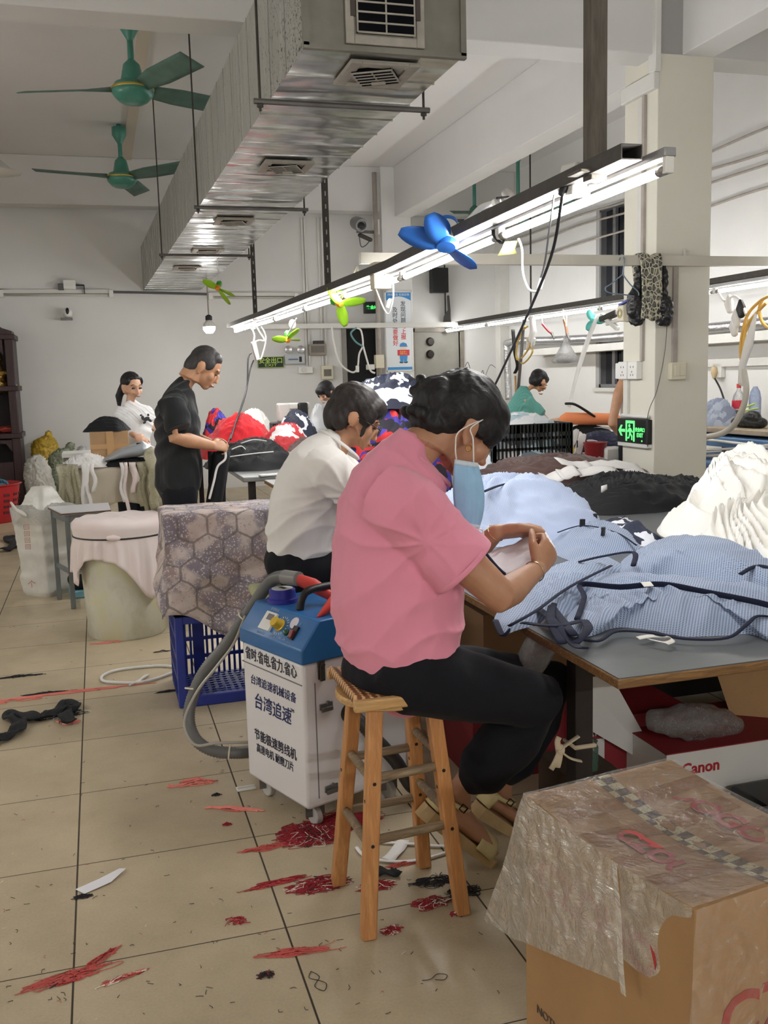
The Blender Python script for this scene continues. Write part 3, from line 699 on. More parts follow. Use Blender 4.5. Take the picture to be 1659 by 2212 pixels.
def hose(name, pts, r, mm, par, pitch=0.011, label=None, res=40):
    c = catmull(pts, res); L = [0]
    for i in range(1, len(c)): L.append(L[-1] + (c[i] - c[i - 1]).length)
    n = int(L[-1] / (pitch / 2)); out = []; rs = []; k = 0
    for i in range(n + 1):
        s = L[-1] * i / n
        while k < len(L) - 2 and L[k + 1] < s: k += 1
        f = (s - L[k]) / max(1e-9, L[k + 1] - L[k]); out.append(c[k].lerp(c[k + 1], f)); rs.append(r * (1.0 if i % 2 else 0.88))
    return MB().tube(out, rs, 14).build(name, mm, par, smooth=True)
HY = lambda px, py, Y: at_y(px, py, Y)
hp = [HY(640, 1250, .86), HY(612, 1246, .93), HY(583, 1258, 1.02), HY(540, 1318, 1.10), HY(490, 1390, 1.16), HY(440, 1452, 1.19), HY(413, 1515, 1.19), HY(409, 1562, 1.17), HY(425, 1600, 1.13), HY(462, 1622, 1.1), HY(510, 1626, 1.08), HY(560, 1622, 1.12)]
hs = hose('suction_hose', hp, 0.0255, M_hose, mc)
cuff = MB().tube([hp[0] + (hp[0] - hp[1]) * 0.2, hp[0].lerp(hp[1], .9)], 0.028, 16).build('hose_cuff', mat('grey cuff', (126, 126, 124), 0.35), mc, smooth='auto')
cp = [HY(530, 1330, 1.07), HY(505, 1390, 1.1), HY(468, 1440, 1.12), HY(425, 1495, 1.13), HY(398, 1560, 1.12), HY(420, 1608, 1.08), HY(470, 1605, 1.06), HY(540, 1603, 1.06)]
curve_obj('clear_air_line', cp, 0.006, mat('milky tube', (170, 166, 156), 0.25, spec=0.6), mc, 8)
for p in (hp[3].lerp(hp[4], .2), hp[6].lerp(hp[7], -.6), hp[9].lerp(hp[10], .7)):
    MB().lathe([(.031, -.003), (.0315, 0), (.031, .003)], p, 18, (hp[4] - hp[3]) if p.z > .5 else ((hp[7] - hp[6]) if p.z > .25 else (hp[10] - hp[9])), closed=True).build('cable_tie', M_cream, hs)
# latches, caster wheels, side hose, plugs
for d_, z, sc in ((.075, .592, 1.0), (.09, .455, .8), (.10, .145, .8)):
    b = MB(); c0 = mp(ML, d_, z)
    R_ = Matrix((mn, UP, mu)).transposed() if d_ == .075 else Matrix((UP, -mn, mu)).transposed()
    b.box(c0 + mu * .003, (.030 * sc, .07 * sc, .006), R_); b.box(c0 + mu * .010 + (UP * -.01), (.020 * sc, .060 * sc, .008), R_); b.cyl(c0 + mu * .012 + UP * .02 * sc, c0 + mu * .02 + UP * .02 * sc, .008, n=10)
    b.build('latch', M_dsteel if d_ == .075 else M_steel, body, bevel=0.002)
for u_, d_ in ((.05, .06), (.375, .06), (.05, .40), (.375, .40)):
    c0 = mp(u_, d_, 0); b = MB()
    b.tube([c0 + mn * -.013 + Vector((0, 0, .034)), c0 + mn * .013 + Vector((0, 0, .034))], .034, 18)
    wh = b.build('caster_wheel', mat('pale caster', (196, 194, 190), 0.4), mc, bevel=0.004)
    b = MB(); b.box(c0 + mn * .018 + Vector((0, 0, .058)), (.04, .004, .05)); b.box(c0 - mn * .018 + Vector((0, 0, .058)), (.04, .004, .05)); b.box(c0 + Vector((0, 0, .08)), (.05, .05, .008)); b.build('caster_fork', M_steel, wh)
s0 = mp(ML, .19, .405)
hose('side_hose', [s0 - mu * .03, s0 + mu * .05 - UP * .01, s0 + mu * .09 + mn * .06 - UP * .10, mp(ML + .08, .34, .2), mp(ML + .06, .42, .08), mp(ML + .02, .5, .03)], 0.026, mat('dark hose', (58, 56, 54), 0.45), mc)
MB().lathe([(.036, 0), (.036, .012), (.028, .016), (.028, 0)], s0, 22, mu, closed=True).build('hose_port', M_black, body, smooth='auto')
b = MB(); b.cyl(mp(ML, .21, .66), mp(ML + .03, .21, .655), .011, n=12); b.cyl(mp(ML + .03, .21, .655), mp(ML + .05, .21, .65), .007, n=10); b.build('air_plug', M_black, top, smooth='auto')
# ------------------------------------------------------------------ big carton with plastic film
H = 0.62; bxu = (Vector((1.075, -.655, 0)) - Vector((1.157, -1.208, 0))).normalized(); bxv = Vector((bxu.y, -bxu.x, 0)); BN = Vector((1.157, -1.208, 0)); BL = 0.56; BW = 0.44
def bp(l, w_, z): return BN + bxu * l + bxv * w_ + Vector((0, 0, z))
t = NT('brown cardboard'); n = t.noise(3, 4, 0.6); n2 = t.noise(60, 3, 0.6, t.mapped((1, 1, 6)))
t.base(t.mix(t.ramp(n2, [(0.3, (0.86, 0.86, 0.86)), (0.7, (1, 1, 1))]), lin((132, 100, 64)), t.ramp(n, [(0.3, lin((162, 124, 82))), (0.7, lin((178, 140, 96)))])))
t.rough(0.75); t.bump(n, 0.2, 0.01); M_card = t.m
bx = thing('cardboard_box', 'large tall brown carton under plastic film in the foreground', 'box', bp(BL / 2, BW / 2, 0))
b = MB(); N = 14
def dip(l, w_): 
    return -0.030 * math.sin(PI * min(max(l / BL, 0), 1)) * (1 - abs(2 * w_ / BW - 1) * 0.55) 
P = [[bp(BL * i / N, BW * j / N, H + dip(BL * i / N, BW * j / N)) for j in range(N + 1)] for i in range(N + 1)]
b.grid(P)
for (a, c) in (((0, 0), (BL, 0)), ((BL, 0), (BL, BW)), ((BL, BW), (0, BW)), ((0, BW), (0, 0))):
    Q = [[bp(a[0] + (c[0] - a[0]) * i / N, a[1] + (c[1] - a[1]) * i / N, z) for i in range(N + 1)] for z in (0, .2, .4)]
    Q.append([bp(a[0] + (c[0] - a[0]) * i / N, a[1] + (c[1] - a[1]) * i / N, H + dip(a[0] + (c[0] - a[0]) * i / N, a[1] + (c[1] - a[1]) * i / N)) for i in range(N + 1)])
    b.grid(Q)
cb = b.build('carton', M_card, bx)
# printed tape along the top seam
t = NT('printed tape'); co = t.sep(t.co()); al = t.math('ADD', t.math('MULTIPLY', co[0], bxu.x), t.math('MULTIPLY', co[1], bxu.y)); ac = t.math('ADD', t.math('MULTIPLY', co[0], bxv.x), t.math('MULTIPLY', co[1], bxv.y))
acm = t.math('FRACT', t.math('MULTIPLY', ac, 28)); stg = t.math('FLOOR', t.math('MULTIPLY', ac, 28))
ph = t.math('FRACT', t.math('ADD', t.math('MULTIPLY', al, 19), t.math('MULTIPLY', stg, 0.5)))
chk = t.math('GREATER_THAN', ph, 0.5); ed = t.math('GREATER_THAN', t.noise(150, 2, 0.5), 0.60)
t.base(t.mix(t.math('MULTIPLY', ed, 0.7), t.mix(chk, lin((196, 184, 150)), lin((74, 52, 50))), lin((120, 100, 84)))); t.rough(0.25); M_tape = t.m
b = MB()
for j0, j1 in ((0.44, 0.555),):
    b.grid([[bp(BL * i / 20, BW * jj, H + 0.0015 + dip(BL * i / 20, BW * jj)) for jj in (j0, (j0 + j1) / 2, j1)] for i in range(21)])
b.build('printed_tape', M_tape, cb)
b = MB()
for l0, wd, a0, a1 in ((.10, .05, .02, .98), (.20, .045, .0, .97), (.30, .06, .02, .95), (.42, .05, .05, 1.0)):
    b.grid([[bp(l0 + wd * s, BW * (a0 + (a1 - a0) * j / 12), H + 0.001 + dip(l0 + wd * s, BW * (a0 + (a1 - a0) * j / 12))) for j in range(13)] for s in (0, 1)])
b.build('brown_tape', mat('glossy brown tape', (150, 104, 62), 0.22), cb)
M_redink = mat('red print', (168, 44, 40), 0.6)
for bt, l, w_, sz, xs in (('DOGO', .30, .345, .085, 1.1), ('CZOUO', .20, .10, .072, 1.0)):
    text('lettering', bt, bp(l, w_, H + .004 + dip(l, w_)), bxu * -1, bxv, sz, M_redink, cb, xs=xs, depth=0.0004, bold=.0035)
text('lettering', 'CZO', bp(-.0015, .23, .36), bxv, UP, .15, M_redink, cb, depth=0.0005, bold=0.003)
M_bink = mat('grey box print', (84, 74, 70), 0.7)
text('lettering', 'FRAGILE', bp(-.0015, .23, .205), bxv, UP, .022, M_bink, cb, depth=0.0005)
text('lettering', '⇈', bp(-.0015, .13, .25), bxv, UP, .075, M_bink, cb, depth=0.0005); text('lettering', 'UP', bp(-.0015, .13, .205), bxv, UP, .022, M_bink, cb, depth=0.0005)
text('lettering', 'CZOUO', bp(.30, -.0015, .45), bxu * -1, UP, .11, M_redink, cb, depth=0.0005, bold=.003)
text('lettering', 'NOTICE', bp(.46, -.0015, .10), bxu * -1, UP, .03, M_bink, cb, depth=0.0005)
# film
def film_mat(name, tint=(235, 232, 224), clear=0.62, scale=14, strength=0.6):
    t = NT(name); t.t.nodes.remove(t.b)
    tr = t.n('ShaderNodeBsdfTransparent'); gl = t.n('ShaderNodeBsdfGlossy'); df = t.n('ShaderNodeBsdfDiffuse'); tl = t.n('ShaderNodeBsdfTranslucent')
    gl.inputs['Roughness'].default_value = 0.18; df.inputs[0].default_value = lin(tint); tl.inputs[0].default_value = lin(tint); gl.inputs[0].default_value = (0.9, 0.9, 0.9, 1)
    nn_ = t.noise(scale, 5, 0.65, None, 1.5); bp_ = t.n('ShaderNodeBump'); bp_.inputs['Strength'].default_value = strength; bp_.inputs['Distance'].default_value = 0.02; t.l(nn_, bp_.inputs['Height'])
    for q in (gl, df): t.l(bp_.outputs[0], q.inputs['Normal'])
    a = t.n('ShaderNodeMixShader'); a.inputs[0].default_value = 0.4; t.l(df.outputs[0], a.inputs[1]); t.l(tl.outputs[0], a.inputs[2])
    b2 = t.n('ShaderNodeMixShader'); fr_ = t.n('ShaderNodeFresnel'); fr_.inputs[0].default_value = 1.4; t.l(bp_.outputs[0], fr_.inputs['Normal'])
    wr = t.ramp(t.noise(scale * 2.2, 4, 0.7, None, 2.0), [(0.45, (1 - clear,) * 3), (0.62, (1 - clear + 0.12,) * 3), (0.72, (min(1, 1 - clear + 0.4),) * 3)])
    c2 = t.n('ShaderNodeMixShader'); t.l(wr, c2.inputs[0]); t.l(tr.outputs[0], c2.inputs[1]); t.l(a.outputs[0], c2.inputs[2])
    t.l(t.math('MULTIPLY', fr_.outputs[0], 0.8), b2.inputs[0]); t.l(c2.outputs[0], b2.inputs[1]); t.l(gl.outputs[0], b2.inputs[2])
    t.l(b2.outputs[0], t.o.inputs[0]); return t.m
M_film = film_mat('clear plastic film', clear=0.9, scale=8); M_filmw = film_mat('hazy plastic film', (226, 222, 212), clear=0.68, scale=20)
fl = tag(bpy.data.objects.new('plastic_film', None), 'crumpled clear plastic film draped over the big foreground carton', 'plastic film'); COL.objects.link(fl); fl.location = bp(BL / 2, BW / 2, H)
def fz(p, a=0.004, s=9, sd_=0): return p + Vector((nz(p, s, sd_), nz(p, s, sd_ + 3), nz(p, s, sd_ + 7))) * a
b = MB(); b.grid([[fz(bp(BL * i / 24 * 1.0, -0.004 + (BW + .008) * j / 20, H + .007 + dip(BL * i / 24, BW * j / 20)), .004) for j in range(21)] for i in range(25)])
b.build('top_sheet', M_film, fl, smooth=True)
def skirt(name, edge, botf, n, m_, mt, sd_=0):
    rows = []
    for i in range(n + 1):
        a_ = edge(i / n); c_ = botf(i / n); rows.append([fz(a_.lerp(c_, j / m_) + Vector((0, 0, 0)), .007 * min(1, j / 3), 7, sd_) for j in range(m_ + 1)])
    return MB().grid(rows).build(name, mt, fl, smooth=True)
def e_left(s): return bp(BL * (1 - s), -.005, H + .006 + dip(BL * (1 - s), 0))
bot = [at_x(1047, 1985, 1.045), at_x(1110, 2030, 1.06), at_x(1190, 2062, 1.07), at_x(1280, 2098, 1.09), at_x(1345, 2127, 1.10)]
def b_left(s):
    s = s / 1.0; k = s * 4; i = min(int(k), 3); return bot[i].lerp(bot[i + 1], k - i)
skirt('left_skirt', lambda s: e_left(s * .62), b_left, 20, 16, M_filmw)
bot2 = [at_x(1345, 2070, 1.12), at_x(1380, 2100, 1.13), at_x(1412, 2118, 1.14), at_x(1480, 2000, 1.155)]
def b_left2(s): k = s * 3; i = min(int(k), 2); return bot2[i].lerp(bot2[i + 1], k - i)
skirt('corner_skirt', lambda s: e_left(.62 + s * .38), b_left2, 10, 14, M_filmw, 2)
def e_near(s): return bp(-.006, BW * s, H + .006 + dip(0, BW * s))
def b_near(s): return bp(-.035 - .02 * math.sin(s * 9), BW * s - .05 * (1 - s), .20 - .16 * s)
skirt('near_skirt', e_near, b_near, 16, 16, M_film, 4)
b = MB(); s0_ = e_left(.62); s1_ = at_x(1350, 2150, 1.098)
b.grid([[fz(s0_.lerp(s1_, i / 12) + bxu * (-.008 + .016 * j) + bxv * -.006, .004) for j in range(2)] for i in range(13)]); b.build('heat_seam', film_mat('folded film', (236, 234, 228), clear=0.3), fl, smooth=True)
# ------------------------------------------------------------------ bucket with tied cloth cover
BC = Vector((0.262, 3.73, 0))
t = NT('stained cream plastic'); n = t.noise(4, 5, 0.65, t.mapped((1, 1, 0.6))); n2 = t.noise(1.6, 3, 0.5)
t.base(t.ramp(n, [(0.25, lin((176, 172, 146))), (0.5, lin((208, 206, 190))), (0.66, lin((206, 204, 160))), (0.85, lin((190, 200, 190)))])); t.rough(0.4); M_buck = t.m
bk = thing('plastic_bucket', 'large stained cream bucket with a cloth tied over its mouth', 'bucket', BC)
MB().lathe([(0.01, 0), (.236, 0), (.246, .012), (.255, .25), (.272, .55), (.284, .70), (.292, .72), (.01, .72)], BC, 48).build('tub', M_buck, bk, smooth='auto')
t = NT('pinkish white cloth'); n = t.noise(2.5, 3, 0.5); t.base(t.ramp(n, [(0.3, lin((222, 204, 200))), (0.7, lin((232, 220, 216)))])); t.rough(0.85); t.bump(t.noise(400, 2, 0.5), 0.15, 0.002); t.b.inputs['Sheen Weight'].default_value = 0.2; M_pcl = t.m
def cover():
    rows = []
    K = 160
    for k in range(K):
        a = 2 * PI * k / K; r = []
        g = math.sin(a * 23 + 2 * math.sin(a * 3)) * .010 + math.sin(a * 41) * .004
        hang = .13 + .10 * max(0, math.sin(a * 2 + 2.0)) + .25 * math.exp(-((((a - 5.22 + PI) % (2 * PI)) - PI) / .42) ** 2) + .12 * math.exp(-((((a - 3.55 + PI) % (2 * PI)) - PI) / .22) ** 2) + .03 * nz((a * 3, 0, 0), 1.0, 3)
        prof = [(0.0, .765), (.12, .766), (.22, .766), (.28, .762), (.302, .745), (.306, .715), (.300, .685), (.298, .66)]
        for rr, z in prof: r.append(BC + Vector((math.cos(a) * rr, math.sin(a) * rr, z + (.004 * math.sin(a * 11) if 0 < rr < .29 else 0))))
        for j in range(1, 10):
            f = j / 9; rr = .299 + .02 * f + g * min(1, f * 3) * (1.3 - .3 * f) + .01 * math.sin(a * 7) * f
            r.append(BC + Vector((math.cos(a) * rr, math.sin(a) * rr, .655 - hang * f)))
        rows.append(r)
    rows.append(rows[0]); return MB().grid(rows)
cv = cover().build('cloth_cover', M_pcl, bk, smooth=True, solid=0.004)
MB().lathe([(.298, -.006), (.305, -.004), (.305, .004), (.298, .006)], BC + Vector((0, 0, .662)), 48, closed=True).build('tie_string', M_black, bk, smooth=True)
kp = at_y(245, 1162, 3.43)
MB().loft([kp + Vector((-.03, 0, 0)), kp, kp + Vector((.03, 0, -.005))], [.014, .02, .012], [.014, .02, .012]).build('knot', M_pcl, bk, smooth=True)
# ------------------------------------------------------------------ floral cloth over stacked crates
def floral_mat():
    t = NT('hexagon floral cloth'); X, Y, Z = t.sep(t.co())
    u = t.math('MULTIPLY', X, 7.0); v = t.math('MULTIPLY', t.math('ADD', Z, Y), 7.0)
    def cell(ou, ov):
        a = t.math('SUBTRACT', t.math('MULTIPLY', t.math('FRACT', t.math('ADD', u, ou)), 1.0), 0.5)
        c = t.math('SUBTRACT', t.math('MULTIPLY', t.math('FRACT', t.math('ADD', t.math('DIVIDE', v, 1.732), ov)), 1.732), 0.866)
        return t.math('ABSOLUTE', a), t.math('ABSOLUTE', c)
    ax_, ay_ = cell(0, 0); bx_, by_ = cell(0.5, 0.5)
    def hexd(a, c): return t.math('MAXIMUM', t.math('ADD', t.math('MULTIPLY', a, 0.5), t.math('MULTIPLY', c, 0.866)), a)
    hd = t.math('MINIMUM', hexd(ax_, ay_), hexd(bx_, by_))
    wob = t.math('ADD', hd, t.math('MULTIPLY', t.math('SUBTRACT', t.noise(60, 2, 0.5), 0.5), 0.06))
    line = t.math('GREATER_THAN', wob, 0.462)
    base = t.ramp(t.noise(4, 3, 0.6), [(0.3, lin((176, 154, 146))), (0.5, lin((206, 194, 190))), (0.7, lin((192, 176, 166)))])
    fl_ = t.math('GREATER_THAN', t.math('ADD', t.math('MULTIPLY', t.voro(85), 0.75), t.math('MULTIPLY', t.noise(38, 4, 0.7), 0.5)), 0.50)
    patch = t.ramp(t.noise(6.5, 2, 0.5, None, 0.4), [(0.44, (0, 0, 0)), (0.54, (1, 1, 1))])
    inkc = t.ramp(t.noise(5.0, 2, 0.5, t.mapped((1, 1, 1), loc=(3, 1, 4))), [(0.35, lin((118, 88, 92))), (0.5, lin((60, 64, 106))), (0.65, lin((50, 58, 104)))])
    c = t.mix(t.math('MULTIPLY', t.math('MULTIPLY', fl_, patch), 0.62), base, inkc)
    fl2 = t.math('MULTIPLY', t.math('GREATER_THAN', t.noise(70, 3, 0.6), 0.62), 0.5)
    c = t.mix(fl2, c, lin((124, 104, 100)))
    t.base(t.mix(t.math('MULTIPLY', line, 0.7), c, lin((108, 100, 96)))); t.rough(0.75)
    t.bump(t.noise(7, 4, 0.6), 0.25, 0.02); return t.m
M_flor = floral_mat()
sx0, sx1, sy0, sy1, szt = .437, 1.02, 2.06, 2.44, .98
ctn = thing('covered_stack', 'crates stacked under a hexagon-patterned floral cloth behind the machine', 'covered stack', ((sx0 + sx1) / 2, (sy0 + sy1) / 2, .47))
MB().box2((sx0 + .03, sy0 + .03, .475), (sx1 - .03, sy1 - .03, szt - .012)).build('stacked_bin', mat('grey bin', (120, 118, 114), 0.6), ctn)
def drape():
    per = []; n1, n2 = 40, 26
    for i in range(n1): per.append((sx0 + (sx1 - sx0) * i / n1, sy0, 0, -1))
    for i in range(n2): per.append((sx1, sy0 + (sy1 - sy0) * i / n2, 1, 0))
    for i in range(n1): per.append((sx1 - (sx1 - sx0) * i / n1, sy1, 0, 1))
    for i in range(n2): per.append((sx0, sy1 - (sy1 - sy0) * i / n2, -1, 0))
    rows = []; K = len(per); cx, cy = (sx0 + sx1) / 2, (sy0 + sy1) / 2
    for k in range(K + 1):
        x, y, nx, ny = per[k % K]; a = 2 * PI * k / K; r = []
        for f in (0, .35, .7, .9, .97):
            r.append(Vector((cx + (x - cx) * f, cy + (y - cy) * f, szt + .004 * nz((x * f, y * f, 0), 14) - (.004 if f > .95 else 0))))
        if ny < 0:
            s = (x - sx0) / (sx1 - sx0); zb = .50 - .14 * min(1, s * 1.7) + .05 * max(0, s - .75) / .25 + .02 * math.sin(s * 11)
        elif nx < 0: zb = .52 + .06 * math.sin(y * 17)
        else: zb = .48
        for j in range(0, 26):
            f = j / 25; z = (szt - .008) + (zb - szt) * f
            fd = .030 * f * math.sin(x * 22 + 9 * y + f * 4) * (.5 + .5 * nz((x, y, z), 4, 2)) + .020 * nz((x, y, z * 1.6), 8, 5) * min(1, f * 2) + .03 * f * f
            dgl = math.sin((x * 9 - z * 14)) * .012 * min(1, f * 2)
            o_ = .004 + max(-.02, fd + dgl)
            r.append(Vector((x + nx * o_, y + ny * o_, z)))
        rows.append(r)
    return MB().grid(rows)
drape().build('floral_cloth', M_flor, ctn, smooth=True, solid=0.003)
# blue crate lying on its side beneath
M_blue = mat('blue crate plastic', (40, 58, 150), 0.4, 0, 0.08, 12)
cr = thing('plastic_crate', 'blue plastic crate on its side under the floral cloth', 'crate', (.73, 2.3, 0))
cx0, cx1, cy0, cy1, ch = .462, 1.0, 2.085, 2.57, .465
b = MB()
for i in range(12):
    y = cy0 + .03 + (cy1 - cy0 - .05) * i / 11; b.box2((cx0, y - .009, .0), (cx1, y + .009, .022))
for i in range(14):
    x = cx0 + .02 + (cx1 - cx0 - .04) * i / 13; b.box2((x - .009, cy0, .001), (x + .009, cy1, .021))
b.build('perforated_side', M_blue, cr)
b = MB(); b.box2((cx0, cy0 - .01, 0), (cx1, cy0 + .03, .055)); b.box2((cx0, cy0 - .01, ch - .04), (cx1, cy0 + .03, ch)); b.box2((cx0 - .002, cy0 - .012, 0), (cx0 + .04, cy0 + .03, ch)); b.box2((cx1 - .04, cy0 - .012, 0), (cx1, cy0 + .03, ch))
b.build('rim', M_blue, cr, bevel=0.005)
b = MB()
for k in range(18):
    x = cx0 + .02 + (cx1 - cx0 - .04) * k / 17; b.box2((x - .006, cy1 - .015, 0), (x + .006, cy1, ch))
for z in (.01, .12, .22, .32, .45): b.box2((cx0, cy1 - .016, z - .008), (cx1, cy1, z + .012))
b.box2((cx0 + .12, cy1 - .02, 0), (cx0 + .18, cy1 - .005, ch)); b.build('slotted_base', M_blue, cr)
b = MB()
for z in (.02, .13, .24, .35, .455): b.box2((cx0, cy0, z - .01), (cx0 + .014, cy1, z + .01))
for k in range(8):
    y = cy0 + .02 + (cy1 - cy0 - .03) * k / 7; b.box2((cx0, y - .006, 0), (cx0 + .014, y + .006, ch))
b.build('left_side', M_blue, cr)
b = MB(); b.box2((cx1 - .014, cy0, 0), (cx1, cy1, ch)); b.build('right_side', M_blue, cr)
b = MB(); b.box2((cx0, cy0, ch - .015), (cx1, cy1, ch)); b.build('top_side', M_blue, cr)
# ------------------------------------------------------------------ school stool and woven bale
M_gframe = mat('grey painted tube', (112, 116, 116), 0.5, 0.2, 0.12, 10); M_desk = mat('pale laminate', (206, 206, 210), 0.35)
ss = thing('steel_stool', 'grey steel-frame stool with white top beside the bucket', 'stool', (.0, 4.75, 0))
sw = [(-.095, 4.56), (.17, 4.60), (.16, 4.97), (-.205, 4.93)]
for x, y in sw: MB().box((x, y, .345), (.034, .034, .69)).build('leg', M_gframe, ss, bevel=0.003)
b = MB(); b.hexa([(-.13, 4.52, .69), (.21, 4.56, .69), (.20, 5.0, .69), (-.24, 4.96, .69)], [(-.13, 4.52, .712), (.21, 4.56, .712), (.20, 5.0, .712), (-.24, 4.96, .712)]); b.build('top', M_desk, ss, bevel=0.006)
b = MB(); b.hexa([(-.132, 4.518, .694), (.212, 4.558, .694), (.202, 5.002, .694), (-.242, 4.962, .694)], [(-.132, 4.518, .706), (.212, 4.558, .706), (.202, 5.002, .706), (-.242, 4.962, .706)]); b.build('edge_band', mat('brown edge band', (96, 72, 56), 0.5), ss)
for i, j in ((0, 3), (1, 2)):
    MB().bar((sw[i][0], sw[i][1], .27), (sw[j][0], sw[j][1], .27), .02, .03).build('stretcher', M_gframe, ss)
    MB().bar((sw[i][0], sw[i][1], .66), (sw[j][0], sw[j][1], .66), .02, .05).build('apron', M_gframe, ss)
MB().bar((sw[0][0], sw[0][1], .27), (sw[0][0] + .08, sw[0][1] + .25, .22), .02, .03).build('stretcher', M_gframe, ss)
MB().bar((sw[0][0], sw[0][1], .66), (sw[1][0], sw[1][1], .66), .02, .05).build('apron', M_gframe, ss)
M_pp = mat('white woven plastic', (206, 204, 196), 0.4, 0, 0.08, 8, 0.35, 30, 0.01)
bl = thing('woven_bale', 'white plastic-wrapped woven bale beside the grey steel stool', 'bale', (-.3, 5.2, 0))
b = MB(); b.loft([(-.28, 5.2, .03), (-.285, 5.2, .12), (-.285, 5.2, .35), (-.295, 5.2, .55), (-.29, 5.2, .68)], [.21, .215, .225, .225, .20], [.20, .20, .21, .205, .19], side=(1, 0, 0), n=4, cap=1)
bo = organic('sack', b, M_pp, bl, 0.016, 8, lambda c, n_: .012 * nz(c, 7, 1) + .014 * folds(c, Matrix.Identity(3), (3, 3, 17), 2))
b = MB()
rows = [[Vector((-.29 + .215 * math.cos(a) * k * 1.05, 5.2 + .2 * math.sin(a) * k * 1.05, .71 - .05 * (k - .6) + .025 * nz((a * 2, k * 5, 1), 1.5))) for k in (0.05, .4, .75, 1.0, 1.08)] + [Vector((-.29 + .23 * math.cos(a), 5.2 + .215 * math.sin(a), .60 + .04 * math.sin(a * 5)))] for a in np.linspace(0, 2 * PI, 41)]
b.grid(rows); b.build('plastic_liner', film_mat('milky liner', (232, 232, 228), clear=0.35, scale=16), bl, smooth=True)
tp = at_y(24, 1086, 5.0); MB().loft([(-.42, 5.02, .66), (tp.x + .03, 5.0, tp.z - .06), (tp.x, 5.0, tp.z)], [.06, .03, .012], [.02, .015, .008]).build('loose_corner', M_pp, bl, smooth=True)
M_rp = mat('faded red print', (186, 120, 108), 0.6)
for z in (.56, .51, .46, .41): text('lettering', '回', (-.405, 4.985, z), (1, 0.05, 0), UP, .045, M_rp, bl, depth=.0008)
text('lettering', '个', (-.40, 4.99, .12), (1, 0.05, 0), UP, .06, M_rp, bl, depth=.0008)
# ------------------------------------------------------------------ people
def skin_mat(name, rgb):
    t = NT(name); c = lin(rgb); n = t.noise(14, 3, 0.6)
    t.base(t.ramp(n, [(0.3, (c[0] * .88, c[1] * .82, c[2] * .80)), (0.7, c)])); t.rough(0.5)
    t.b.inputs['Subsurface Weight'].default_value = 0.08; t.b.inputs['Subsurface Radius'].default_value = (0.012, 0.005, 0.003)
    t.bump(t.noise(220, 2, 0.5), 0.06, 0.001); return t.m
def fabric(name, rgb, bumpy=0.12, fold=0.0, fscale=(3, 3, 12), rough=0.85, sheen=0.15, var=0.06):
    if name in MATS: return MATS[name]
    t = NT(name); c = lin(rgb)
    n = t.noise(3, 3, 0.5); t.base(t.ramp(n, [(0.3, tuple(q * (1 - var) for q in c[:3])), (0.7, tuple(min(1, q * (1 + var)) for q in c[:3]))]))
    t.rough(rough); t.b.inputs['Sheen Weight'].default_value = sheen; t.b.inputs['Specular IOR Level'].default_value = 0.25
    h = t.noise(350, 2, 0.5)
    if fold: h = t.math('ADD', t.math('MULTIPLY', h, 0.06), t.math('MULTIPLY', t.noise(1.0, 4, 0.55, t.mapped(fscale), 0.5), fold))
    t.bump(h, 0.5 if fold else bumpy, 0.02 if fold else 0.002); MATS[name] = t.m; return t.m
M_skin1 = skin_mat('tan skin', (184, 138, 108)); M_skin2 = skin_mat('light tan skin', (200, 152, 118)); M_skin3 = skin_mat('fair skin', (216, 172, 144))
def hair_mat(name, rgb):
    t = NT(name); c = lin(rgb); n = t.noise(9, 4, 0.6, t.mapped((1, 6, 1)), 0.8)
    t.base(t.ramp(n, [(0.35, tuple(q * .6 for q in c[:3])), (0.7, tuple(q * 1.5 for q in c[:3]))])); t.rough(0.45); t.b.inputs['Specular IOR Level'].default_value = 0.3
    t.bump(t.noise(40, 4, 0.7, t.mapped((1, 5, 1)), 0.6), 0.5, 0.006); return t.m
M_hair = hair_mat('black hair', (30, 28, 30)); M_hairb = hair_mat('dark brown hair', (44, 38, 36)); M_hairg = hair_mat('cropped grey black hair', (60, 58, 58))
M_lip = mat('lips', (168, 106, 88), 0.5); M_eye = mat('dark eye', (24, 18, 18), 0.3)
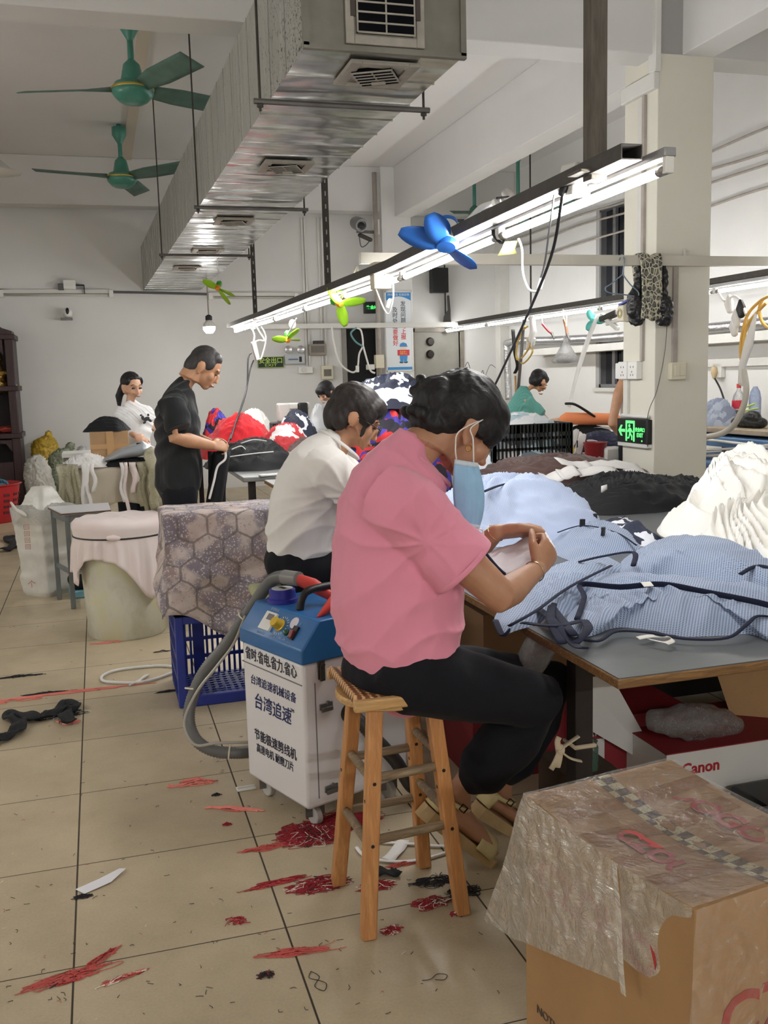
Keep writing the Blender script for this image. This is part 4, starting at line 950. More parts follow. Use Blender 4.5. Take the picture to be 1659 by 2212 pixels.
class Head:
    def __init__(s, C, f, u, k=1.0):
        s.C = Vector(C); s.f = Vector(f).normalized(); s.u = (Vector(u) - s.f * Vector(u).dot(s.f)).normalized(); s.l = s.u.cross(s.f); s.k = k
        s.R = Matrix((s.f, s.l, s.u)).transposed()
    def p(s, a, b_, c): return s.C + (s.f * a + s.l * b_ + s.u * c) * s.k
    def e(s, mb, c, r, rx=0): mb.ell(s.p(*c), [q * s.k for q in r], s.R, 24, 16)
    def skull(s, mb, neck_to, neck_r=.056):
        k = s.k
        s.e(mb, (-.004, 0, .022), (.094, .074, .098)); s.e(mb, (.035, 0, -.045), (.058, .058, .066)); s.e(mb, (.058, 0, -.092), (.030, .030, .024))
        for q in (-1, 1):
            s.e(mb, (.060, q * .036, -.032), (.026, .026, .028)); s.e(mb, (-.008, q * .074, -.012), (.020, .009, .033)); s.e(mb, (-.014, q * .081, -.002), (.021, .006, .026)); s.e(mb, (-.004, q * .075, -.042), (.009, .007, .012))
        s.e(mb, (.088, 0, .018), (.012, .052, .010)); s.e(mb, (.100, 0, -.022), (.013, .011, .026)); s.e(mb, (.106, 0, -.042), (.013, .014, .010)); s.e(mb, (.092, 0, -.072), (.012, .022, .013))
        if neck_to is not None: mb.loft([s.p(-.030, 0, -.03), s.p(-.030, 0, -.03).lerp(Vector(neck_to), .5), Vector(neck_to)], [neck_r * k, neck_r * k, neck_r * 1.12 * k], [neck_r * k, neck_r * k, neck_r * 1.15 * k], side=s.l)
    def features(s, par, brow=M_hair, closed=True):
        for q in (-1, 1):
            b = MB(); s.e(b, (.0865, q * .032, -.006), (.008, .015, .0035 if closed else .0065)); b.build('eye', M_eye, par, smooth=True)
            b = MB(); b.loft([s.p(.094, q * .014, .018), s.p(.093, q * .032, .024), s.p(.080, q * .050, .018)], [.0035 * s.k] * 3, [.0025 * s.k] * 3, n=8); b.build('eyebrow', brow, par, smooth=True)
        b = MB(); b.loft([s.p(.094, -.022, -.072), s.p(.1035, 0, -.072), s.p(.094, .022, -.072)], [.004 * s.k, .006 * s.k, .004 * s.k], [.004 * s.k, .007 * s.k, .004 * s.k], n=10); b.build('mouth', M_lip, par, smooth=True)
def hand(mb, wrist, d, n, s, curls=(.5, .9, 1.0), size=1.0, thumb=(.5, .8), spread=.06):
    """palm + five bent fingers. d towards the fingers, n palm side (fingers curl to it), s towards the thumb"""
    d = Vector(d).normalized(); n = (Vector(n) - d * Vector(n).dot(d)).normalized(); sv = Vector(s); s = (sv - d * sv.dot(d) - n * sv.dot(n)).normalized(); w = Vector(wrist); k = size
    mb.loft([w, w + d * .03 * k, w + d * .062 * k, w + d * .084 * k], [.026 * k, .034 * k, .040 * k, .039 * k], [.020 * k, .018 * k, .016 * k, .013 * k], side=s, n=16)
    for i, (o, L) in enumerate(((.030, .068), (.0105, .076), (-.0105, .071), (-.030, .056))):
        p = w + d * (.084 - .004 * abs(i - 1)) * k + s * o * k; a = 0; pts = [p - d * .012 * k]; rs = [.0095 * k]; c_ = curls if not isinstance(curls[0], (tuple, list)) else curls[i]
        pts.append(p); rs.append(.0098 * k)
        for q, fr in zip(c_, (.44, .31, .25)):
            a += q; dd = d * math.cos(a) + n * math.sin(a) + s * spread * (1.5 - i) * .5; p = p + dd.normalized() * L * fr * k; pts.append(p); rs.append((.0092 if fr > .4 else .0082 if fr > .3 else .0072) * k)
        mb.loft(pts, rs, rs, side=s, n=12, cap=2)
    t0 = w + d * .020 * k + s * .020 * k; a = thumb[0]; t1 = t0 + (d * math.cos(a) * .75 + s * .75 + n * math.sin(a) * .5).normalized() * .042 * k
    t2 = t1 + (d * 1.0 + s * .25 + n * math.sin(thumb[1]) * .6).normalized() * .034 * k; t3 = t2 + (d * 1.0 - s * .05 + n * math.sin(thumb[1]) * .8).normalized() * .026 * k
    mb.loft([t0, t1, t2, t3], [.014 * k, .0125 * k, .0105 * k, .0085 * k], [.016 * k, .0125 * k, .010 * k, .008 * k], side=s, n=12, cap=2)
def limb(mb, pts, r, flat=1.0, side=(0, 1, 0), n=18): mb.loft(pts, r, [q * flat for q in r], side=side, n=n)
def frame(dirx):
    x = Vector(dirx).normalized(); y = x.orthogonal().normalized(); return Matrix((x, y, x.cross(y)))
def tuck(*segs, d=-.022):
    """keep the skin a little inside the clothes along these (a, b, r) capsules"""
    S_ = [(Vector(a), Vector(b_), r) for a, b_, r in segs]
    def f(c, n_):
        c = Vector(c)
        for a, b_, r in S_:
            ab = b_ - a; t = max(0, min(1, (c - a).dot(ab) / ab.length_squared))
            if (c - a - ab * t).length < r: return d
        return 0.0
    return f
# ---- the woman in pink
YC = .05
def W(px, py, Y=YC): return at_y(px, py, Y)
pw = tag(bpy.data.objects.new('person', None), 'seated person in a pink t-shirt with a blue mask hanging from one ear', 'person'); COL.objects.link(pw); pw.location = (0.96, .04, .72)
hd = Head(W(994, 922, .075), (.81, .13, -.57), (.56, .08, .82), 1.17)
b = MB()
hd.skull(b, W(888, 990, .05), .060)
# torso under the clothes
tor = [(862, 1455), (862, 1350), (856, 1250), (850, 1150), (850, 1080), (868, 1020)]
b.loft([W(*q) for q in tor], [.17, .165, .16, .155, .15, .09], [.13, .15, .155, .14, .12, .085], side=(0, 1, 0), n=24)
SHn, EL, WRn = W(862, 1085, -.10), W(1082, 1288, -.17), W(1158, 1232, -.03)
limb(b, [SHn, SHn.lerp(EL, .5), SHn.lerp(EL, .85) , EL, EL.lerp(WRn, .28) + Vector((0, 0, -.004)), EL.lerp(WRn, .7), WRn], [.066, .060, .052, .050, .046, .036, .029], side=(0, 1, 0))
SHf, ELf, WRf = W(880, 1070, .24), W(985, 1235, .34), W(1072, 1150, .20)
limb(b, [SHf, ELf, ELf.lerp(WRf, .4), WRf], [.06, .046, .042, .028])
hand(b, WRn + (WRn - EL).normalized() * .006, (.62, .42, .50), (-.35, .85, -.1), (-.15, .55, .75), curls=((.55, 1.0, .9), (.65, 1.1, .9), (.75, 1.15, .9), (.85, 1.2, .9)), size=1.12, thumb=(.5, .9))
hand(b, WRf, (.95, -.10, .02), (.1, -.45, -.85), (.25, -.9, .3), curls=((.35, .95, .8), (.6, 1.0, .8), (.7, 1.0, .8), (.8, 1.0, .8)), size=1.24, thumb=(.35, .5))
# legs
HPn, KNn, ANn = W(880, 1462, -.06), W(1150, 1515, -.03), W(992, 1706, .11)
limb(b, [HPn, HPn.lerp(KNn, .5), KNn, KNn.lerp(ANn, .35), KNn.lerp(ANn, .8), ANn], [.085, .075, .056, .056, .040, .036])
HPf, KNf, ANf = W(890, 1455, .18), W(1190, 1480, .26), W(1085, 1690, .33)
limb(b, [HPf, HPf.lerp(KNf, .5), KNf, KNf.lerp(ANf, .35), ANf], [.085, .075, .055, .055, .036])
HE, TO = W(950, 1728, .12), W(1068, 1832, .14)
fd = (TO - HE).normalized()
b.loft([HE, HE.lerp(TO, .3) + Vector((0, 0, .006)), HE.lerp(TO, .65), HE.lerp(TO, .88)], [.038, .042, .052, .050], [.038, .042, .032, .020], side=(0, 1, 0), n=16)
b.loft([ANn, ANn.lerp(HE.lerp(TO, .35), .55), HE.lerp(TO, .45)], [.037, .036, .032], [.037, .038, .024], side=(0, 1, 0), n=16)
for k in range(5): b.ell(TO + Vector((-.006 - .006 * abs(k - 3.2), .034 - .017 * k, .002)), (.016, .0085, .009), (0, .5, 0), 12, 8)
HE2, TO2 = W(1058, 1722, .34), W(1140, 1785, .36)
b.loft([HE2, HE2.lerp(TO2, .5), TO2], [.028, .036, .034], [.028, .024, .013], side=(0, 1, 0), n=14); b.loft([ANf, HE2.lerp(TO2, .4)], [.036, .03], [.036, .024], n=14)
body = organic('body', b, M_skin1, pw, 0.0042, 7, tuck((W(862, 1440), W(858, 1075), .19), (SHn, SHn.lerp(EL, .3), .10), (SHf, SHf.lerp(ELf, .4), .1), (HPn, KNn, .12), (HPf, KNf, .12)))
hd.features(pw)
# hair: full cap with loose bun and fringe
b = MB()
hd.e(b, (-.016, 0, .048), (.108, .092, .098)); hd.e(b, (-.062, 0, .005), (.072, .080, .080)); hd.e(b, (.048, 0, .062), (.064, .076, .060)); hd.e(b, (-.105, 0, .020), (.050, .060, .060)); hd.e(b, (-.080, .0, -.030), (.052, .068, .055)); hd.e(b, (-.052, 0, -.062), (.045, .055, .034))
for q in (-1, 1): hd.e(b, (.060, q * .048, .030), (.036, .030, .048)); hd.e(b, (.022, q * .072, .022), (.034, .016, .040)); 
hd.e(b, (.094, 0, .052), (.026, .052, .030)); hd.e(b, (.112, .03, .022), (.012, .030, .026))
rr = random.Random(4)
for k in range(16):
    a = rr.uniform(-.055, .055); c_ = rr.uniform(-.05, .07); hd.e(b, (-.128 - rr.uniform(-.012, .016), a, c_), (.017, .016, .016))
organic('hair', b, M_hair, pw, 0.006, 3, lambda c, n_: .0035 * folds(c, frame((.5, .2, -.8)), (6, 60, 60), 1) + .006 * nz(c, 28, 2) * (1 if (c - np.array(hd.C)) @ np.array(hd.f) < -.09 else .2))
for k in range(7):
    a = rr.uniform(-.03, .03); p0_ = hd.p(-.02 + a, rr.uniform(-.03, .03), .135); p1_ = p0_ + Vector((rr.uniform(-.06, .09), rr.uniform(-.03, .03), rr.uniform(.005, .03))); 
    MB().tube(catmull([p0_, p0_.lerp(p1_, .5) + Vector((0, 0, .022)), p1_], 5), [.0009] * 11, 4).build('loose_hair', M_hair, pw)
# ear ring
er = hd.p(.008, -.084, -.054)
MB().lathe([(.0085, -.0014), (.0105, 0), (.0085, .0014), (.0065, 0)], er, 18, hd.l * 1 + hd.f * .3, closed=True).build('earring', mat('gold', (222, 180, 100), 0.25, 1.0), pw, smooth=True)
# t-shirt
b = MB()
sec = [(868, 1428, .200, .166), (862, 1370, .212, .186), (858, 1290, .208, .199), (854, 1210, .203, .192), (850, 1140, .200, .176), (848, 1080, .195, .152), (854, 1030, .165, .122), (868, 990, .105, .088)]
b.loft([W(q[0], q[1]) for q in sec], [q[2] for q in sec], [q[3] for q in sec], side=(0, 1, 0), n=28, cap=1)
b.ell(W(899, 1024), (.10, .125, .055), (0, .72, 0)); SL1 = W(1003, 1226, -.158)
b.loft([W(842, 1075, -.06), W(880, 1098, -.125), SHn.lerp(SL1, .55), SL1], [.10, .098, .092, .098], [.10, .105, .098, .104], side=(0, 1, 0), n=22, cap=0)
SL2 = W(965, 1200, .33); b.loft([W(850, 1075, .13), W(880, 1090, .22), SL2], [.10, .095, .09], [.10, .095, .095], side=(0, 1, 0), n=20, cap=0)
Ra = frame((.62, 0, -.78)); Rb = frame((.9, 0, .35)); Rc = frame((.75, 0, -.5))
arm_ = SHn + Vector((.03, -.03, -.06))
pit = W(905, 1165, -.15)
def shirt_d(c, n_):
    d = 0.0; z = c[2]; rx, rz = c[0] - pit.x, z - pit.z; r = math.hypot(rx, rz); th = math.atan2(rz, rx); w_ = nz(c, 5, 2); near = 1 if c[1] < .12 else .5
    sl = max(0, min(1, (c[0] - pit.x + .02) / .05)) * (1 if c[1] < -.06 else 0)                       # sleeve side
    rad = math.exp(-((r - .11) / .16) ** 2) * min(1, r / .05)
    d += .0085 * ((1 - abs(math.sin(th * 4.5 + w_ * 2.6 + r * 4))) ** 1.4 - .25) * rad * near * (1 - .45 * sl)
    lo = max(0, min(1, (1.05 - z) / .12)) * max(.06, min(1, (z - .765) / .09))
    ph = z * 30 - c[0] * 12 + nz(c, 3.2, 5) * 5.5 + c[1] * 8
    d += .0110 * ((1 - abs(math.sin(ph))) ** 1.4 - .25) * lo * (.55 + .9 * max(-.4, nz(c, 4, 9)))
    d += .0050 * ((1 - abs(math.sin(z * 52 - c[0] * 20 + nz(c, 5, 3) * 6))) ** 1.5 - .25) * lo * max(0, min(1, (.92 - z) / .1))
    up_ = max(0, min(1, (z - 1.08) / .1)); d += .0035 * ((1 - abs(math.sin(c[0] * 22 + z * 18 + nz(c, 4, 7) * 4))) ** 1.5 - .25) * up_
    d -= .0045 * math.exp(-((r - .035) / .025) ** 2) * near
    d += .004 * nz(c, 7, 4); return d
M_pink = fabric('rose pink cotton', (228, 146, 168), var=0.02, sheen=.2)
organic('t_shirt', b, M_pink, pw, 0.0055, 5, shirt_d)
# collar rib, sleeve hem and side seam
nb = W(880, 985); 
cpts = []
for k in range(25):
    a = 2 * PI * k / 24; q = W(909, 1000, .05) + Vector((.082 * math.cos(a), .088 * math.sin(a), -.074 * math.cos(a) + .006 * math.cos(2 * a))); cpts.append(q)
MB().tube(cpts[:-1], .0055, 8, closed=True, flat=1.6).build('collar', M_pink, pw, smooth=True)
ax0 = (SL1 - SHn).normalized(); 
MB().lathe([(.1005, -.012), (.1025, -.006), (.1025, .002), (.100, .004), (.094, .002), (.096, -.01)], SL1, 32, ax0, closed=True).build('sleeve_hem', M_pink, pw, smooth=True)
# trousers
b = MB()
b.ell(W(862, 1440), (.175, .195, .125)); b.ell(W(900, 1455, -.05), (.15, .11, .105))
b.loft([HPn + Vector((.0, -.01, .012)), HPn.lerp(KNn, .45) + Vector((.01, -.005, .004)), KNn + Vector((.015, -.005, .0)), KNn.lerp(ANn, .3) + Vector((.01, -.01, -.012)), KNn.lerp(ANn, .62) + Vector((.02, -.01, .0)), KNn.lerp(ANn, .80) + Vector((.022, -.01, .01))], [.115, .108, .100, .098, .090, .086], [.118, .108, .092, .092, .086, .084], side=(0, 1, 0), n=24, cap=1)
b.loft([HPf, HPf.lerp(KNf, .5), KNf, KNf.lerp(ANf, .35), KNf.lerp(ANf, .8)], [.115, .105, .092, .090, .080], [.115, .105, .09, .09, .08], side=(0, 1, 0), n=22, cap=1)
M_pants = fabric('black trouser cloth', (20, 21, 27), sheen=.03, var=0.1, fold=0.3, fscale=(5, 5, 8))
Rp = frame((.2, .3, -.9))
organic('trousers', b, M_pants, pw, 0.008, 6, lambda c, n_: .006 * folds(c, Rp, (4, 16, 16), 2) + .004 * nz(c, 11, 4))
# wrist bands
M_gold2 = mat('pale gold bangle', (222, 190, 150), 0.2, 1.0)
for p_, d_, r_, nm in ((WRn - (WRn - EL).normalized() * .012, (WRn - EL), .032, 'near'), (WRf - (WRf - ELf).normalized() * .004, (WRf - ELf), .0305, 'far')):
    MB().lathe([(r_, -.0022), (r_ + .002, 0), (r_, .0022), (r_ - .001, 0)], p_, 28, d_, closed=True).build('bangle', M_gold2, pw, smooth=True)
# sandals
M_sand = mat('cream strap leather', (206, 190, 138), 0.45, 0, 0.06, 20, 0.3, 40, 0.004); M_sole = mat('tan cork sole', (182, 154, 110), 0.6, 0, 0.1, 20)
def sandal(he, to, lat):
    he, to = Vector(he), Vector(to); d = (to - he); L = d.length; d = d / L; s = Vector((0, 1, 0)); s = (s - d * s.dot(d)).normalized(); n = d.cross(s) * -1
    if n.z < 0: n = -n
    P = []; Q = []
    b = MB(); rows = 14; rt, rb = [], []
    for i in range(rows + 1):
        f = i / rows; wd = .037 + .014 * math.sin(min(1, f * 1.1) * PI * .75); wd *= (math.sqrt(max(0, 1 - ((f - .9) / .12) ** 2)) if f > .9 else 1) * (math.sqrt(max(0.02, 1 - ((.10 - f) / .11) ** 2)) if f < .1 else 1)
        c_ = he - d * .03 + d * (L + .06) * f + n * (-.036 + .012 * f)
        th = .046 - .018 * f
        rt.append((c_ - s * wd, c_ + s * wd)); rb.append((c_ - s * wd * 1.04 - n * th, c_ + s * wd * 1.04 - n * th))
    for i in range(rows):
        b.add([rt[i][0], rt[i][1], rt[i + 1][1], rt[i + 1][0], rb[i][0], rb[i][1], rb[i + 1][1], rb[i + 1][0]], [(0, 1, 2, 3), (7, 6, 5, 4), (0, 3, 7, 4), (1, 5, 6, 2)])
    b.add(list(rt[0]) + list(rb[0])[::-1], [(0, 1, 2, 3)]); b.add(list(rt[-1]) + list(rb[-1])[::-1], [(0, 1, 2, 3)]); b.build('sandal_sole', M_sole, pw, smooth='auto')
    c_ = he + d * L * .78
    P = [[c_ + d * (k - .5) * .078 + s * math.cos(a) * -.060 + n * (math.sin(a) * .062 - .034) for k in (0, .25, .5, .75, 1)] for a in np.linspace(0, PI, 15)]
    MB().grid(P).build('sandal_toe_strap', M_sand, pw, smooth=True, solid=0.004)
    an = he + d * L * .12 + n * .028
    ring = [an + d * (.058 * math.cos(a) + .012) + s * .050 * math.sin(a) + n * (.012 * math.cos(a)) for a in np.linspace(0, 2 * PI, 29)[:-1]]
    MB().tube(ring, .008, 6, closed=True, flat=.3, side=n).build('sandal_ankle_strap', M_sand, pw, smooth=True)
    P = [[he + d * (-.006 - .024 * math.sin(a) + .010 * k) + s * math.cos(a) * .039 + n * (-.030 + .06 * k * 1.0) for k in (0, .5, 1)] for a in np.linspace(-.2, PI + .2, 13)]
    MB().grid(P).build('sandal_heel_counter', M_sand, pw, smooth=True, solid=0.004)
    bu = an + d * .018 - s * .052 + n * .005; b = MB()
    for a_, c_2 in (((-.012, -.010), (.012, -.010)), ((-.012, .010), (.012, .010)), ((-.012, -.010), (-.012, .010)), ((.012, -.010), (.012, .010))): b.bar(bu + d * a_[0] + n * a_[1], bu + d * c_2[0] + n * c_2[1], .003, .003)
    b.build('sandal_buckle', mat('dark buckle', (50, 34, 36), 0.3, 0.5), pw)
sandal(HE, TO, -1); sandal(HE2, TO2, -1)
# mask hanging from the near ear
eo = hd.p(0, -.088, .0); YM = hd.p(0, -.094, 0).y - .012
M_maskb = mat('pale blue mask fabric', (150, 192, 226), 0.8, 0, 0.04, 30); 
mk = tag(bpy.data.objects.new('face_mask', None), 'pale blue surgical mask dangling below the ear of the pink-shirted person', 'face mask'); COL.objects.link(mk)
tl, tr_, blp, brp = at_y(982, 992, YM), at_y(1031, 1000, YM), at_y(990, 1132, YM - .03), at_y(1034, 1142, YM - .03); mk.location = tl
ml, mr = at_y(979, 1070, YM - .02), at_y(1046, 1075, YM - .02)
P = []
for i in range(17):
    f = i / 16
    L_ = (tl * (1 - f) ** 2 + (ml * 2 - (tl + blp) * .5) * 2 * f * (1 - f) + blp * f * f); R_ = (tr_ * (1 - f) ** 2 + (mr * 2 - (tr_ + brp) * .5) * 2 * f * (1 - f) + brp * f * f)
    P.append([L_.lerp(R_, j / 14) + Vector((0, -.018 * math.sin(PI * j / 14) * (.4 + math.sin(PI * f)) + (.003 if j in (6, 7, 10) else 0) - (.002 if j in (5, 11) else 0), 0)) for j in range(15)])
MB().grid(P).build('mask_panel', M_maskb, mk, smooth=True, solid=0.0022)
for i0, i1 in ((0, 1), (15, 16)):
    MB().grid([[q + Vector((0, -.0025, 0)) for q in P[i0]], [q + Vector((0, -.0025, 0)) for q in P[i1]]]).build('mask_edge', mat('white mask edge', (206, 218, 230), 0.8), mk, smooth=True, solid=0.001)
M_loop = mat('white elastic', (232, 230, 226), 0.7)
curve_obj('ear_loop', [tl + (tr_ - tl) * .08, at_y(984, 965, YM), at_y(992, 932, YM + .006), hd.p(.004, -.083, .030), at_y(1017, 925, YM + .006), at_y(1022, 950, YM), at_y(1023, 999, YM)], .0021, M_loop, mk, 6)
curve_obj('lower_loop', [blp + Vector((.01, 0, 0)), at_y(1034, 1168, YM - .035), at_y(1044, 1160, YM - .04), at_y(1042, 1145, YM - .035), brp - Vector((.006, 0, 0))], .0021, M_loop, mk, 6)
# ------------------------------------------------------------------ the other people
def person(label, loc):
    o = tag(bpy.data.objects.new('person', None), label, 'person'); COL.objects.link(o); o.location = Vector(loc); return o
# woman in white, seated at the same table behind the woman in pink
Y2 = 1.35
def W2(px, py, Y=Y2): return at_y(px, py, Y)
w2 = person('seated person in a white t-shirt and glasses with a black bob', W2(650, 1240))
hd = Head(W2(766, 902, 1.36), (.87, -.16, -.46), (.46, -.06, .88), 1.10)
b = MB(); hd.skull(b, W2(728, 968), .058)
b.loft([W2(650, 1215), W2(652, 1150), W2(668, 1060), W2(690, 1000)], [.15, .15, .15, .09], [.13, .14, .13, .08], n=20)
S_, E_, R_ = W2(700, 1010, 1.18), W2(800, 1120, 1.12), W2(900, 1100, 1.28)
limb(b, [S_, S_.lerp(E_, .6), E_, E_.lerp(R_, .4), R_], [.062, .05, .045, .04, .027]); hand(b, R_, (.9, .3, .1), (0, .8, -.6), (0, .6, .8), curls=(.5, .9, .8))
S2, E2, R2 = W2(710, 1000, 1.52), W2(800, 1110, 1.62), W2(900, 1090, 1.45)
limb(b, [S2, E2, R2], [.06, .045, .028]); hand(b, R2, (.9, -.3, .1), (0, -.8, -.6), (0, -.6, .8), curls=(.5, .9, .8))
for yo in (-.10, .12):
    h_, k_, a_, t_2 = Vector((.98, Y2 + yo, .78)), Vector((1.40, Y2 + yo, .76)), Vector((1.30, Y2 + yo, .10)), Vector((1.46, Y2 + yo, .035))
    limb(b, [h_, k_, k_.lerp(a_, .4), a_], [.08, .055, .052, .036]); b.loft([a_ + Vector((-.05, 0, -.05)), a_ + Vector((.04, 0, -.04)), t_2], [.03, .036, .036], [.03, .03, .016])
organic('body', b, M_skin2, w2, 0.006, 6, tuck((W2(650, 1200), W2(690, 985), .19), (S_, S_.lerp(E_, .5), .1), (S2, S2.lerp(E2, .5), .1))); hd.features(w2)
b = MB()
hd.e(b, (-.016, 0, .045), (.106, .088, .090)); hd.e(b, (-.062, 0, -.005), (.060, .080, .085)); hd.e(b, (.052, 0, .066), (.056, .072, .046))
for q in (-1, 1): hd.e(b, (.040, q * .068, .028), (.034, .016, .046)); hd.e(b, (-.050, q * .068, -.02), (.036, .018, .058)); hd.e(b, (.046, q * .074, -.020), (.009, .007, .045))
organic('hair', b, M_hairb, w2, 0.006, 4, lambda c, n_: .004 * folds(c, frame((.4, 0, -.9)), (5, 55, 55), 1))
M_lens = film_mat('spectacle lens', (240, 240, 244), clear=0.9, scale=3, strength=0.05)
g = MB()
for q in (-1, 1):
    g.tube([hd.p(.108, q * .034 + .024 * math.cos(a), -.008 + .019 * math.sin(a)) for a in np.linspace(0, 2 * PI, 21)[:-1]], .0016, 6, closed=True)
    g.tube([hd.p(.108, q * .058, -.004), hd.p(.07, q * .080, .0), hd.p(.005, q * .085, .004)], .0018, 6)
g.tube([hd.p(.109, -.010, -.004), hd.p(.111, 0, -.002), hd.p(.109, .010, -.004)], .0016, 6); gl_ = g.build('glasses', M_black, w2, smooth=True)
b = MB()
for q in (-1, 1): b.lathe([(0, 0), (.022, 0), (.022, .001), (0, .001)], hd.p(.108, q * .034, -.008), 20, hd.f)
b.build('lens', M_lens, gl_)
b = MB()
sec = [(653, 1200, .175, .142), (655, 1150, .185, .158), (660, 1095, .185, .155), (668, 1045, .18, .142), (682, 1000, .165, .115), (702, 968, .11, .085)]
b.loft([W2(q[0], q[1]) for q in sec], [q[2] for q in sec], [q[3] for q in sec], n=26, cap=1)
SLa = W2(775, 1070, 1.135); b.loft([W2(690, 1000, 1.24), S_ + Vector((.02, 0, -.01)), SLa], [.085, .085, .080], [.09, .09, .085], n=18, cap=0)
b.loft([W2(700, 995, 1.45), S2 + Vector((.02, 0, 0)), W2(772, 1050, 1.58)], [.085, .08, .075], [.09, .085, .08], n=18, cap=0)
M_wshirt = fabric('white jersey', (234, 232, 228), var=0.02)
Rw = frame((.75, 0, .55)); arm2 = W2(740, 1060, 1.2)
organic('t_shirt', b, M_wshirt, w2, 0.007, 5, lambda c, n_: .0095 * ((1 - abs(math.sin(math.atan2(c[2] - arm2.z, c[0] - arm2.x) * 5.5 + nz(c, 5, 2) * 2.5))) ** 1.4 - .25) * math.exp(-((math.dist(c, arm2) - .1) / .17) ** 2) + .009 * ((1 - abs(math.sin(c[2] * 34 - c[0] * 7 + nz(c, 4, 5) * 5))) ** 1.4 - .25) * max(.15, min(1, (1.2 - c[2]) / .15)))
nb2 = W2(734, 960); MB().tube([nb2 + Vector((.076 * math.cos(a), .080 * math.sin(a), -.062 * math.cos(a))) for a in np.linspace(0, 2 * PI, 25)[:-1]], .006, 8, closed=True, flat=1.6).build('collar', M_wshirt, w2, smooth=True)
b = MB(); b.ell(W2(652, 1210), (.165, .19, .12))
for yo in (-.10, .12):
    b.loft([(.95, Y2 + yo, .80), (1.18, Y2 + yo, .79), (1.41, Y2 + yo, .77), (1.38, Y2 + yo, .55), (1.33, Y2 + yo, .22)], [.11, .10, .085, .08, .07], [.11, .10, .085, .08, .07], n=20)
organic('trousers', b, M_pants, w2, 0.010, 5, lambda c, n_: .008 * folds(c, Rp, (4, 16, 16), 2))
t = thing('stool', 'low stool with greenish plastic-wrapped seat under the white-shirted person', 'stool', (.92, 1.35, 0))
M_wrap = mat('greenish plastic wrapped pad', (176, 180, 136), 0.25, 0, 0.15, 7, 0.4, 25, 0.01)
b = MB(); b.loft([(.76, 1.35, .715), (1.10, 1.35, .715)], [.17, .17], [.022, .022], n=20); b.build('seat', M_wrap, t, smooth=True)
for x in (.80, 1.06):
    for y in (1.22, 1.48): MB().bar((x, y, .70), (x + (x - .93) * .3, y + (y - 1.35) * .3, 0), .04, .04).build('leg', M_wood, t, bevel=0.004)
for y in (1.21, 1.49): MB().bar((.79, y, .3), (1.07, y, .3), .02, .025).build('rung', M_rung, t)
# standing man in black
Y3 = 4.0
def W3(px, py, Y=Y3): return at_y(px, py, Y)
w3 = person('standing person in a black t-shirt and black trousers looking down at a garment', (.72, Y3, 0))
hd = Head(W3(440, 792, 4.0), (.80, -.12, -.52), (.50, -.06, .86), 1.16)
b = MB(); hd.skull(b, W3(388, 848), .066)
b.loft([W3(392, 1060), W3(390, 980), W3(385, 905), W3(380, 862)], [.16, .155, .185, .14], [.12, .12, .13, .09], n=20)
S_, E_, R_ = W3(372, 872, 3.80), W3(380, 945, 3.74), W3(455, 962, 3.84)
limb(b, [S_, S_.lerp(E_, .5), E_, E_.lerp(R_, .35), R_], [.066, .058, .052, .05, .033]); hand(b, R_, (.92, .2, -.1), (0, .75, -.65), (.1, .6, .8), curls=(.7, 1.1, .9), size=1.12)
S2, E2, R2 = W3(385, 870, 4.24), W3(400, 940, 4.30), W3(455, 958, 4.06)
limb(b, [S2, E2, E2.lerp(R2, .4), R2], [.06, .05, .048, .032]); hand(b, R2, (.92, -.2, -.1), (0, -.75, -.65), (.1, -.6, .8), curls=(.7, 1.1, .9), size=1.12)
for yo in (-.10, .11):
    b.loft([(.66, Y3 + yo, .85), (.68, Y3 + yo, .48), (.66, Y3 + yo, .09)], [.085, .058, .038], [.085, .058, .038], n=16); b.loft([(.62, Y3 + yo, .045), (.72, Y3 + yo, .05), (.84, Y3 + yo, .03)], [.034, .04, .04], [.034, .034, .02], n=14)
organic('body', b, M_skin2, w3, 0.006, 6, tuck((W3(390, 1060), W3(382, 872), .2), (S_, S_.lerp(E_, .55), .1), (S2, S2.lerp(E2, .5), .1), d=-.03)); hd.features(w3)
b = MB(); hd.e(b, (-.010, 0, .034), (.092, .0775, .090)); hd.e(b, (-.050, 0, -.020), (.058, .073, .078)); hd.e(b, (.030, 0, .070), (.050, .060, .044))
for q in (-1, 1): hd.e(b, (.020, q * .062, .026), (.036, .015, .036))
organic('hair', b, M_hairg, w3, 0.006, 5, lambda c, n_: .0012 * nz(c, 60, 2))
b = MB()
sec = [(384, 1052, .185, .150), (386, 985, .18, .152), (384, 930, .19, .150), (382, 890, .205, .140), (386, 862, .18, .11), (393, 840, .10, .078)]
b.loft([W3(q[0], q[1]) for q in sec], [q[2] for q in sec], [q[3] for q in sec], n=26, cap=1)
b.loft([W3(380, 868, 3.88), S_ + Vector((.0, -.01, 0)), W3(387, 925, 3.745)], [.085, .088, .085], [.09, .09, .085], n=18, cap=0, side=(0, 1, 0))
b.loft([W3(385, 868, 4.15), S2, W3(395, 915, 4.28)], [.085, .085, .085], [.09, .09, .085], n=18, cap=0)
M_blk = fabric('black cotton', (34, 36, 38), var=0.1, fold=0.3, fscale=(4, 4, 10))
organic('t_shirt', b, M_blk, w3, 0.008, 5, lambda c, n_: .016 * crease(c, 10, 3, 4))
b = MB(); b.loft([W3(388, 1075), W3(388, 1045)], [.165, .165], [.125, .125], n=20)
for yo in (-.095, .105): b.loft([(.655, Y3 + yo, .90), (.68, Y3 + yo, .5), (.66, Y3 + yo, .08)], [.095, .085, .075], [.115, .095, .08], n=18, cap=1)
organic('trousers', b, M_pants, w3, 0.010, 5, lambda c, n_: .008 * folds(c, frame((0, 0, 1)), (4, 16, 16), 2))
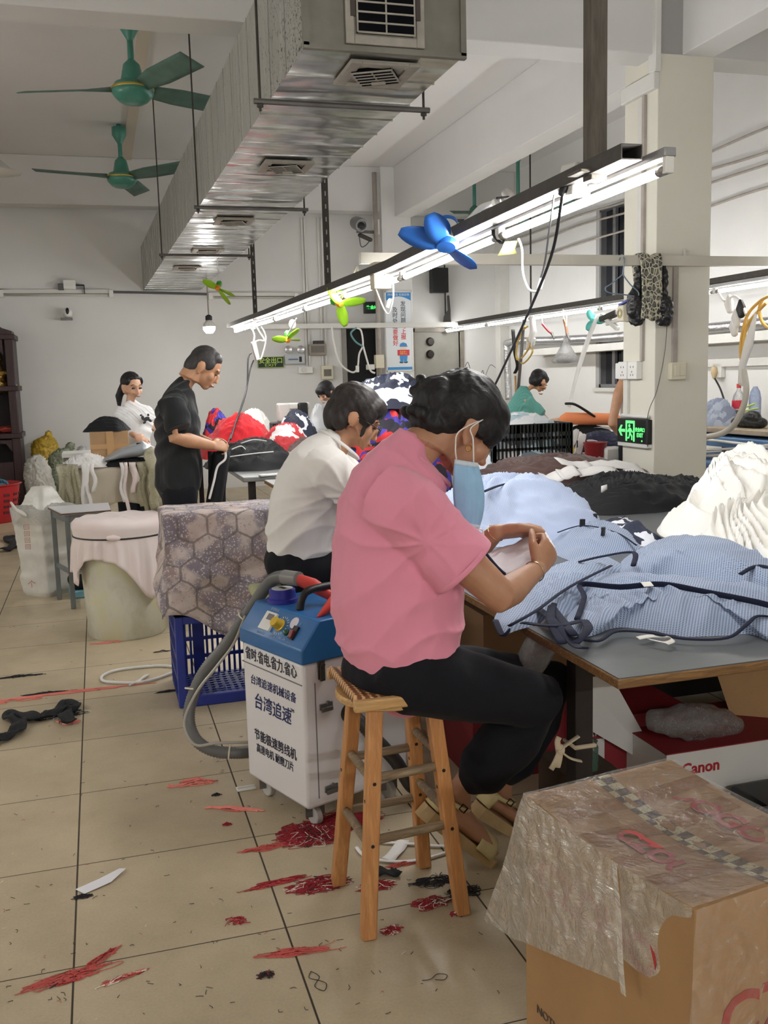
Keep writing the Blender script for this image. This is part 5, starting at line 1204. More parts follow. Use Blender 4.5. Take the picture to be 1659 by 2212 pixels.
# woman by the back wall in a white t-shirt with a black and white animal print
Y4 = 6.2
def W4(px, py, Y=Y4): return at_y(px, py, Y)
w4 = person('person with a ponytail in a white printed t-shirt standing behind the rag table', (.45, Y4, 0))
hd = Head(W4(285, 836), (.42, -.90, -.06), (.02, -.05, 1), 1.06)
b = MB(); hd.skull(b, W4(280, 872), .056)
b.loft([(.44, Y4, .95), (.45, Y4, 1.15), W4(290, 905), W4(284, 878)], [.13, .13, .16, .10], [.11, .11, .10, .07], side=(.9, .4, 0), n=18)
for (sx, sy), (ex, ey), (rx_, ry_), yo in (((262, 888), (262, 925), (290, 940), -.04), ((318, 890), (326, 925), (300, 945), .06)):
    limb(b, [W4(sx, sy, Y4 + yo), W4(ex, ey, Y4 + yo), W4(rx_, ry_, Y4 - .2)], [.052, .042, .028], side=(1, 0, 0)); hand(b, W4(rx_, ry_, Y4 - .2), (.3, -.8, -.1), (0, 0, -1), (.8, .3, 0), curls=(.4, .6, .5))
for xo in (-.08, .09): b.loft([(.45 + xo, Y4, .92), (.45 + xo, Y4, .5), (.45 + xo, Y4, .08)], [.08, .055, .036], [.08, .055, .036], n=14); b.loft([(.45 + xo, Y4 + .04, .04), (.45 + xo, Y4 - .14, .03)], [.034, .036], [.034, .02], side=(1, 0, 0), n=12)
organic('body', b, M_skin3, w4, 0.008, 6, tuck(((.44, Y4, .9), W4(287, 893), .19), d=-.03)); hd.features(w4, closed=False)
b = MB(); hd.e(b, (-.022, 0, .044), (.096, .083, .086)); hd.e(b, (-.055, 0, 0), (.055, .074, .070)); hd.e(b, (.03, 0, .075), (.05, .062, .036))
for q in (-1, 1): hd.e(b, (.035, q * .062, .050), (.036, .018, .034))
b.loft([hd.p(-.08, -.04, .0), hd.p(-.09, -.075, -.08), hd.p(-.075, -.085, -.17)], [.036, .034, .014], [.032, .03, .012], side=(1, 0, 0), n=14)
organic('hair', b, M_hair, w4, 0.007, 4, lambda c, n_: .002 * folds(c, frame((0, 0, 1)), (5, 60, 60), 1))
b = MB(); b.loft([(.44, Y4, .98), (.45, Y4, 1.15), W4(290, 905), W4(286, 886), W4(284, 880)], [.165, .16, .185, .165, .10], [.13, .135, .12, .10, .07], side=(.9, .4, 0), n=24, cap=1)
b.loft([W4(270, 885, Y4 - .02), W4(258, 908, Y4 - .05)], [.07, .075], [.075, .075], side=(1, 0, 0), cap=0); b.loft([W4(308, 885, Y4 + .04), W4(326, 908, Y4 + .05)], [.07, .075], [.075, .075], side=(1, 0, 0), cap=0)
M_wt = fabric('white printed jersey', (232, 232, 232), var=0.02, fold=0.3, fscale=(4, 4, 10))
organic('t_shirt', b, M_wt, w4, 0.009, 5, lambda c, n_: .012 * crease(c, 13, 5, 4))
pr_ = MB(); pc = W4(316, 905, Y4 - .135)
for (dx, dz, r1, r2, a) in ((0, 0, .032, .018, .3), (-.035, .012, .014, .020, .2), (.032, -.014, .022, .012, -.6), (-.02, -.03, .016, .010, .5), (.02, .034, .010, .012, 0), (-.05, .035, .012, .008, .4)):
    pr_.prism([(dx + r1 * math.cos(q) * math.cos(a) - r2 * math.sin(q) * math.sin(a), dz + r1 * math.cos(q) * math.sin(a) + r2 * math.sin(q) * math.cos(a)) for q in np.linspace(0, 2 * PI, 15)[:-1]], pc, (.9, .43, 0), (0, .08, 1), (.002, -.004, 0))
pr_.build('shirt_print', M_black, w4)
b = MB(); b.loft([(.44, Y4, 1.0), (.44, Y4, .86)], [.155, .16], [.12, .125], side=(.9, .4, 0), n=18)
for xo in (-.08, .09): b.loft([(.45 + xo, Y4, .88), (.45 + xo, Y4, .1)], [.09, .065], [.1, .07], n=14, cap=1)
organic('trousers', b, M_pants, w4, 0.012, 5)
# man in a teal shirt working with his back turned, right rear
Y5 = 6.6
def W5(px, py, Y=Y5): return at_y(px, py, Y)
w5 = person('person in a teal t-shirt bent over the right rear workstation', W5(1140, 930))
hd = Head(W5(1163, 826), (.75, .35, -.58), (.5, .25, .8), 1.05)
b = MB(); hd.skull(b, W5(1130, 850), .06)
b.loft([W5(1130, 960), W5(1132, 900), W5(1130, 855)], [.15, .16, .12], [.12, .13, .09], n=18)
for yo, ex in ((-.2, 1175), (.25, 1185)):
    limb(b, [W5(1135, 865, Y5 + yo * .9), W5(ex, 915, Y5 + yo), W5(ex + 50, 905, Y5 + yo * .3)], [.055, .045, .028]); hand(b, W5(ex + 50, 905, Y5 + yo * .3), (.9, -yo, 0), (0, -yo, -.8), (0, 0, 1), curls=(.5, .8, .7))
hx = W5(1130, 970).x
for yo in (-.1, .1): b.loft([(hx, Y5 + yo, .95), (hx + .35, Y5 + yo, .62), (hx + .3, Y5 + yo, .1)], [.085, .06, .036], [.085, .06, .036], n=14); b.loft([(hx + .26, Y5 + yo, .04), (hx + .45, Y5 + yo, .03)], [.034, .036], [.034, .02], n=12)
organic('body', b, M_skin2, w5, 0.009, 6, tuck((W5(1130, 970), W5(1130, 870), .27), d=-.04)); hd.features(w5)
b = MB(); hd.e(b, (-.016, 0, .044), (.100, .084, .086)); hd.e(b, (-.05, 0, 0), (.06, .076, .072)); hd.e(b, (.045, 0, .062), (.052, .068, .052)); organic('hair', b, M_hair, w5, 0.007, 4, lambda c, n_: .003 * nz(c, 40, 1))
b = MB(); b.loft([W5(1130, 975), W5(1132, 915), W5(1128, 875), W5(1130, 850)], [.19, .20, .19, .10], [.155, .165, .14, .08], n=24, cap=1)
b.loft([W5(1135, 868, Y5 - .14), W5(1165, 898, Y5 - .2)], [.08, .08], [.085, .085], cap=0); b.loft([W5(1135, 868, Y5 + .14), W5(1165, 898, Y5 + .2)], [.08, .08], [.085, .085], cap=0)
organic('t_shirt', b, fabric('teal jersey', (92, 152, 142), var=0.03, fold=0.3, fscale=(4, 4, 10)), w5, 0.010, 5, lambda c, n_: .012 * crease(c, 12, 7, 4))
b = MB(); b.ell((hx, Y5, .93), (.17, .19, .13))
for yo in (-.1, .1): b.loft([(hx, Y5 + yo, .93), (hx + .35, Y5 + yo, .64), (hx + .31, Y5 + yo, .12)], [.11, .085, .07], [.11, .085, .07], n=14, cap=1)
organic('trousers', b, M_pants, w5, 0.012, 5)
# far worker at the back, bent over a sewing machine
Y6 = 8.8
def W6(px, py, Y=Y6): return at_y(px, py, Y)
w6 = person('black-haired person bent over the far sewing machine at the back', W6(720, 900))
hd = Head(W6(704, 848), (-.75, -.42, -.5), (-.45, -.2, .87), 1.08)
b = MB(); hd.skull(b, W6(722, 872), .056)
b.loft([W6(735, 940), W6(732, 905), W6(724, 880)], [.15, .16, .1], [.12, .12, .08], n=16)
for yo in (-.2, .2): limb(b, [W6(728, 890, Y6 + yo), W6(705, 915, Y6 + yo), W6(680, 908, Y6 + yo * .4)], [.05, .042, .028]); hand(b, W6(680, 908, Y6 + yo * .4), (-.9, -yo, 0), (0, -yo, -.8), (0, 0, 1), curls=(.5, .8, .7))
hx = W6(738, 950).x
for yo in (-.1, .1): b.loft([(hx, Y6 + yo, .7), (hx - .38, Y6 + yo, .55), (hx - .34, Y6 + yo, .1)], [.085, .06, .036], [.085, .06, .036], n=12); b.loft([(hx - .3, Y6 + yo, .04), (hx - .48, Y6 + yo, .03)], [.034, .036], [.034, .02], n=12)
b.loft([(hx, Y6, .7), W6(735, 940)], [.15, .15], [.12, .12], n=14)
organic('body', b, M_skin3, w6, 0.010, 6, tuck((W6(736, 950), W6(728, 893), .25), d=-.04)); hd.features(w6)
b = MB(); hd.e(b, (-.016, 0, .042), (.106, .090, .090)); hd.e(b, (-.06, 0, -.01), (.06, .08, .08)); hd.e(b, (.055, 0, .058), (.056, .072, .05))
for q in (-1, 1): hd.e(b, (.03, q * .07, .0), (.045, .016, .05))
organic('hair', b, M_hair, w6, 0.008, 4)
b = MB(); b.loft([(hx, Y6, .72), W6(736, 940), W6(732, 905), W6(725, 880)], [.18, .18, .19, .11], [.15, .15, .14, .08], n=20, cap=1)
for yo in (-.14, .14): b.loft([W6(730, 888, Y6 + yo), W6(712, 908, Y6 + yo * 1.4)], [.075, .075], [.08, .08], cap=0)
organic('shirt', b, fabric('slate jersey', (58, 66, 92), fold=0.3), w6, 0.012, 4)
b = MB(); b.ell((hx, Y6, .7), (.16, .18, .12))
for yo in (-.1, .1): b.loft([(hx, Y6 + yo, .68), (hx - .38, Y6 + yo, .57), (hx - .34, Y6 + yo, .12)], [.10, .08, .07], [.1, .08, .07], n=12, cap=1)
organic('trousers', b, M_pants, w6, 0.014, 4)
t = thing('stool', 'plain stool under the far black-haired person at the back', 'stool', (hx, Y6, 0))
MB().box((hx + .02, Y6, .56), (.32, .30, .04)).build('seat', M_wood, t, bevel=0.006)
for sx in (-.12, .15):
    for sy in (-.12, .12): MB().box((hx + sx, Y6 + sy, .27), (.035, .035, .54)).build('leg', M_wood, t)
# worker mostly hidden behind the cream column: only the bare arm shows
Y7 = 5.3
def W7(px, py, Y=Y7): return at_y(px, py, Y)
w7 = person('person hidden behind the cream column with one bare arm showing', W7(1372, 900))
b = MB(); hd = Head(W7(1372, 735), (.3, .9, -.3), (.1, .3, .95), 1.02); hd.skull(b, W7(1372, 775), .056)
b.loft([W7(1378, 960), W7(1376, 880), W7(1374, 800)], [.14, .14, .14], [.11, .11, .1], side=(1, 0, 0), n=18)
limb(b, [W7(1352, 815), W7(1336, 850), W7(1322, 915), W7(1352, 955, Y7 + .22)], [.052, .05, .040, .028], side=(1, 0, 0)); hand(b, W7(1352, 955, Y7 + .22), (.5, .8, 0), (0, .3, -.9), (-.6, .6, .2), curls=(.4, .6, .6))
limb(b, [W7(1395, 815), W7(1412, 900), W7(1395, 950, Y7 + .25)], [.052, .042, .028], side=(1, 0, 0)); hand(b, W7(1395, 950, Y7 + .25), (-.3, .9, 0), (0, .3, -.9), (.6, .6, .2), curls=(.4, .6, .6))
qx = W7(1376, 900).x
for xo in (-.09, .09): b.loft([(qx + xo, Y7, .9), (qx + xo, Y7 + .05, .5), (qx + xo, Y7, .08)], [.08, .055, .036], [.08, .055, .036], side=(1, 0, 0), n=12); b.loft([(qx + xo, Y7 - .05, .04), (qx + xo, Y7 + .14, .03)], [.034, .036], [.034, .02], side=(1, 0, 0), n=12)
organic('body', b, skin_mat('bare arm skin', (196, 150, 118)), w7, 0.009, 6); hd.features(w7)
b = MB(); hd.e(b, (-.016, 0, .042), (.104, .088, .09)); hd.e(b, (-.06, 0, -.02), (.06, .08, .09)); organic('hair', b, M_hair, w7, 0.010, 4)
b = MB(); b.loft([(qx, Y7, .88), W7(1378, 960), W7(1376, 880), W7(1375, 810)], [.16, .16, .165, .13], [.13, .13, .13, .09], side=(1, 0, 0), n=18, cap=1); organic('vest_top', b, M_wt, w7, 0.014, 4)
b = MB(); b.ell((qx, Y7, .9), (.17, .14, .12))
for xo in (-.09, .09): b.loft([(qx + xo, Y7, .9), (qx + xo, Y7, .1)], [.09, .07], [.1, .07], side=(1, 0, 0), n=12, cap=1)
organic('trousers', b, M_pants, w7, 0.014, 4)
# ------------------------------------------------------------------ work tables
M_top = mat('grey zinc table sheet', (104, 107, 110), 0.36, 0.3, 0.14, 3.0, 0.08, 8, 0.01)
M_ply = wood_mat('frayed plywood edge', (150, 112, 66), (106, 74, 40), 2.0, 0.7, 'X')
M_leg = mat('dark brown steel', (46, 40, 38), 0.5, 0.3, 0.15, 20)
TZ = .78
tb = thing('work_table', 'large grey-topped plywood work table the two women sit at', 'table', (1.47, -.4, 0))
b = MB(); b.box2((1.47, -.40, TZ - .030), (4.25, 5.35, TZ - .003)); b.build('board', M_ply, tb, bevel=0.004)
b = MB(); b.box2((1.475, -.392, TZ - .003), (4.25, 5.35, TZ)); b.build('top_sheet', M_top, tb)
for x, y in ((1.62, .10), (1.62, 2.6), (1.62, 5.1), (4.1, .10), (4.1, 2.6), (4.1, 5.1), (2.9, .10), (2.9, 5.1)): MB().box2((x - .032, y - .032, 0), (x + .032, y + .032, TZ - .03)).build('leg', M_leg, tb, bevel=0.003)
b = MB(); b.bar((1.62, .1, .70), (4.1, .1, .70), .03, .06); b.bar((1.62, 5.1, .70), (4.1, 5.1, .70), .03, .06); b.bar((1.62, .1, .70), (1.62, 5.1, .70), .03, .06); b.build('frame', M_leg, tb)
tb2 = thing('work_table', 'metal-covered rear work table beside the standing man in black', 'table', (1.33, 5.62, 0))
MB().box2((1.33, 5.62, TZ - .04), (3.15, 10.4, TZ)).build('metal_top', mat('scratched zinc', (150, 152, 152), 0.3, 0.6, 0.2, 5), tb2, bevel=0.01)
for x, y in ((1.42, 5.72), (3.05, 5.72), (1.42, 10.2), (3.05, 10.2), (1.42, 8.0)): MB().box2((x - .03, y - .03, 0), (x + .03, y + .03, TZ - .04)).build('leg', M_leg, tb2)
# ------------------------------------------------------------------ cloth builders
def ridge(p, s, seed): return 1 - 2 * abs(nz(p, s, seed)) * 1.6
def poly_heap(name, outline, base, h, mats, label=None, cat='fabric', group=None, seed=1.0, amp=.02, sc=6.0, pw=2.2, rings=26, sub=5, peak=None, parent=None, crisp=.6, hfn=None, sag=0.0, mfn=None, flat=None, lat=.5):
    """pile of cloth with this floor outline (x, y): creased surface rising from base to base + h"""
    pts = [Vector((p[0], p[1], 0)) for p in outline]; k = len(pts); per = []
    for i in range(k):
        p0, p1, p2, p3 = pts[i - 1], pts[i], pts[(i + 1) % k], pts[(i + 2) % k]
        for j in range(sub):
            t = j / sub; per.append(0.5 * ((2 * p1) + (p2 - p0) * t + (2 * p0 - 5 * p1 + 4 * p2 - p3) * t * t + (3 * p1 - p0 - 3 * p2 + p3) * t ** 3))
    c = Vector((sum(p.x for p in pts) / k, sum(p.y for p in pts) / k, 0)) if peak is None else Vector((peak[0], peak[1], 0))
    n = len(per); vs = []; fs = []
    for r in range(rings + 1):
        f = 1 - r / rings; f = f ** .8
        for i, p in enumerate(per):
            q = c + (p - c) * f
            hh = h * (1 - f ** pw) if hfn is None else hfn(q, f)
            e_ = min(1, (1 - f) * 4 + .12)
            q3 = Vector((q.x, q.y, base + hh))
            d = amp * e_ * (crisp * 1.7 * crease(q3, sc * 2.6, seed, 3) + .9 * nz(q3, sc * .5, seed + 4) + .2 * crease(q3, sc * 6, seed + 9, 3))
            dv = Vector((nz(q3, sc * .8, seed + 20), nz(q3, sc * .8, seed + 30), 0)) * amp * 2 * lat
            q3 = q3 + dv; q3.z = max(base + .001 - sag * (f > .9), q3.z + d)
            vs.append(q3)
    vs.append(Vector((c.x, c.y, sum(v.z for v in vs[-n:]) / n)))
    for r in range(rings):
        for i in range(n): fs.append((r * n + i, r * n + (i + 1) % n, (r + 1) * n + (i + 1) % n, (r + 1) * n + i))
    for i in range(n): fs.append((rings * n + i, rings * n + (i + 1) % n, len(vs) - 1))
    b = MB(); b.add(vs, fs); b.add([Vector((v.x, v.y, base)) for v in vs[:n]], [tuple(range(n - 1, -1, -1))])
    o = b.build(name, mats, parent, smooth=True)
    if mfn is not None: paint(o, mfn)
    if label: tag(o, label, cat, group)
    return o
def pz(pts, z): return [at_z(x, y, z) for x, y in pts]
def ellp(cx, cy, rx, ry, rot=0, n=12, jit=.12, seed=1):
    rr = random.Random(seed); out = []
    for i in range(n):
        a = 2 * PI * i / n; k = 1 + rr.uniform(-jit, jit); x, y = rx * math.cos(a) * k, ry * math.sin(a) * k
        out.append((cx + x * math.cos(rot) - y * math.sin(rot), cy + x * math.sin(rot) + y * math.cos(rot)))
    return out
def mesh_mat(name, rgb, dark, per=.0085, amt=.75, fold=.25):
    t = NT(name); X, Y, Z = t.sep(t.co()); k = 2 * PI / per
    u = t.math('SINE', t.math('MULTIPLY', t.math('ADD', X, t.math('MULTIPLY', Z, .5)), k)); v = t.math('SINE', t.math('MULTIPLY', t.math('ADD', Y, t.math('MULTIPLY', Z, .7)), k * .8))
    dots = t.math('GREATER_THAN', t.math('MULTIPLY', u, v), .22)
    t.base(t.mix(t.math('MULTIPLY', dots, amt), t.ramp(t.noise(3, 3, .5), [(.3, tuple(q * .88 for q in lin(rgb)[:3])), (.7, lin(rgb))]), lin(dark))); t.rough(.75); t.b.inputs['Sheen Weight'].default_value = .1
    t.bump(t.math('ADD', t.math('MULTIPLY', dots, -.12), t.math('MULTIPLY', t.noise(9, 4, .6), fold)), .5, .02); return t.m
M_mesh = mesh_mat('blue grey sports mesh', (166, 182, 208), (74, 88, 118), .0115, .85, .0)
M_meshl = mesh_mat('light blue fine mesh', (192, 206, 234), (146, 164, 200), .009, .6, .1)
M_bind = fabric('navy binding', (27, 32, 54), sheen=.02, fold=.3, fscale=(12, 12, 12))
M_wcl = fabric('white satin cloth', (238, 236, 230), rough=.5, var=.02)
M_bcl = fabric('black tracksuit cloth', (27, 28, 31), sheen=.03, fold=.5, fscale=(7, 7, 9), rough=.7, var=.15)
M_brown = fabric('chocolate cloth', (92, 70, 66), fold=.5, fscale=(7, 7, 9), var=.12)
M_redc = fabric('red jersey', (210, 40, 50), fold=.5, fscale=(5, 9, 9), var=.12)
M_wrag = fabric('white cut pieces', (232, 230, 228), fold=.4, fscale=(8, 8, 8), var=.03)
M_navyc = fabric('navy jersey', (40, 44, 66), fold=.5, fscale=(7, 7, 7), var=.15)
def camo(name, cols, sc=9):
    t = NT(name); n = t.voro(sc, 'F1', t.mapped((1, 1, 1.6), (0.3, .5, .2)), 'Color'); s = t.sep(n)[0]
    k = len(cols); st_ = [(i / k, lin(c)) for i, c in enumerate(cols)]
    x = t.n('ShaderNodeTexNoise'); x.inputs['Scale'].default_value = 5; t.l(t.co(), x.inputs[0])
    vadd = t.n('ShaderNodeVectorMath', operation='ADD'); t.l(t.co(), vadd.inputs[0]); sc_ = t.n('ShaderNodeVectorMath', operation='SCALE'); t.l(x.outputs[1], sc_.inputs[0]); sc_.inputs['Scale'].default_value = .22; t.l(sc_.outputs[0], vadd.inputs[1])
    vo = t.n('ShaderNodeTexVoronoi'); vo.inputs['Scale'].default_value = sc; t.l(vadd.outputs[0], vo.inputs[0])
    t.base(t.ramp(t.sep(vo.outputs['Color'])[0], st_, 'CONSTANT')); t.rough(.75); t.bump(t.noise(9, 4, .6), .4, .02); return t.m
M_camo = camo('red blue black camouflage print', [(34, 32, 44), (214, 52, 54), (72, 60, 170), (40, 38, 50), (206, 50, 56), (34, 32, 44), (66, 58, 160)], 13)
M_nw = camo('navy and white print', [(42, 48, 70), (42, 48, 70), (232, 234, 240), (42, 46, 66), (48, 54, 78), (226, 230, 238), (40, 44, 62)], 9)
M_rw = camo('red and white print', [(206, 60, 66), (206, 60, 66), (236, 230, 230), (200, 56, 62)], 6)
M_bw = camo('brown and white cut pieces', [(90, 68, 64), (90, 68, 64), (96, 74, 68), (236, 232, 230), (84, 64, 62)], 6)
# ------------------------------------------------------------------ garments on the front table
def binding(pts, r, par, name='binding', m_=None, flat=.35): return curve_obj(name, pts, r, m_ or M_bind, par, 8, 5, flat)
def zp(px, py, z): return at_z(px, py, z)
Z1 = TZ + .035
# near vest
o = poly_heap('mesh_vest', pz([(1225, 1345), (1262, 1285), (1275, 1250), (1420, 1248), (1560, 1262), (1680, 1285), (1760, 1330), (1730, 1400), (1625, 1372), (1560, 1374), (1470, 1374), (1390, 1360), (1320, 1358), (1262, 1375)], TZ), TZ, .075, M_mesh, 'blue-grey sports mesh vest nearest the table edge, with folded white label', 'vest', 'sports mesh vests on the front table', 3, .020, 7, 3.0, 44, 8)
binding([zp(1246, 1338, Z1), zp(1262, 1290, Z1 + .02), zp(1255, 1262, Z1 + .03), zp(1340, 1268, Z1 + .055), zp(1430, 1262, Z1 + .055), zp(1530, 1280, Z1 + .05), zp(1640, 1302, Z1 + .045), zp(1720, 1325, Z1 + .02)], .010, o)
binding([zp(1228, 1375, TZ + .02), zp(1290, 1385, TZ + .018), zp(1330, 1364, TZ + .02), zp(1400, 1366, TZ + .02), zp(1480, 1380, TZ + .018), zp(1570, 1378, TZ + .02), zp(1612, 1350, TZ + .045), zp(1640, 1330, TZ + .06), zp(1700, 1340, TZ + .05)], .009, o)
lb = MB(); q = zp(1398, 1262, Z1 + .062); 
lb.box(q, (.036, .028, .002), (.35, 0, -.1)); lb.build('care_label', M_wcl, o)
lp = MB(); P = []
for i in range(21):
    f = i / 20; a = zp(1378 + 62 * f, 1380 - 5 * math.sin(f * 3), TZ + .016 + .004 * math.sin(f * 6)); P.append([a + Vector((.0, -.010, 0)), a + Vector((0, .012, .003))])
e0 = zp(1440, 1374, TZ + .02)
for i in range(1, 12):
    f = i / 11; a_ = PI * f; c0 = zp(1440 + 14 * math.sin(a_), 1374 + 14 * f, TZ + .022 + .006 * math.sin(a_)); P.append([c0 + Vector((0, -.010, -.004)), c0 + Vector((0, .010, .0))])
for i in range(1, 9):
    f = i / 8; c0 = zp(1440 - 38 * f, 1389 - 8 * f, TZ + .022); P.append([c0 + Vector((0, -.010, 0)), c0 + Vector((0, .010, 0))])
lp.grid(P).build('label_loop', M_wcl, o, smooth=True, solid=.0015)
o = poly_heap('mesh_vest', pz([(1068, 1342), (1100, 1290), (1165, 1250), (1235, 1212), (1300, 1200), (1345, 1225), (1300, 1262), (1262, 1290), (1225, 1330), (1180, 1345), (1120, 1360), (1085, 1368)], TZ), TZ, .06, M_mesh, 'blue-grey sports mesh vest spilling over the left table edge below the hands', 'vest', 'sports mesh vests on the front table', 5, .012, 8, 3.0, 26, 6)
binding([zp(1100, 1352, Z1), zp(1160, 1318, Z1 + .02), zp(1230, 1268, Z1 + .03), zp(1320, 1222, Z1 + .03)], .0085, o)
binding([zp(1070, 1340, TZ + .02), zp(1085, 1372, TZ + .01), zp(1100, 1362, TZ + .02)], .011, o)
for pp in ([(1160, 1312), (1200, 1345), (1240, 1392), (1262, 1400)], [(1195, 1300), (1190, 1340), (1215, 1390)], [(1130, 1345), (1200, 1352), (1258, 1340)], [(1240, 1392), (1270, 1360), (1262, 1340)], [(1185, 1302), (1240, 1372)]):
    binding([zp(x, y, TZ + .03 + .02 * (i % 2)) for i, (x, y) in enumerate(pp)], .015, o, 'strap', None, .22)
# overhang at the corner
o = poly_heap('mesh_vest', pz([(1340, 1235), (1365, 1195), (1440, 1172), (1560, 1180), (1650, 1205), (1740, 1250), (1740, 1300), (1640, 1280), (1540, 1262), (1440, 1252), (1370, 1254)], TZ), TZ, .10, M_mesh, 'blue-grey sports mesh vest in the middle, below the white heap', 'vest', 'sports mesh vests on the front table', 7, .014, 7, 2.6, 26, 6)
binding([zp(1250, 1214, TZ + .06), zp(1300, 1202, TZ + .08), zp(1368, 1193, TZ + .10), zp(1368, 1222, TZ + .08)], .011, o)
binding([zp(1600, 1240, TZ + .06), zp(1640, 1222, TZ + .08), zp(1700, 1240, TZ + .07)], .012, o)
o = poly_heap('mesh_vest', pz([(1190, 1188), (1200, 1150), (1260, 1130), (1330, 1140), (1372, 1165), (1380, 1190), (1300, 1205), (1240, 1212)], TZ), TZ, .075, M_mesh, 'blue-grey sports mesh vest heap just beyond the hands, under black clips', 'vest', 'sports mesh vests on the front table', 9, .016, 9, 2.4, 24, 5)
binding([zp(1205, 1150, TZ + .06), zp(1260, 1135, TZ + .08), zp(1330, 1150, TZ + .07), zp(1375, 1178, TZ + .04)], .006, o)
o = poly_heap('white_edged_garment', pz([(1270, 1150), (1310, 1128), (1350, 1125), (1400, 1150), (1432, 1168), (1400, 1180), (1340, 1172)], TZ), TZ, .06, M_nw, 'navy and white edged garment scrunched beside the black clips', 'garment', None, 4, .02, 12, 2, 18, 5)
for k, (px, py) in enumerate(((1258, 1130), (1285, 1118), (1303, 1148))):
    q = zp(px, py, TZ + .085); b = MB(); b.box(q, (.028, .010, .040), (.1, 0, .3 * k)); b.box(q + Vector((0, .006, .014)), (.020, .008, .012), (.1, 0, .3 * k))
    tag(b.build('clip', M_black, bevel=.002), ['black clip on the mesh vests, left of the three', 'black clip on the mesh vests, rear of the three', 'black clip on the mesh vests, nearest of the three'][k], 'clip', 'black clips on the mesh vests')
# white piece being trimmed between the hands
hw = MB(); P = []
c0, c1 = W(1172, 1170, .09), W(1075, 1205, .02)
for i in range(19):
    f = i / 18; r = []
    for j in range(13):
        g = j / 12; px = 1180 - 130 * f + 20 * g * (1 - f); py = 1150 + 45 * f + g * (95 * (.35 + .65 * f) - 30 * f * f); q = W(px, py, .17 - .16 * g); q.z = max(q.z, TZ + .012) + .012 * nz((f * 3, g * 3, 0), 2, 3); r.append(q)
    P.append(r)
hw.grid(P); o = hw.build('white_garment', fabric('white knit', (228, 228, 232), fold=.3), None, smooth=True, solid=.003)
tag(o, 'white garment held and trimmed between the hands of the pink-shirted person', 'garment')
binding([W(1045, 1190, .05), W(1085, 1235, .02), W(1130, 1262, 0)], .010, o)
b = MB(); q = W(1120, 1268, .0); b.box(q, (.02, .012, .012), (0, .3, .4)); tag(b.build('thread_snips', M_chrome, bevel=.002), 'small metal thread snips under the near hand on the vests', 'snips')
# light blue heap
o = poly_heap('light_blue_garments', ellp(2.22, 2.05, .50, .52, .2, 12, .08, 3), TZ, .30, M_meshl, 'rounded heap of light blue mesh garments with navy edging behind the hands', 'garments', None, 12, .045, 5, 2.2, 44, 8)
binding([at_y(1045, 1062, 1.75), at_y(1090, 1046, 1.9), at_y(1150, 1042, 2.0), at_y(1215, 1078, 2.0), at_y(1262, 1112, 1.95), at_y(1290, 1130, 1.9)], .012, o)
b = MB(); P = []
for i in range(13):
    f = i / 12; a = at_y(1110 + 110 * f, 1042 + 30 * f * f + 8 * math.sin(f * 5), 1.98); P.append([a + Vector((0, -.05, -.012)), a + Vector((.02, .02, .018))])
b.grid(P).build('white_side_panel', M_wcl, o, smooth=True, solid=.004)
# white satin heap
poly_heap('white_fabric', pz([(1465, 1195), (1490, 1150), (1560, 1115), (1660, 1100), (1780, 1120), (1840, 1180), (1780, 1270), (1660, 1250), (1600, 1235), (1530, 1205)], TZ), TZ, .24, M_wcl, 'tall heap of glossy white fabric at the right end of the front table', 'fabric', None, 21, .040, 3.6, 1.8, 56, 9, crisp=1.1, lat=1.1)
b = MB()
wc = poly_heap('white_fabric', ellp(3.16, 1.35, .42, .34, .2, 10, .1, 6), TZ + .03, .36, M_wcl, 'taller white fabric heap behind the glossy one at the right frame edge', 'fabric', None, 27, .055, 4.0, 1.9, 50, 9, crisp=1.1, lat=1.1)
# black and brown piles
poly_heap('black_trousers', [(2.66, 2.75), (2.85, 2.35), (3.2, 2.22), (3.6, 2.28), (4.0, 2.45), (4.12, 2.85), (4.0, 3.25), (3.6, 3.35), (3.1, 3.25), (2.8, 3.05)], TZ, .15, M_bcl, 'wide low heap of black trousers in front of the cream column', 'clothes', None, 31, .036, 6.5, 2.6, 48, 8)
o = poly_heap('brown_garments', [(2.75, 4.2), (2.9, 3.7), (3.3, 3.45), (3.75, 3.4), (4.15, 3.5), (4.2, 3.95), (3.9, 4.3), (3.4, 4.5), (3.0, 4.5)], TZ, .20, M_brown, 'heap of brown garments with white cut pieces beside the black crate', 'clothes', None, 33, .036, 6.5, 2.4, 36, 6)
for k, (px, py, wdt, hgt) in enumerate(((1190, 1030, 40, 16), (1228, 1020, 40, 18), (1290, 1018, 90, 12), (1330, 1008, 110, 16), (1390, 1026, 70, 12), (1240, 1000, 70, 12), (1320, 1040, 16, 40), (1070, 1038, 24, 10), (1178, 1062, 50, 6))):
    Yk = 3.30 if py > 1035 else 3.42 if py > 1012 else 3.55; P = []
    for i in range(8):
        f = i / 7; r = []
        for j in range(4):
            g = j / 3 - .5; q = at_y(px - wdt / 2 + wdt * f, py + hgt * g + 5 * math.sin(f * 4 + k), Yk); q = q + Vector((0, -g * .12, .012 * nz((f * 3, g * 3, k), 2))); r.append(q)
        P.append(r)
    MB().grid(P).build('white_cut_piece', M_wrag, o, smooth=True, solid=.004)
for (px, py) in ((1320, 1082), (1305, 1056)):
    q = at_y(px, py, 2.5); MB().grid([[q + Vector((x, -.0, z + .004 * x * 50)) for z in (-.022, .022)] for x in (-.02, 0, .02)]).build('white_scrap', M_wrag, o, smooth=True, solid=.003)
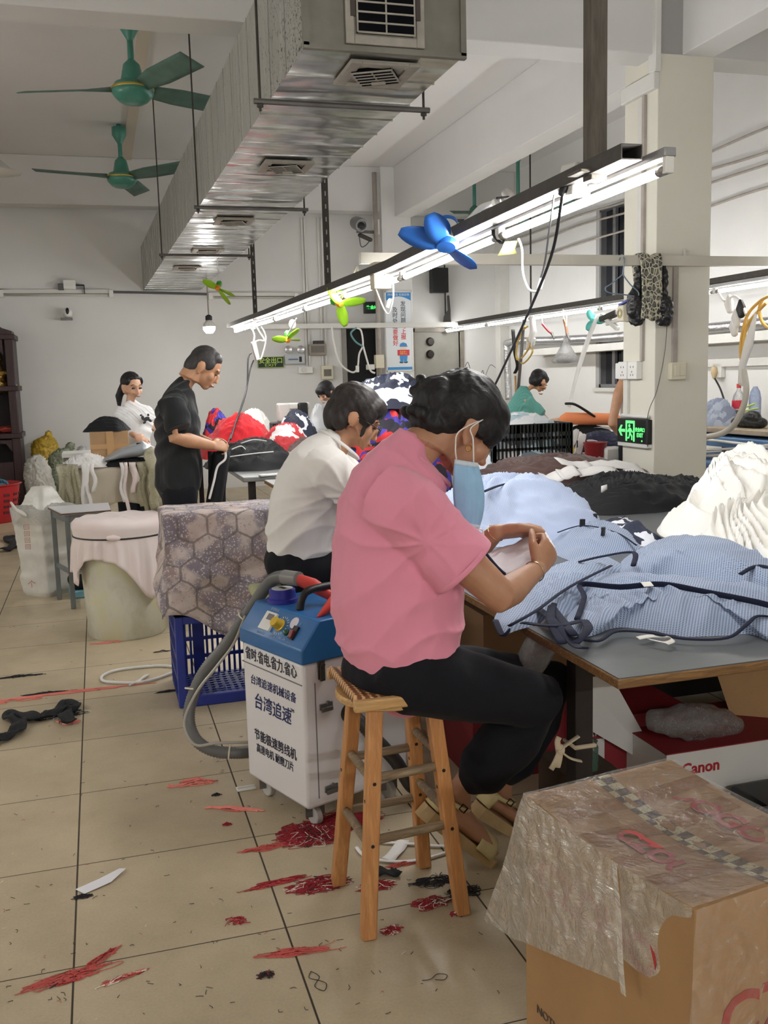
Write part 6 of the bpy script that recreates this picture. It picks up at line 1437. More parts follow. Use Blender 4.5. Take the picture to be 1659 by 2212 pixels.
# black slotted crate with white garments
kc = thing('plastic_crate', 'black slotted plastic crate full of grey-white garments on the table', 'crate', (3.8, 5.0, TZ))
kx0, kx1, ky0, ky1, kh = 3.30, 4.0, 4.72, 5.15, .40
b = MB()
for (a, c) in (((kx0, ky0), (kx1, ky0)), ((kx1, ky0), (kx1, ky1)), ((kx1, ky1), (kx0, ky1)), ((kx0, ky1), (kx0, ky0))):
    A_, C_ = Vector((a[0], a[1], TZ)), Vector((c[0], c[1], TZ)); L_ = (C_ - A_).length; d_ = (C_ - A_) / L_
    for z, hh in ((.02, .045), (.115, .022), (.20, .022), (.285, .022), (.37, .075)): b.bar(A_ + Vector((0, 0, z)), C_ + Vector((0, 0, z)), .016, hh)
    n_ = int(L_ / .034)
    for i in range(n_ + 1): p_ = A_ + d_ * (L_ * i / n_); b.bar(p_, p_ + Vector((0, 0, kh)), .013 if i % 6 else .03, .016)
b.build('wall', M_black, kc)
MB().box2((kx0, ky0, TZ + .002), (kx1, ky1, TZ + .015)).build('base', M_black, kc)
poly_heap('white_garments', [(kx0 + .02, ky0 + .02), (kx1 - .02, ky0 + .02), (kx1 - .02, ky1 - .02), (kx0 + .02, ky1 - .02)], TZ + .02, .46, camo('white and grey garments', [(226, 228, 232), (214, 220, 226), (120, 130, 140), (232, 232, 234), (176, 198, 206)], 7), 'grey-white garments heaped inside the black slotted crate', 'garments', None, 41, .035, 9, 5, 24, 6, lat=.1)
# big camouflage heap with navy top layer
cc = at_y(850, 900, 4.1)
poly_heap('camouflage_fabric', ellp(cc.x, 4.15, .40, .45, .1, 11, .1, 5), TZ, .66, M_camo, 'tall heap of red, blue and black camouflage fabric behind the seated women', 'fabric', None, 51, .06, 6, 2.8, 40, 7)
poly_heap('navy_white_garments', ellp(cc.x + .02, 4.25, .36, .34, .1, 11, .08, 8), TZ + .60, .24, M_nw, 'navy and white garments lying on top of the camouflage heap', 'garments', None, 55, .04, 8, 2.4, 26, 6)
# piles on the rear table
def pile(px0, px1, Y, pyt, ry, mt, nm, label, seed, base=TZ, amp=.04, sc=6, pw=2.4, cat='clothes'):
    x0, x1 = at_y(px0, 900, Y).x, at_y(px1, 900, Y).x; zt = at_y((px0 + px1) / 2, pyt, Y).z
    return poly_heap(nm, ellp((x0 + x1) / 2, Y, (x1 - x0) / 2, ry, 0, 12, .08, seed), base, zt - base, mt, label, cat, None, seed, amp, sc, pw, 28, 6)
pile(436, 640, 6.75, 952, .60, M_bcl, 'black_garments', 'heap of black garments with white piping by the standing man', 61)
for pp in ([(452, 1000), (490, 992), (540, 985), (590, 980)], [(520, 962), (548, 954), (575, 957)], [(500, 975), (520, 968), (530, 975)]):
    curve_obj('white_piping', [at_y(x, y, 6.28 if y > 965 else 6.55) + Vector((0, -.02, .02)) for x, y in pp], .010, M_wrag, bpy.data.objects['black_garments'], 6, 5, .5)
pile(425, 605, 8.0, 893, .50, M_redc, 'red_fabric', 'long heap of red jersey fabric on the rear table', 62, cat='fabric', pw=2.0)
pile(428, 506, 8.9, 884, .35, M_camo, 'camouflage_fabric', 'small camouflage heap behind the red fabric at the left', 63, cat='fabric')
pile(500, 596, 9.6, 886, .40, M_wcl, 'white_fabric', 'pale white fabric heap behind the red jersey heap', 64, cat='fabric')
pile(585, 700, 7.9, 890, .40, M_nw, 'navy_white_garments', 'navy and white printed garments on the rear table behind the white-shirted person', 65)
pile(548, 690, 7.15, 918, .40, M_rw, 'red_white_garments', 'red and white printed garments on the rear table', 66)
pile(604, 720, 6.7, 946, .30, M_bw, 'folded_garments', 'folded dark and white pieces beside the white-shirted person', 67)
# phone / tag on the metal table
q = zp(582, 1026, TZ + .01); tag(MB().box(q, (.18, .07, .016), (0, 0, .2)).build('white_case', M_white, bevel=.004), 'small white case on the metal table corner', 'case')
# garment hanging from the man's hands
gm = MB(); P = []
for i in range(13):
    f = i / 12; r = []
    for j in range(11):
        g = j / 10; q = at_y(450 + 45 * g - 6 * f + 4 * math.sin(g * 9 + f * 3), 975 + (1100 - 975) * f, 3.92 + .05 * math.sin(g * 7 + f * 2)); r.append(q)
    P.append(r)
o = gm.grid(P).build('black_garment', M_bcl, None, smooth=True, solid=.012); tag(o, 'black garment with white piping held hanging by the standing man', 'garment')
curve_obj('white_piping', [at_y(484, 962, 3.85), at_y(487, 990, 3.84), at_y(470, 1008, 3.84), at_y(462, 1040, 3.84), at_y(452, 1078, 3.84)], .008, M_wrag, o, 6, 6, .5)
# ------------------------------------------------------------------ things under the front table
M_cred = mat('dark red box print', (128, 28, 36), .6); M_cwhite = mat('white box board', (206, 204, 200), .6)
yB = .34; q0 = at_y(1440, 1632, yB); q1 = at_y(1700, 1720, yB)
cbx = thing('printer_box', 'white printer carton with red lettering and dark red top under the table', 'box', (q0.x + .3, yB, 0))
MB().box2((q0.x, yB, .0), (q0.x + .62, yB + .42, q0.z)).build('carton', M_cwhite, cbx)
MB().box2((q0.x - .001, yB - .001, q0.z), (q0.x + .621, yB + .421, q0.z + .004)).build('red_lid', M_cred, cbx)
text('lettering', 'Canon', at_y(1514, 1658, yB - .002), (1, 0, 0), UP, .062, mat('logo red', (170, 28, 38), .5), cbx, depth=.0006, bold=.0014)
yA = .62; a0 = at_y(1252, 1560, yA); a1 = at_y(1442, 1690, yA)
abx = thing('printer_box', 'red printer carton with an open white flap beside the table leg', 'box', ((a0.x + a1.x) / 2, yA, 0))
MB().box2((a0.x, yA, 0), (a0.x + .50, yA + .3, a0.z)).build('carton', M_cred, abx)
b = MB(); f0, f1, f2, f3 = at_y(1250, 1462, yA - .02), at_y(1322, 1462, yA - .02), at_y(1438, 1672, yA - .06), at_y(1258, 1568, yA - .02)
b.hexa([f0, f1, f2, f3], [f + Vector((0, .006, 0)) for f in (f0, f1, f2, f3)]); b.build('flap', M_cwhite, abx)
text('lettering', 'Canon', at_y(1290, 1580, yA - .004), (1, 0, -.0), UP, .06, M_cwhite, abx, depth=.0006)
MB().box(at_y(1292, 1625, yA - .003), (.055, .002, .11)).build('shipping_label', M_cwhite, abx)
pk = thing('printer', 'black printer standing in front of the white printer carton', 'printer', (2.3, .12, 0))
q0p = at_y(1572, 1694, .30); MB().box2((q0p.x, .02, 0), (q0p.x + .42, .30, q0p.z)).build('body', mat('printer black', (26, 26, 28), .4), pk, bevel=.02)
MB().box2((q0p.x + .01, .015, q0p.z - .06), (q0p.x + .41, .02, q0p.z - .052)).build('tray_gap', M_blackrub, pk)
text('lettering', 'Canon', at_y(1645, 1745, .017), (1, 0, 0), UP, .02, M_steel, pk, depth=.0004)
jr = thing('glass_jar', 'green-tinted glass jar beside the dark table leg', 'jar', at_y(1272, 1660, .28))
jc = at_y(1272, 1662, .28); MB().lathe([(.0, 0), (.030, 0), (.033, .01), (.033, .085), (.028, .095), (.028, .105), (.031, .107), (.0, .107)], jc, 20).build('glass', film_mat('green glass', (120, 160, 140), clear=.6, scale=3, strength=.1), jr, smooth='auto')
MB().lathe([(.0, 0), (.031, 0), (.031, .045), (0, .045)], jc + Vector((0, 0, .004)), 20).build('green_label', mat('green label', (30, 70, 50), .5), jr)
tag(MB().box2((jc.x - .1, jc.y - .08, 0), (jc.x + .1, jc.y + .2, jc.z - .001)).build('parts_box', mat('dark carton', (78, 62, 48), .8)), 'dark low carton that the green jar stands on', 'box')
b = MB(); b.loft([at_y(1425, 1560, .46), at_y(1500, 1558, .46), at_y(1575, 1560, .48)], [.07, .10, .06], [.045, .07, .05], n=20)
tag(organic('bubble_bag', b, film_mat('crinkled clear wrap', (200, 200, 198), clear=.7, scale=30), None, .012, 3, lambda c, n_: .018 * nz(c, 22, 2)), 'crumpled clear plastic wrap on the dark red carton lid', 'plastic wrap')
b = MB(); b.hexa([(2.62, .55, 0), (2.66, .62, 0), (3.05, .35, 0), (3.0, .28, 0)], [(2.50, .75, .62), (2.54, .80, .62), (3.1, .45, .70), (3.06, .39, .70)])
tag(b.build('carton_flap', M_card), 'brown carton panel leaning under the right of the table', 'cardboard')
b = MB(); b.box2((1.72, 1.3, .02), (3.9, 1.36, .70)); tag(b.build('shade_sheet', mat('painted shade sheet', (38, 36, 34), .8)), 'painted shade sheet standing behind the cartons under the table', 'board')  # dark sheet painted in for the shade behind the cartons
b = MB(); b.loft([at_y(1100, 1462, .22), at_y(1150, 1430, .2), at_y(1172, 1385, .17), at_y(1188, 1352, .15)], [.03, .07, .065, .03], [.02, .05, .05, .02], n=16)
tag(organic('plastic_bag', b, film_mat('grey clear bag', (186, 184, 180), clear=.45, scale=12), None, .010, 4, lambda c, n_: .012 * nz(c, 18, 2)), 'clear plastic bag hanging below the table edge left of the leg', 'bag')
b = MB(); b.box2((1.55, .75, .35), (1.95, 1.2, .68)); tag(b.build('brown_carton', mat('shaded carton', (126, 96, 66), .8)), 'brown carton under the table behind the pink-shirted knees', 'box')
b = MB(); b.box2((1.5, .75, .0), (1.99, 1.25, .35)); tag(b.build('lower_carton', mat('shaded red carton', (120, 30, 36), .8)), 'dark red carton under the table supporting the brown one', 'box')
# cream ribbon tied to the leg
kq = Vector((1.60, .060, at_y(1208, 1622, .06).z)); rb = thing('ribbon', 'cream cloth ribbon knotted round the dark table leg', 'ribbon', kq)
M_rib = fabric('cream ribbon', (216, 200, 172), fold=.3)
MB().ell(at_y(1210, 1620, .05), (.016, .014, .02)).build('knot', M_rib, rb, smooth=True)
for pp in ([(1210, 1618), (1228, 1605), (1250, 1590)], [(1212, 1624), (1232, 1638), (1255, 1644)], [(1208, 1626), (1200, 1645), (1190, 1662)], [(1210, 1628), (1208, 1642), (1204, 1658)], [(1206, 1618), (1204, 1602), (1208, 1592)]):
    curve_obj('tail', [at_y(x, y, .045) for x, y in pp], .011, M_rib, rb, 8, 5, .35)
MB().tube([(1.585, .063, kq.z), (1.655, .063, kq.z), (1.655, .137, kq.z), (1.585, .137, kq.z)], .008, 6, closed=True).build('loop', M_rib, rb, smooth=True)
# ------------------------------------------------------------------ fixtures on the rails and walls
M_lime = mat('lime plastic', (152, 204, 40), .4); M_org = mat('orange hub', (236, 150, 40), .4); M_fblue = mat('blue fan plastic', (40, 104, 190), .35); M_grn = mat('green plastic', (70, 176, 60), .4)
def blade(par, c, axis, ang, r0, r1, wd, m_, pitch=.5, name='blade', th=.003):
    ax = Vector(axis).normalized(); x = ax.orthogonal().normalized(); y = ax.cross(x); d = x * math.cos(ang) + y * math.sin(ang); s = ax.cross(d); P = []
    for i in range(9):
        t_ = i / 8; w_ = wd * (math.sin(PI * (.14 + .80 * t_)) ** .6); tw = pitch * (1 - .5 * t_)
        P.append([Vector(c) + d * (r0 + (r1 - r0) * t_) + (s * math.cos(tw) + ax * math.sin(tw)) * (w_ * q) for q in (-1, -.4, .2, 1)])
    return MB().grid(P).build(name, m_, par, smooth=True, solid=th)
def aim(c, axis, target):   # angle of a wanted direction about axis
    ax = Vector(axis).normalized(); x = ax.orthogonal().normalized(); y = ax.cross(x); d = Vector(target) - Vector(c); return math.atan2(d.dot(y), d.dot(x))
# blue clip fan
f = thing('clip_fan', 'blue and white clip fan strapped above the front tube row', 'fan', at_y(975, 505, 1.75))
fa = Vector((-.22, -.42, -.88)).normalized(); hb = at_y(964, 528, 1.72); mo = hb - fa * .1
MB().lathe([(.0, -.085), (.036, -.08), (.046, -.06), (.047, 0), (.058, .03), (.058, .04), (.0, .045)], hb - fa * .05, 24, fa).build('motor', M_white, f, smooth='auto')
MB().lathe([(.048, 0), (.048, .014), (.044, .018)], hb - fa * .13, 24, fa).build('blue_cap', M_fblue, f, smooth='auto')
MB().lathe([(.0, .02), (.045, .018), (.054, .0), (.054, -.02), (0, -.02)], hb, 24, fa).build('hub', M_fblue, f, smooth='auto')
for tp_ in ((852, 500, 1.72), (1072, 560, 2.0), (930, 560, 1.5)):
    blade(f, hb, fa, aim(hb, fa, at_y(*tp_)), .035, .235, .058, M_fblue, .5)
MB().tube(catmull([at_y(995, 492, 1.78), at_y(1018, 470, 1.72), at_y(1040, 448, 1.66), at_y(1068, 438, 1.6)], 6), .014, 10).build('arm', M_white, f, smooth=True)
b = MB(); b.bar(at_y(1068, 432, 1.6), at_y(1088, 488, 1.55), .03, .022); b.bar(at_y(1085, 430, 1.62), at_y(1105, 480, 1.5), .025, .02); b.build('clip', M_white, f, bevel=.004)
b = MB(); b.tube(catmull([at_y(1072, 428, 1.58), at_y(1110, 425, 1.55), at_y(1118, 432, 1.5), at_y(1085, 445, 1.5), at_y(1074, 480, 1.45), at_y(1066, 505, 1.4), at_y(1085, 525, 1.36), at_y(1092, 500, 1.38)], 5), .011, 6, flat=.4); b.build('black_strap', M_blackrub, f, smooth=True)
b = MB(); b.loft([at_y(1095, 418, 1.6), at_y(1112, 440, 1.55)], [.03, .03], [.025, .025]); b.build('grey_wrap', mat('grey rag', (168, 164, 160), .9), f, smooth=True)
b = MB(); b.grid([[at_y(1090, 522, 1.33), at_y(1118, 520, 1.33)], [at_y(1085, 535, 1.33), at_y(1112, 538, 1.33)], [at_y(1075, 552, 1.33), at_y(1117, 548, 1.33)]]); b.build('yellow_rag', mat('yellow cloth', (216, 214, 130), .8), f, smooth=True, solid=.003)
# lime clip fans
def lime(c, axis, tips, label, arm=None, k=1.0):
    c = Vector(c); ax = Vector(axis).normalized(); f = thing('clip_fan', label, 'fan', c, 'lime clip fans')
    MB().lathe([(.0, .028), (.020, .024), (.026, .010), (.027, -.02), (0, -.022)], c, 18, ax).build('hub', M_org, f, smooth='auto')
    MB().lathe([(.0, 0), (.020, .004), (.030, .02), (.030, .05), (.018, .07), (0, .072)], c - ax * .10, 16, ax).build('motor', M_white if arm else M_grn, f, smooth='auto')
    for px, py, Y in tips: 
        tgt = at_y(px, py, Y); blade(f, c, ax, aim(c, ax, tgt), .02, min(.24, (tgt - c).length) * k, .040, M_lime, .5)
    return f
c = at_y(733, 655, 4.3); f = lime(c, (.35, -.86, -.3), ((698, 618, 4.3), (768, 694, 4.2), (752, 640, 4.5)), 'lime bladed clip fan on the front tube rail by the poster')
b = MB(); b.tube(catmull([at_y(744, 640, 4.34), at_y(742, 625, 4.4), at_y(752, 600, 4.42)], 5), .016, 8); b.tube([at_y(760, 610, 4.42), at_y(770, 575, 4.42)], .010, 8); b.tube([at_y(772, 575, 4.42), at_y(778, 606, 4.4)], .010, 8); b.build('clip_arm', mat('ivory clip', (206, 202, 188), .5), f, smooth=True)
c = at_y(622, 734, 6.6); f = lime(c, (-.1, -.5, -.85), ((588, 736, 6.6), (648, 730, 6.6), (640, 742, 6.4)), 'lime bladed fan hanging below the far end of the front tube row')
b = MB(); b.tube([c + Vector((0, .03, .04)), at_x(640, 688, 1.89)], .006, 6); b.ell(at_y(632, 700, 6.6), (.035, .02, .045)); b.build('cord_bundle', M_loop, f, smooth=True)
c = at_y(470, 622, 7.8); f = lime(c, (-.35, -.6, -.7), ((438, 605, 7.8), (507, 640, 7.8), (500, 626, 8.0)), 'lime bladed fan hanging from the duct hanger near the lit bulb')
b = MB(); b.tube([c + Vector((.02, .02, .05)), (c.x + .02, 7.86, 2.91)], .004, 5); b.build('hanging_cord', M_loop, f)
# ballast box, socket box and cables on the front rail
q = at_x(822, 600, RX - .03); tag(MB().box((RX - .03, q.y, q.z + .01), (.11, .10, .16)).build('ballast_box', M_cream, bevel=.006), 'cream ballast box clamped round the front tube rail', 'box')
sb = at_y(1246, 390, .60); sk = thing('socket_box', 'white socket box with a black plug by the rail post', 'socket', sb)
MB().box(sb + Vector((-.005, 0, .0)), (.075, .12, .11), (.1, .1, 0)).build('housing', M_white, sk, bevel=.008)
pl_ = at_y(1219, 405, .60); MB().loft([pl_ + Vector((.02, 0, 0)), pl_, pl_ + Vector((-.01, 0, -.02))], [.018, .024, .014], [.018, .022, .012]).build('plug', M_black, sk, smooth=True)
tag(curve_obj('power_cable', [pl_ + Vector((-.008, 0, -.02)), at_y(1212, 440, .62), at_y(1190, 555, .8), at_y(1135, 690, 1.3), at_y(1082, 805, 2.0), at_y(1062, 850, 2.3), at_y(1050, 905, 2.5), at_z(1048, 960, 1.09)], .0065, M_black), 'black power cable slanting down from the socket box to the table', 'cable')
tag(curve_obj('power_cable', [at_y(1228, 378, .62), at_y(1204, 392, .65), at_y(1190, 470, .85), at_y(1178, 560, 1.0), at_y(1168, 600, 1.05)], .004, M_wire), 'thin grey cord from the socket box down to a white inline switch', 'cord')
o = MB().box(at_y(1168, 614, 1.05), (.022, .018, .05), (.1, .25, 0)).build('inline_switch', M_white, bevel=.006); tag(o, 'white inline switch hanging on a cord beneath the nearest tube', 'switch')
tag(curve_obj('power_cable', [at_y(1120, 515, 1.25), at_y(1128, 540, 1.25), at_y(1130, 590, 1.2), at_y(1143, 625, 1.1), at_y(1160, 630, 1.06)], .005, M_loop), 'white cord looping from the blue fan to the inline switch', 'cord')
tag(curve_obj('power_cable', [at_y(808, 612, 3.1), at_y(818, 640, 3.1), at_y(832, 672, 3.08), at_y(842, 676, 3.05), at_y(850, 640, 3.0), at_y(848, 598, 3.0)], .005, M_loop), 'white cord with a switch looping in front of the poster', 'cord')
tag(MB().box(at_y(840, 656, 3.04), (.022, .018, .06), (0, .35, 0)).build('inline_switch', M_white, bevel=.006), 'white inline switch hanging before the poster', 'switch')
ps = thing('power_strip', 'white power strip hanging in tangled cords at the rail end', 'power strip', at_y(552, 757, 8.6))
MB().bar(at_y(547, 738, 8.6), at_y(557, 778, 8.6), .09, .05).build('strip', M_white, ps, bevel=.01); MB().bar(at_y(540, 682, 8.9), at_y(548, 712, 8.9), .07, .05).build('upper_strip', M_white, ps, bevel=.01)
for pp in ([(546, 712), (550, 725), (548, 738)], [(515, 705), (522, 690), (545, 690), (560, 715), (572, 735), (560, 735), (550, 740)], [(565, 705), (575, 730), (566, 770), (560, 776)], [(520, 700), (512, 710), (530, 712)]): curve_obj('cord', [at_y(x, y, 8.75) for x, y in pp], .009, M_loop, ps)
tag(curve_obj('power_cable', [at_y(543, 762, 8.6), at_y(536, 775, 8.55), at_y(534, 830, 8.3), at_y(525, 870, 7.9), at_y(505, 925, 7.5), at_y(492, 958, 7.1)], .009, M_black), 'black cord dropping from the power strip to the rear table, left one', 'cord')
tag(curve_obj('power_cable', [at_y(548, 778, 8.6), at_y(540, 800, 8.55), at_y(530, 850, 8.2), at_y(510, 910, 7.6), at_y(498, 950, 7.2)], .009, M_black), 'black cord dropping from the power strip to the rear table, right one', 'cord')
# hanging bulb
bc = at_y(452, 708, 10.5); bu = thing('light_bulb', 'lit bulb hanging on a pale cord in front of the back wall', 'lamp', bc)
t_ = NT('lit bulb'); t_.b.inputs['Emission Color'].default_value = (1, .98, .94, 1); t_.b.inputs['Emission Strength'].default_value = 34; M_bulb = t_.m
MB().lathe([(.0, -.075), (.045, -.07), (.075, -.03), (.080, .01), (.0, .012)], bc, 24).build('globe', M_bulb, bu, smooth='auto')
MB().lathe([(.080, .012), (.075, .05), (.04, .09), (.03, .10), (0, .10)], bc, 24).build('neck', M_white, bu, smooth='auto'); MB().lathe([(0, .10), (.045, .10), (.045, .15), (.02, .17), (0, .17)], bc, 18).build('holder', M_black, bu, smooth='auto')
MB().tube([bc + Vector((0, 0, .17)), (bc.x, bc.y, 2.945)], .009, 6).build('cord', M_conde, bu)
# tube fixture, cables, small boxes on the back wall
def wall_fix(px0, px1, py, label):
    a, c = at_y(px0, py, 11.93), at_y(px1, py, 11.93); f = thing('wall_tube_light', label, 'light', (a + c) / 2, 'unlit wall tubes')
    MB().bar(a + Vector((0, .03, .03)), c + Vector((0, .03, .03)), .06, .05).build('batten', M_cond, f); MB().tube([a + Vector((.05, 0, -.02)), c + Vector((-.05, 0, -.02))], .016, 10).build('tube', mat('unlit tube', (190, 188, 180), .3), f, smooth=True)
    for q in (a, c): MB().box(q + Vector((0, .02, 0)), (.06, .08, .10)).build('holder', M_white, f, bevel=.004)
wall_fix(2, 240, 634, 'unlit white tube fixture on the back wall above the altar cabinet'); wall_fix(455, 640, 640, 'unlit white tube fixture on the back wall behind the lime fan')
tag(curve_obj('wall_cable', [at_y(-40, 624, 11.97), at_y(30, 628, 11.97), at_y(60, 629, 11.97), at_y(120, 630, 11.97), at_y(300, 632, 11.97), at_y(500, 637, 11.97), at_y(700, 641, 11.97)], .016, M_wire), 'grey cable running along the back wall above the tube fixtures', 'cable')
e = thing('junction_box', 'white junction box with black bracket on the back wall, left side', 'box', at_y(150, 618, 11.93))
MB().box(at_y(150, 615, 11.93), (.17, .12, .13)).build('box', M_white, e, bevel=.01); MB().box(at_y(132, 620, 11.93), (.08, .12, .09)).build('side_box', M_wire, e, bevel=.01); b = MB(); b.box(at_y(172, 616, 11.93), (.12, .10, .012)); b.box(at_y(172, 616, 11.93) + Vector((.06, 0, -.06)), (.012, .10, .12)); b.build('bracket', M_black, e)
cp_ = at_y(146, 676, 11.85); e = thing('wall_camera', 'white dome camera with black lens on the back wall', 'camera', cp_)
MB().lathe([(0, .075), (.05, .06), (.065, .01), (.06, -.04), (.035, -.06), (0, -.06)], cp_, 20).build('dome', M_white, e, smooth=True); MB().ell(cp_ + Vector((0, -.045, .02)), (.026, .03, .05)).build('lens', M_black, e, smooth=True); b = MB(); b.box(cp_ + Vector((-.02, .06, -.08)), (.16, .16, .03)); b.build('bracket', M_steel, e)
ls = at_y(-6, 368, 8.5); tag(MB().lathe([(.03, .12), (.05, .10), (.14, .02), (.24, -.02), (.235, -.026), (.13, .012), (.0, .08)], ls, 28).build('lamp_shade', M_cond, smooth=True), 'pale enamel lamp shade cut by the left frame edge', 'lamp'); MB().tube([ls + Vector((0, 0, .1)), (ls.x, ls.y, CZ)], .01, 6).build('rod', M_conde, bpy.data.objects['lamp_shade'])
# signs and boxes right of the bulb on the back wall
M_sgreen = mat('sign green print', (176, 206, 96), .5); M_sdark = mat('dark green sign', (26, 42, 34), .5)
s = thing('exit_sign', 'dark exit sign with yellow-green characters on the back wall', 'sign', at_y(584, 782, 11.97)); a, c = at_y(557, 795, 11.97), at_y(612, 770, 11.97)
MB().box2((a.x, 11.96, a.z), (c.x, 11.99, c.z)).build('plate', M_sdark, s, bevel=.004)
text('lettering', '安全出口', ((a.x + c.x) / 2, 11.957, a.z + (c.z - a.z) * .62), (1, 0, 0), UP, .092, M_sgreen, s, depth=.001, bold=.002); text('lettering', 'EXIT', ((a.x + c.x) / 2, 11.957, a.z + (c.z - a.z) * .22), (1, 0, 0), UP, .058, M_sgreen, s, depth=.001, xs=1.6)
b = MB()
for (x0_, z0_, x1_, z1_) in ((a.x, a.z, c.x, a.z + .006), (a.x, c.z - .006, c.x, c.z), (a.x, a.z, a.x + .006, c.z), (c.x - .006, a.z, c.x, c.z)): b.box2((x0_ + .006 * 0, 11.955, z0_), (x1_, 11.96, z1_))
b.build('border', M_sgreen, s)
s = thing('emergency_light', 'grey emergency light with two round lamps on the back wall', 'light', at_y(636, 775, 11.95)); a, c = at_y(615, 787, 11.95), at_y(657, 766, 11.95)
MB().box2((a.x, 11.9, a.z), (c.x, 11.99, c.z)).build('housing', mat('pale grey housing', (186, 190, 194), .45), s, bevel=.008)
for px in (622, 649): 
    q = at_y(px, 755, 11.93); ho = MB().lathe([(0, -.03), (.05, -.025), (.06, .02), (.055, .03), (0, .02)], q, 20, (0, -1, 0)).build('lamp', mat('chrome lamp', (200, 200, 200), .25, .7), s, smooth='auto')
MB().box2((c.x - .09, 11.895, a.z + .03), (c.x - .05, 11.9, c.z - .03)).build('panel', M_black, s); MB().box2((a.x + .05, 11.895, (a.z + c.z) / 2 - .01), (a.x + .20, 11.9, (a.z + c.z) / 2 + .01)).build('strip', mat('blue strip', (90, 110, 150), .5), s)
s = thing('meter_box', 'grey meter box with a dark window on the back wall', 'box', at_y(684, 754, 11.95)); a, c = at_y(667, 768, 11.95), at_y(702, 743, 11.95)
MB().box2((a.x, 11.88, a.z), (c.x, 11.99, c.z)).build('housing', mat('taupe housing', (150, 142, 130), .5), s, bevel=.006); MB().box2((a.x + .03, 11.872, a.z + .04), (c.x - .03, 11.88, c.z - .03)).build('window', mat('smoky window', (112, 108, 102), .25), s); MB().box2((a.x + .08, 11.9, c.z), (c.x - .03, 11.99, c.z + .05)).build('cap', M_dsteel, s)
s = thing('switch_box', 'white switch box with a round knob below the meter box', 'box', at_y(659, 800, 11.95)); a, c = at_y(644, 807, 11.95), at_y(675, 792, 11.95)
MB().box2((a.x, 11.92, a.z), (c.x, 11.99, c.z)).build('housing', M_white, s, bevel=.008); MB().lathe([(0, .02), (.035, .018), (.04, 0)], at_y(657, 799, 11.92), 18, (0, -1, 0)).build('knob', M_cond, s)
s = thing('breaker_box', 'cream breaker box with a dark door on the back wall', 'box', at_y(706, 805, 11.95)); a, c = at_y(694, 820, 11.95), at_y(718, 789, 11.95)
MB().box2((a.x, 11.90, a.z), (c.x, 11.99, c.z)).build('housing', M_cream, s, bevel=.01); MB().box2((a.x + .035, 11.89, a.z + .05), (c.x - .035, 11.9, c.z - .06)).build('door', mat('dusty door', (110, 104, 96), .4), s)
for k, px in enumerate((661, 667, 697, 705)):
    a, c = at_y(px, 742 if k < 2 else 790, 11.98), at_y(px, 470, 11.98); tag(MB().box2((a.x - .014, 11.965, (at_y(px, 790, 11.98).z if k in (0, 1) else a.z)), (a.x + .014, 11.999, c.z)).build('wall_conduit', M_cond), ['white vertical wall conduit, first from the exit sign', 'white vertical wall conduit, second from the exit sign', 'white vertical wall conduit, third from the exit sign', 'white vertical wall conduit, fourth from the exit sign'][k], 'conduit', 'vertical conduits on the back wall')
s = thing('exit_sign', 'small black exit sign glowing green beside the far column', 'sign', at_y(798, 664, 11.9)); a, c = at_y(788, 677, 11.9), at_y(826, 652, 11.9)
MB().box2((a.x, 11.88, a.z), (c.x, 11.98, c.z)).build('housing', M_black, s, bevel=.005)
t_ = NT('exit glow'); t_.base(lin((60, 210, 90))); t_.b.inputs['Emission Color'].default_value = lin((80, 255, 120)); t_.b.inputs['Emission Strength'].default_value = .22; M_glow = t_.m
text('lettering', '安全出口', ((a.x + c.x) / 2 + .0, 11.875, (a.z + c.z) / 2), (1, 0, 0), UP, .06, M_glow, s, depth=.001, bold=.003)
# horizontal trunking bars
tag(MB().box2((2.2, 11.36, 2.345), (6.5, 11.44, 2.415)).build('trunking_bar', M_cond), 'white horizontal trunking bar crossing before the dark doorway', 'bar'); tag(MB().box2((2.0, 4.0, 2.40), (6.55, 4.06, 2.475)).build('trunking_bar', mat('dusty trunking', (196, 192, 180), .5, 0, .08, 3)), 'white horizontal trunking bar across the front of the cream column', 'bar')
b = MB(); b.bar((4.62, 4.03, 2.47), (4.66, 4.1, 2.54), .015, .015); b.build('bracket', M_cond, bpy.data.objects['trunking_bar.001'])
# cords hanging from the far bar
cd_ = thing('hanging_cord', 'white cord with a plug switch hanging before the dark doorway', 'cord', at_y(718, 706, 11.3))
curve_obj('cord', [at_y(717, 706, 11.33), at_y(722, 745, 11.33), at_y(735, 785, 11.33), at_y(760, 804, 11.33), at_y(772, 795, 11.33), at_y(776, 765, 11.33), at_y(784, 745, 11.33), at_y(780, 715, 11.33), at_y(770, 708, 11.33)], .014, M_loop, cd_); curve_obj('teal_cord', [at_y(770, 708, 11.32), at_y(758, 720, 11.32), at_y(768, 738, 11.32), at_y(784, 748, 11.32)], .014, mat('teal cord', (110, 160, 160), .6), cd_); MB().box(at_y(772, 797, 11.32), (.05, .04, .10)).build('plug', M_white, cd_, bevel=.01)
curve_obj('second_cord', [at_y(784, 746, 11.32), at_y(792, 775, 11.32), at_y(800, 800, 11.32), at_y(810, 806, 11.32)], .014, M_loop, cd_)
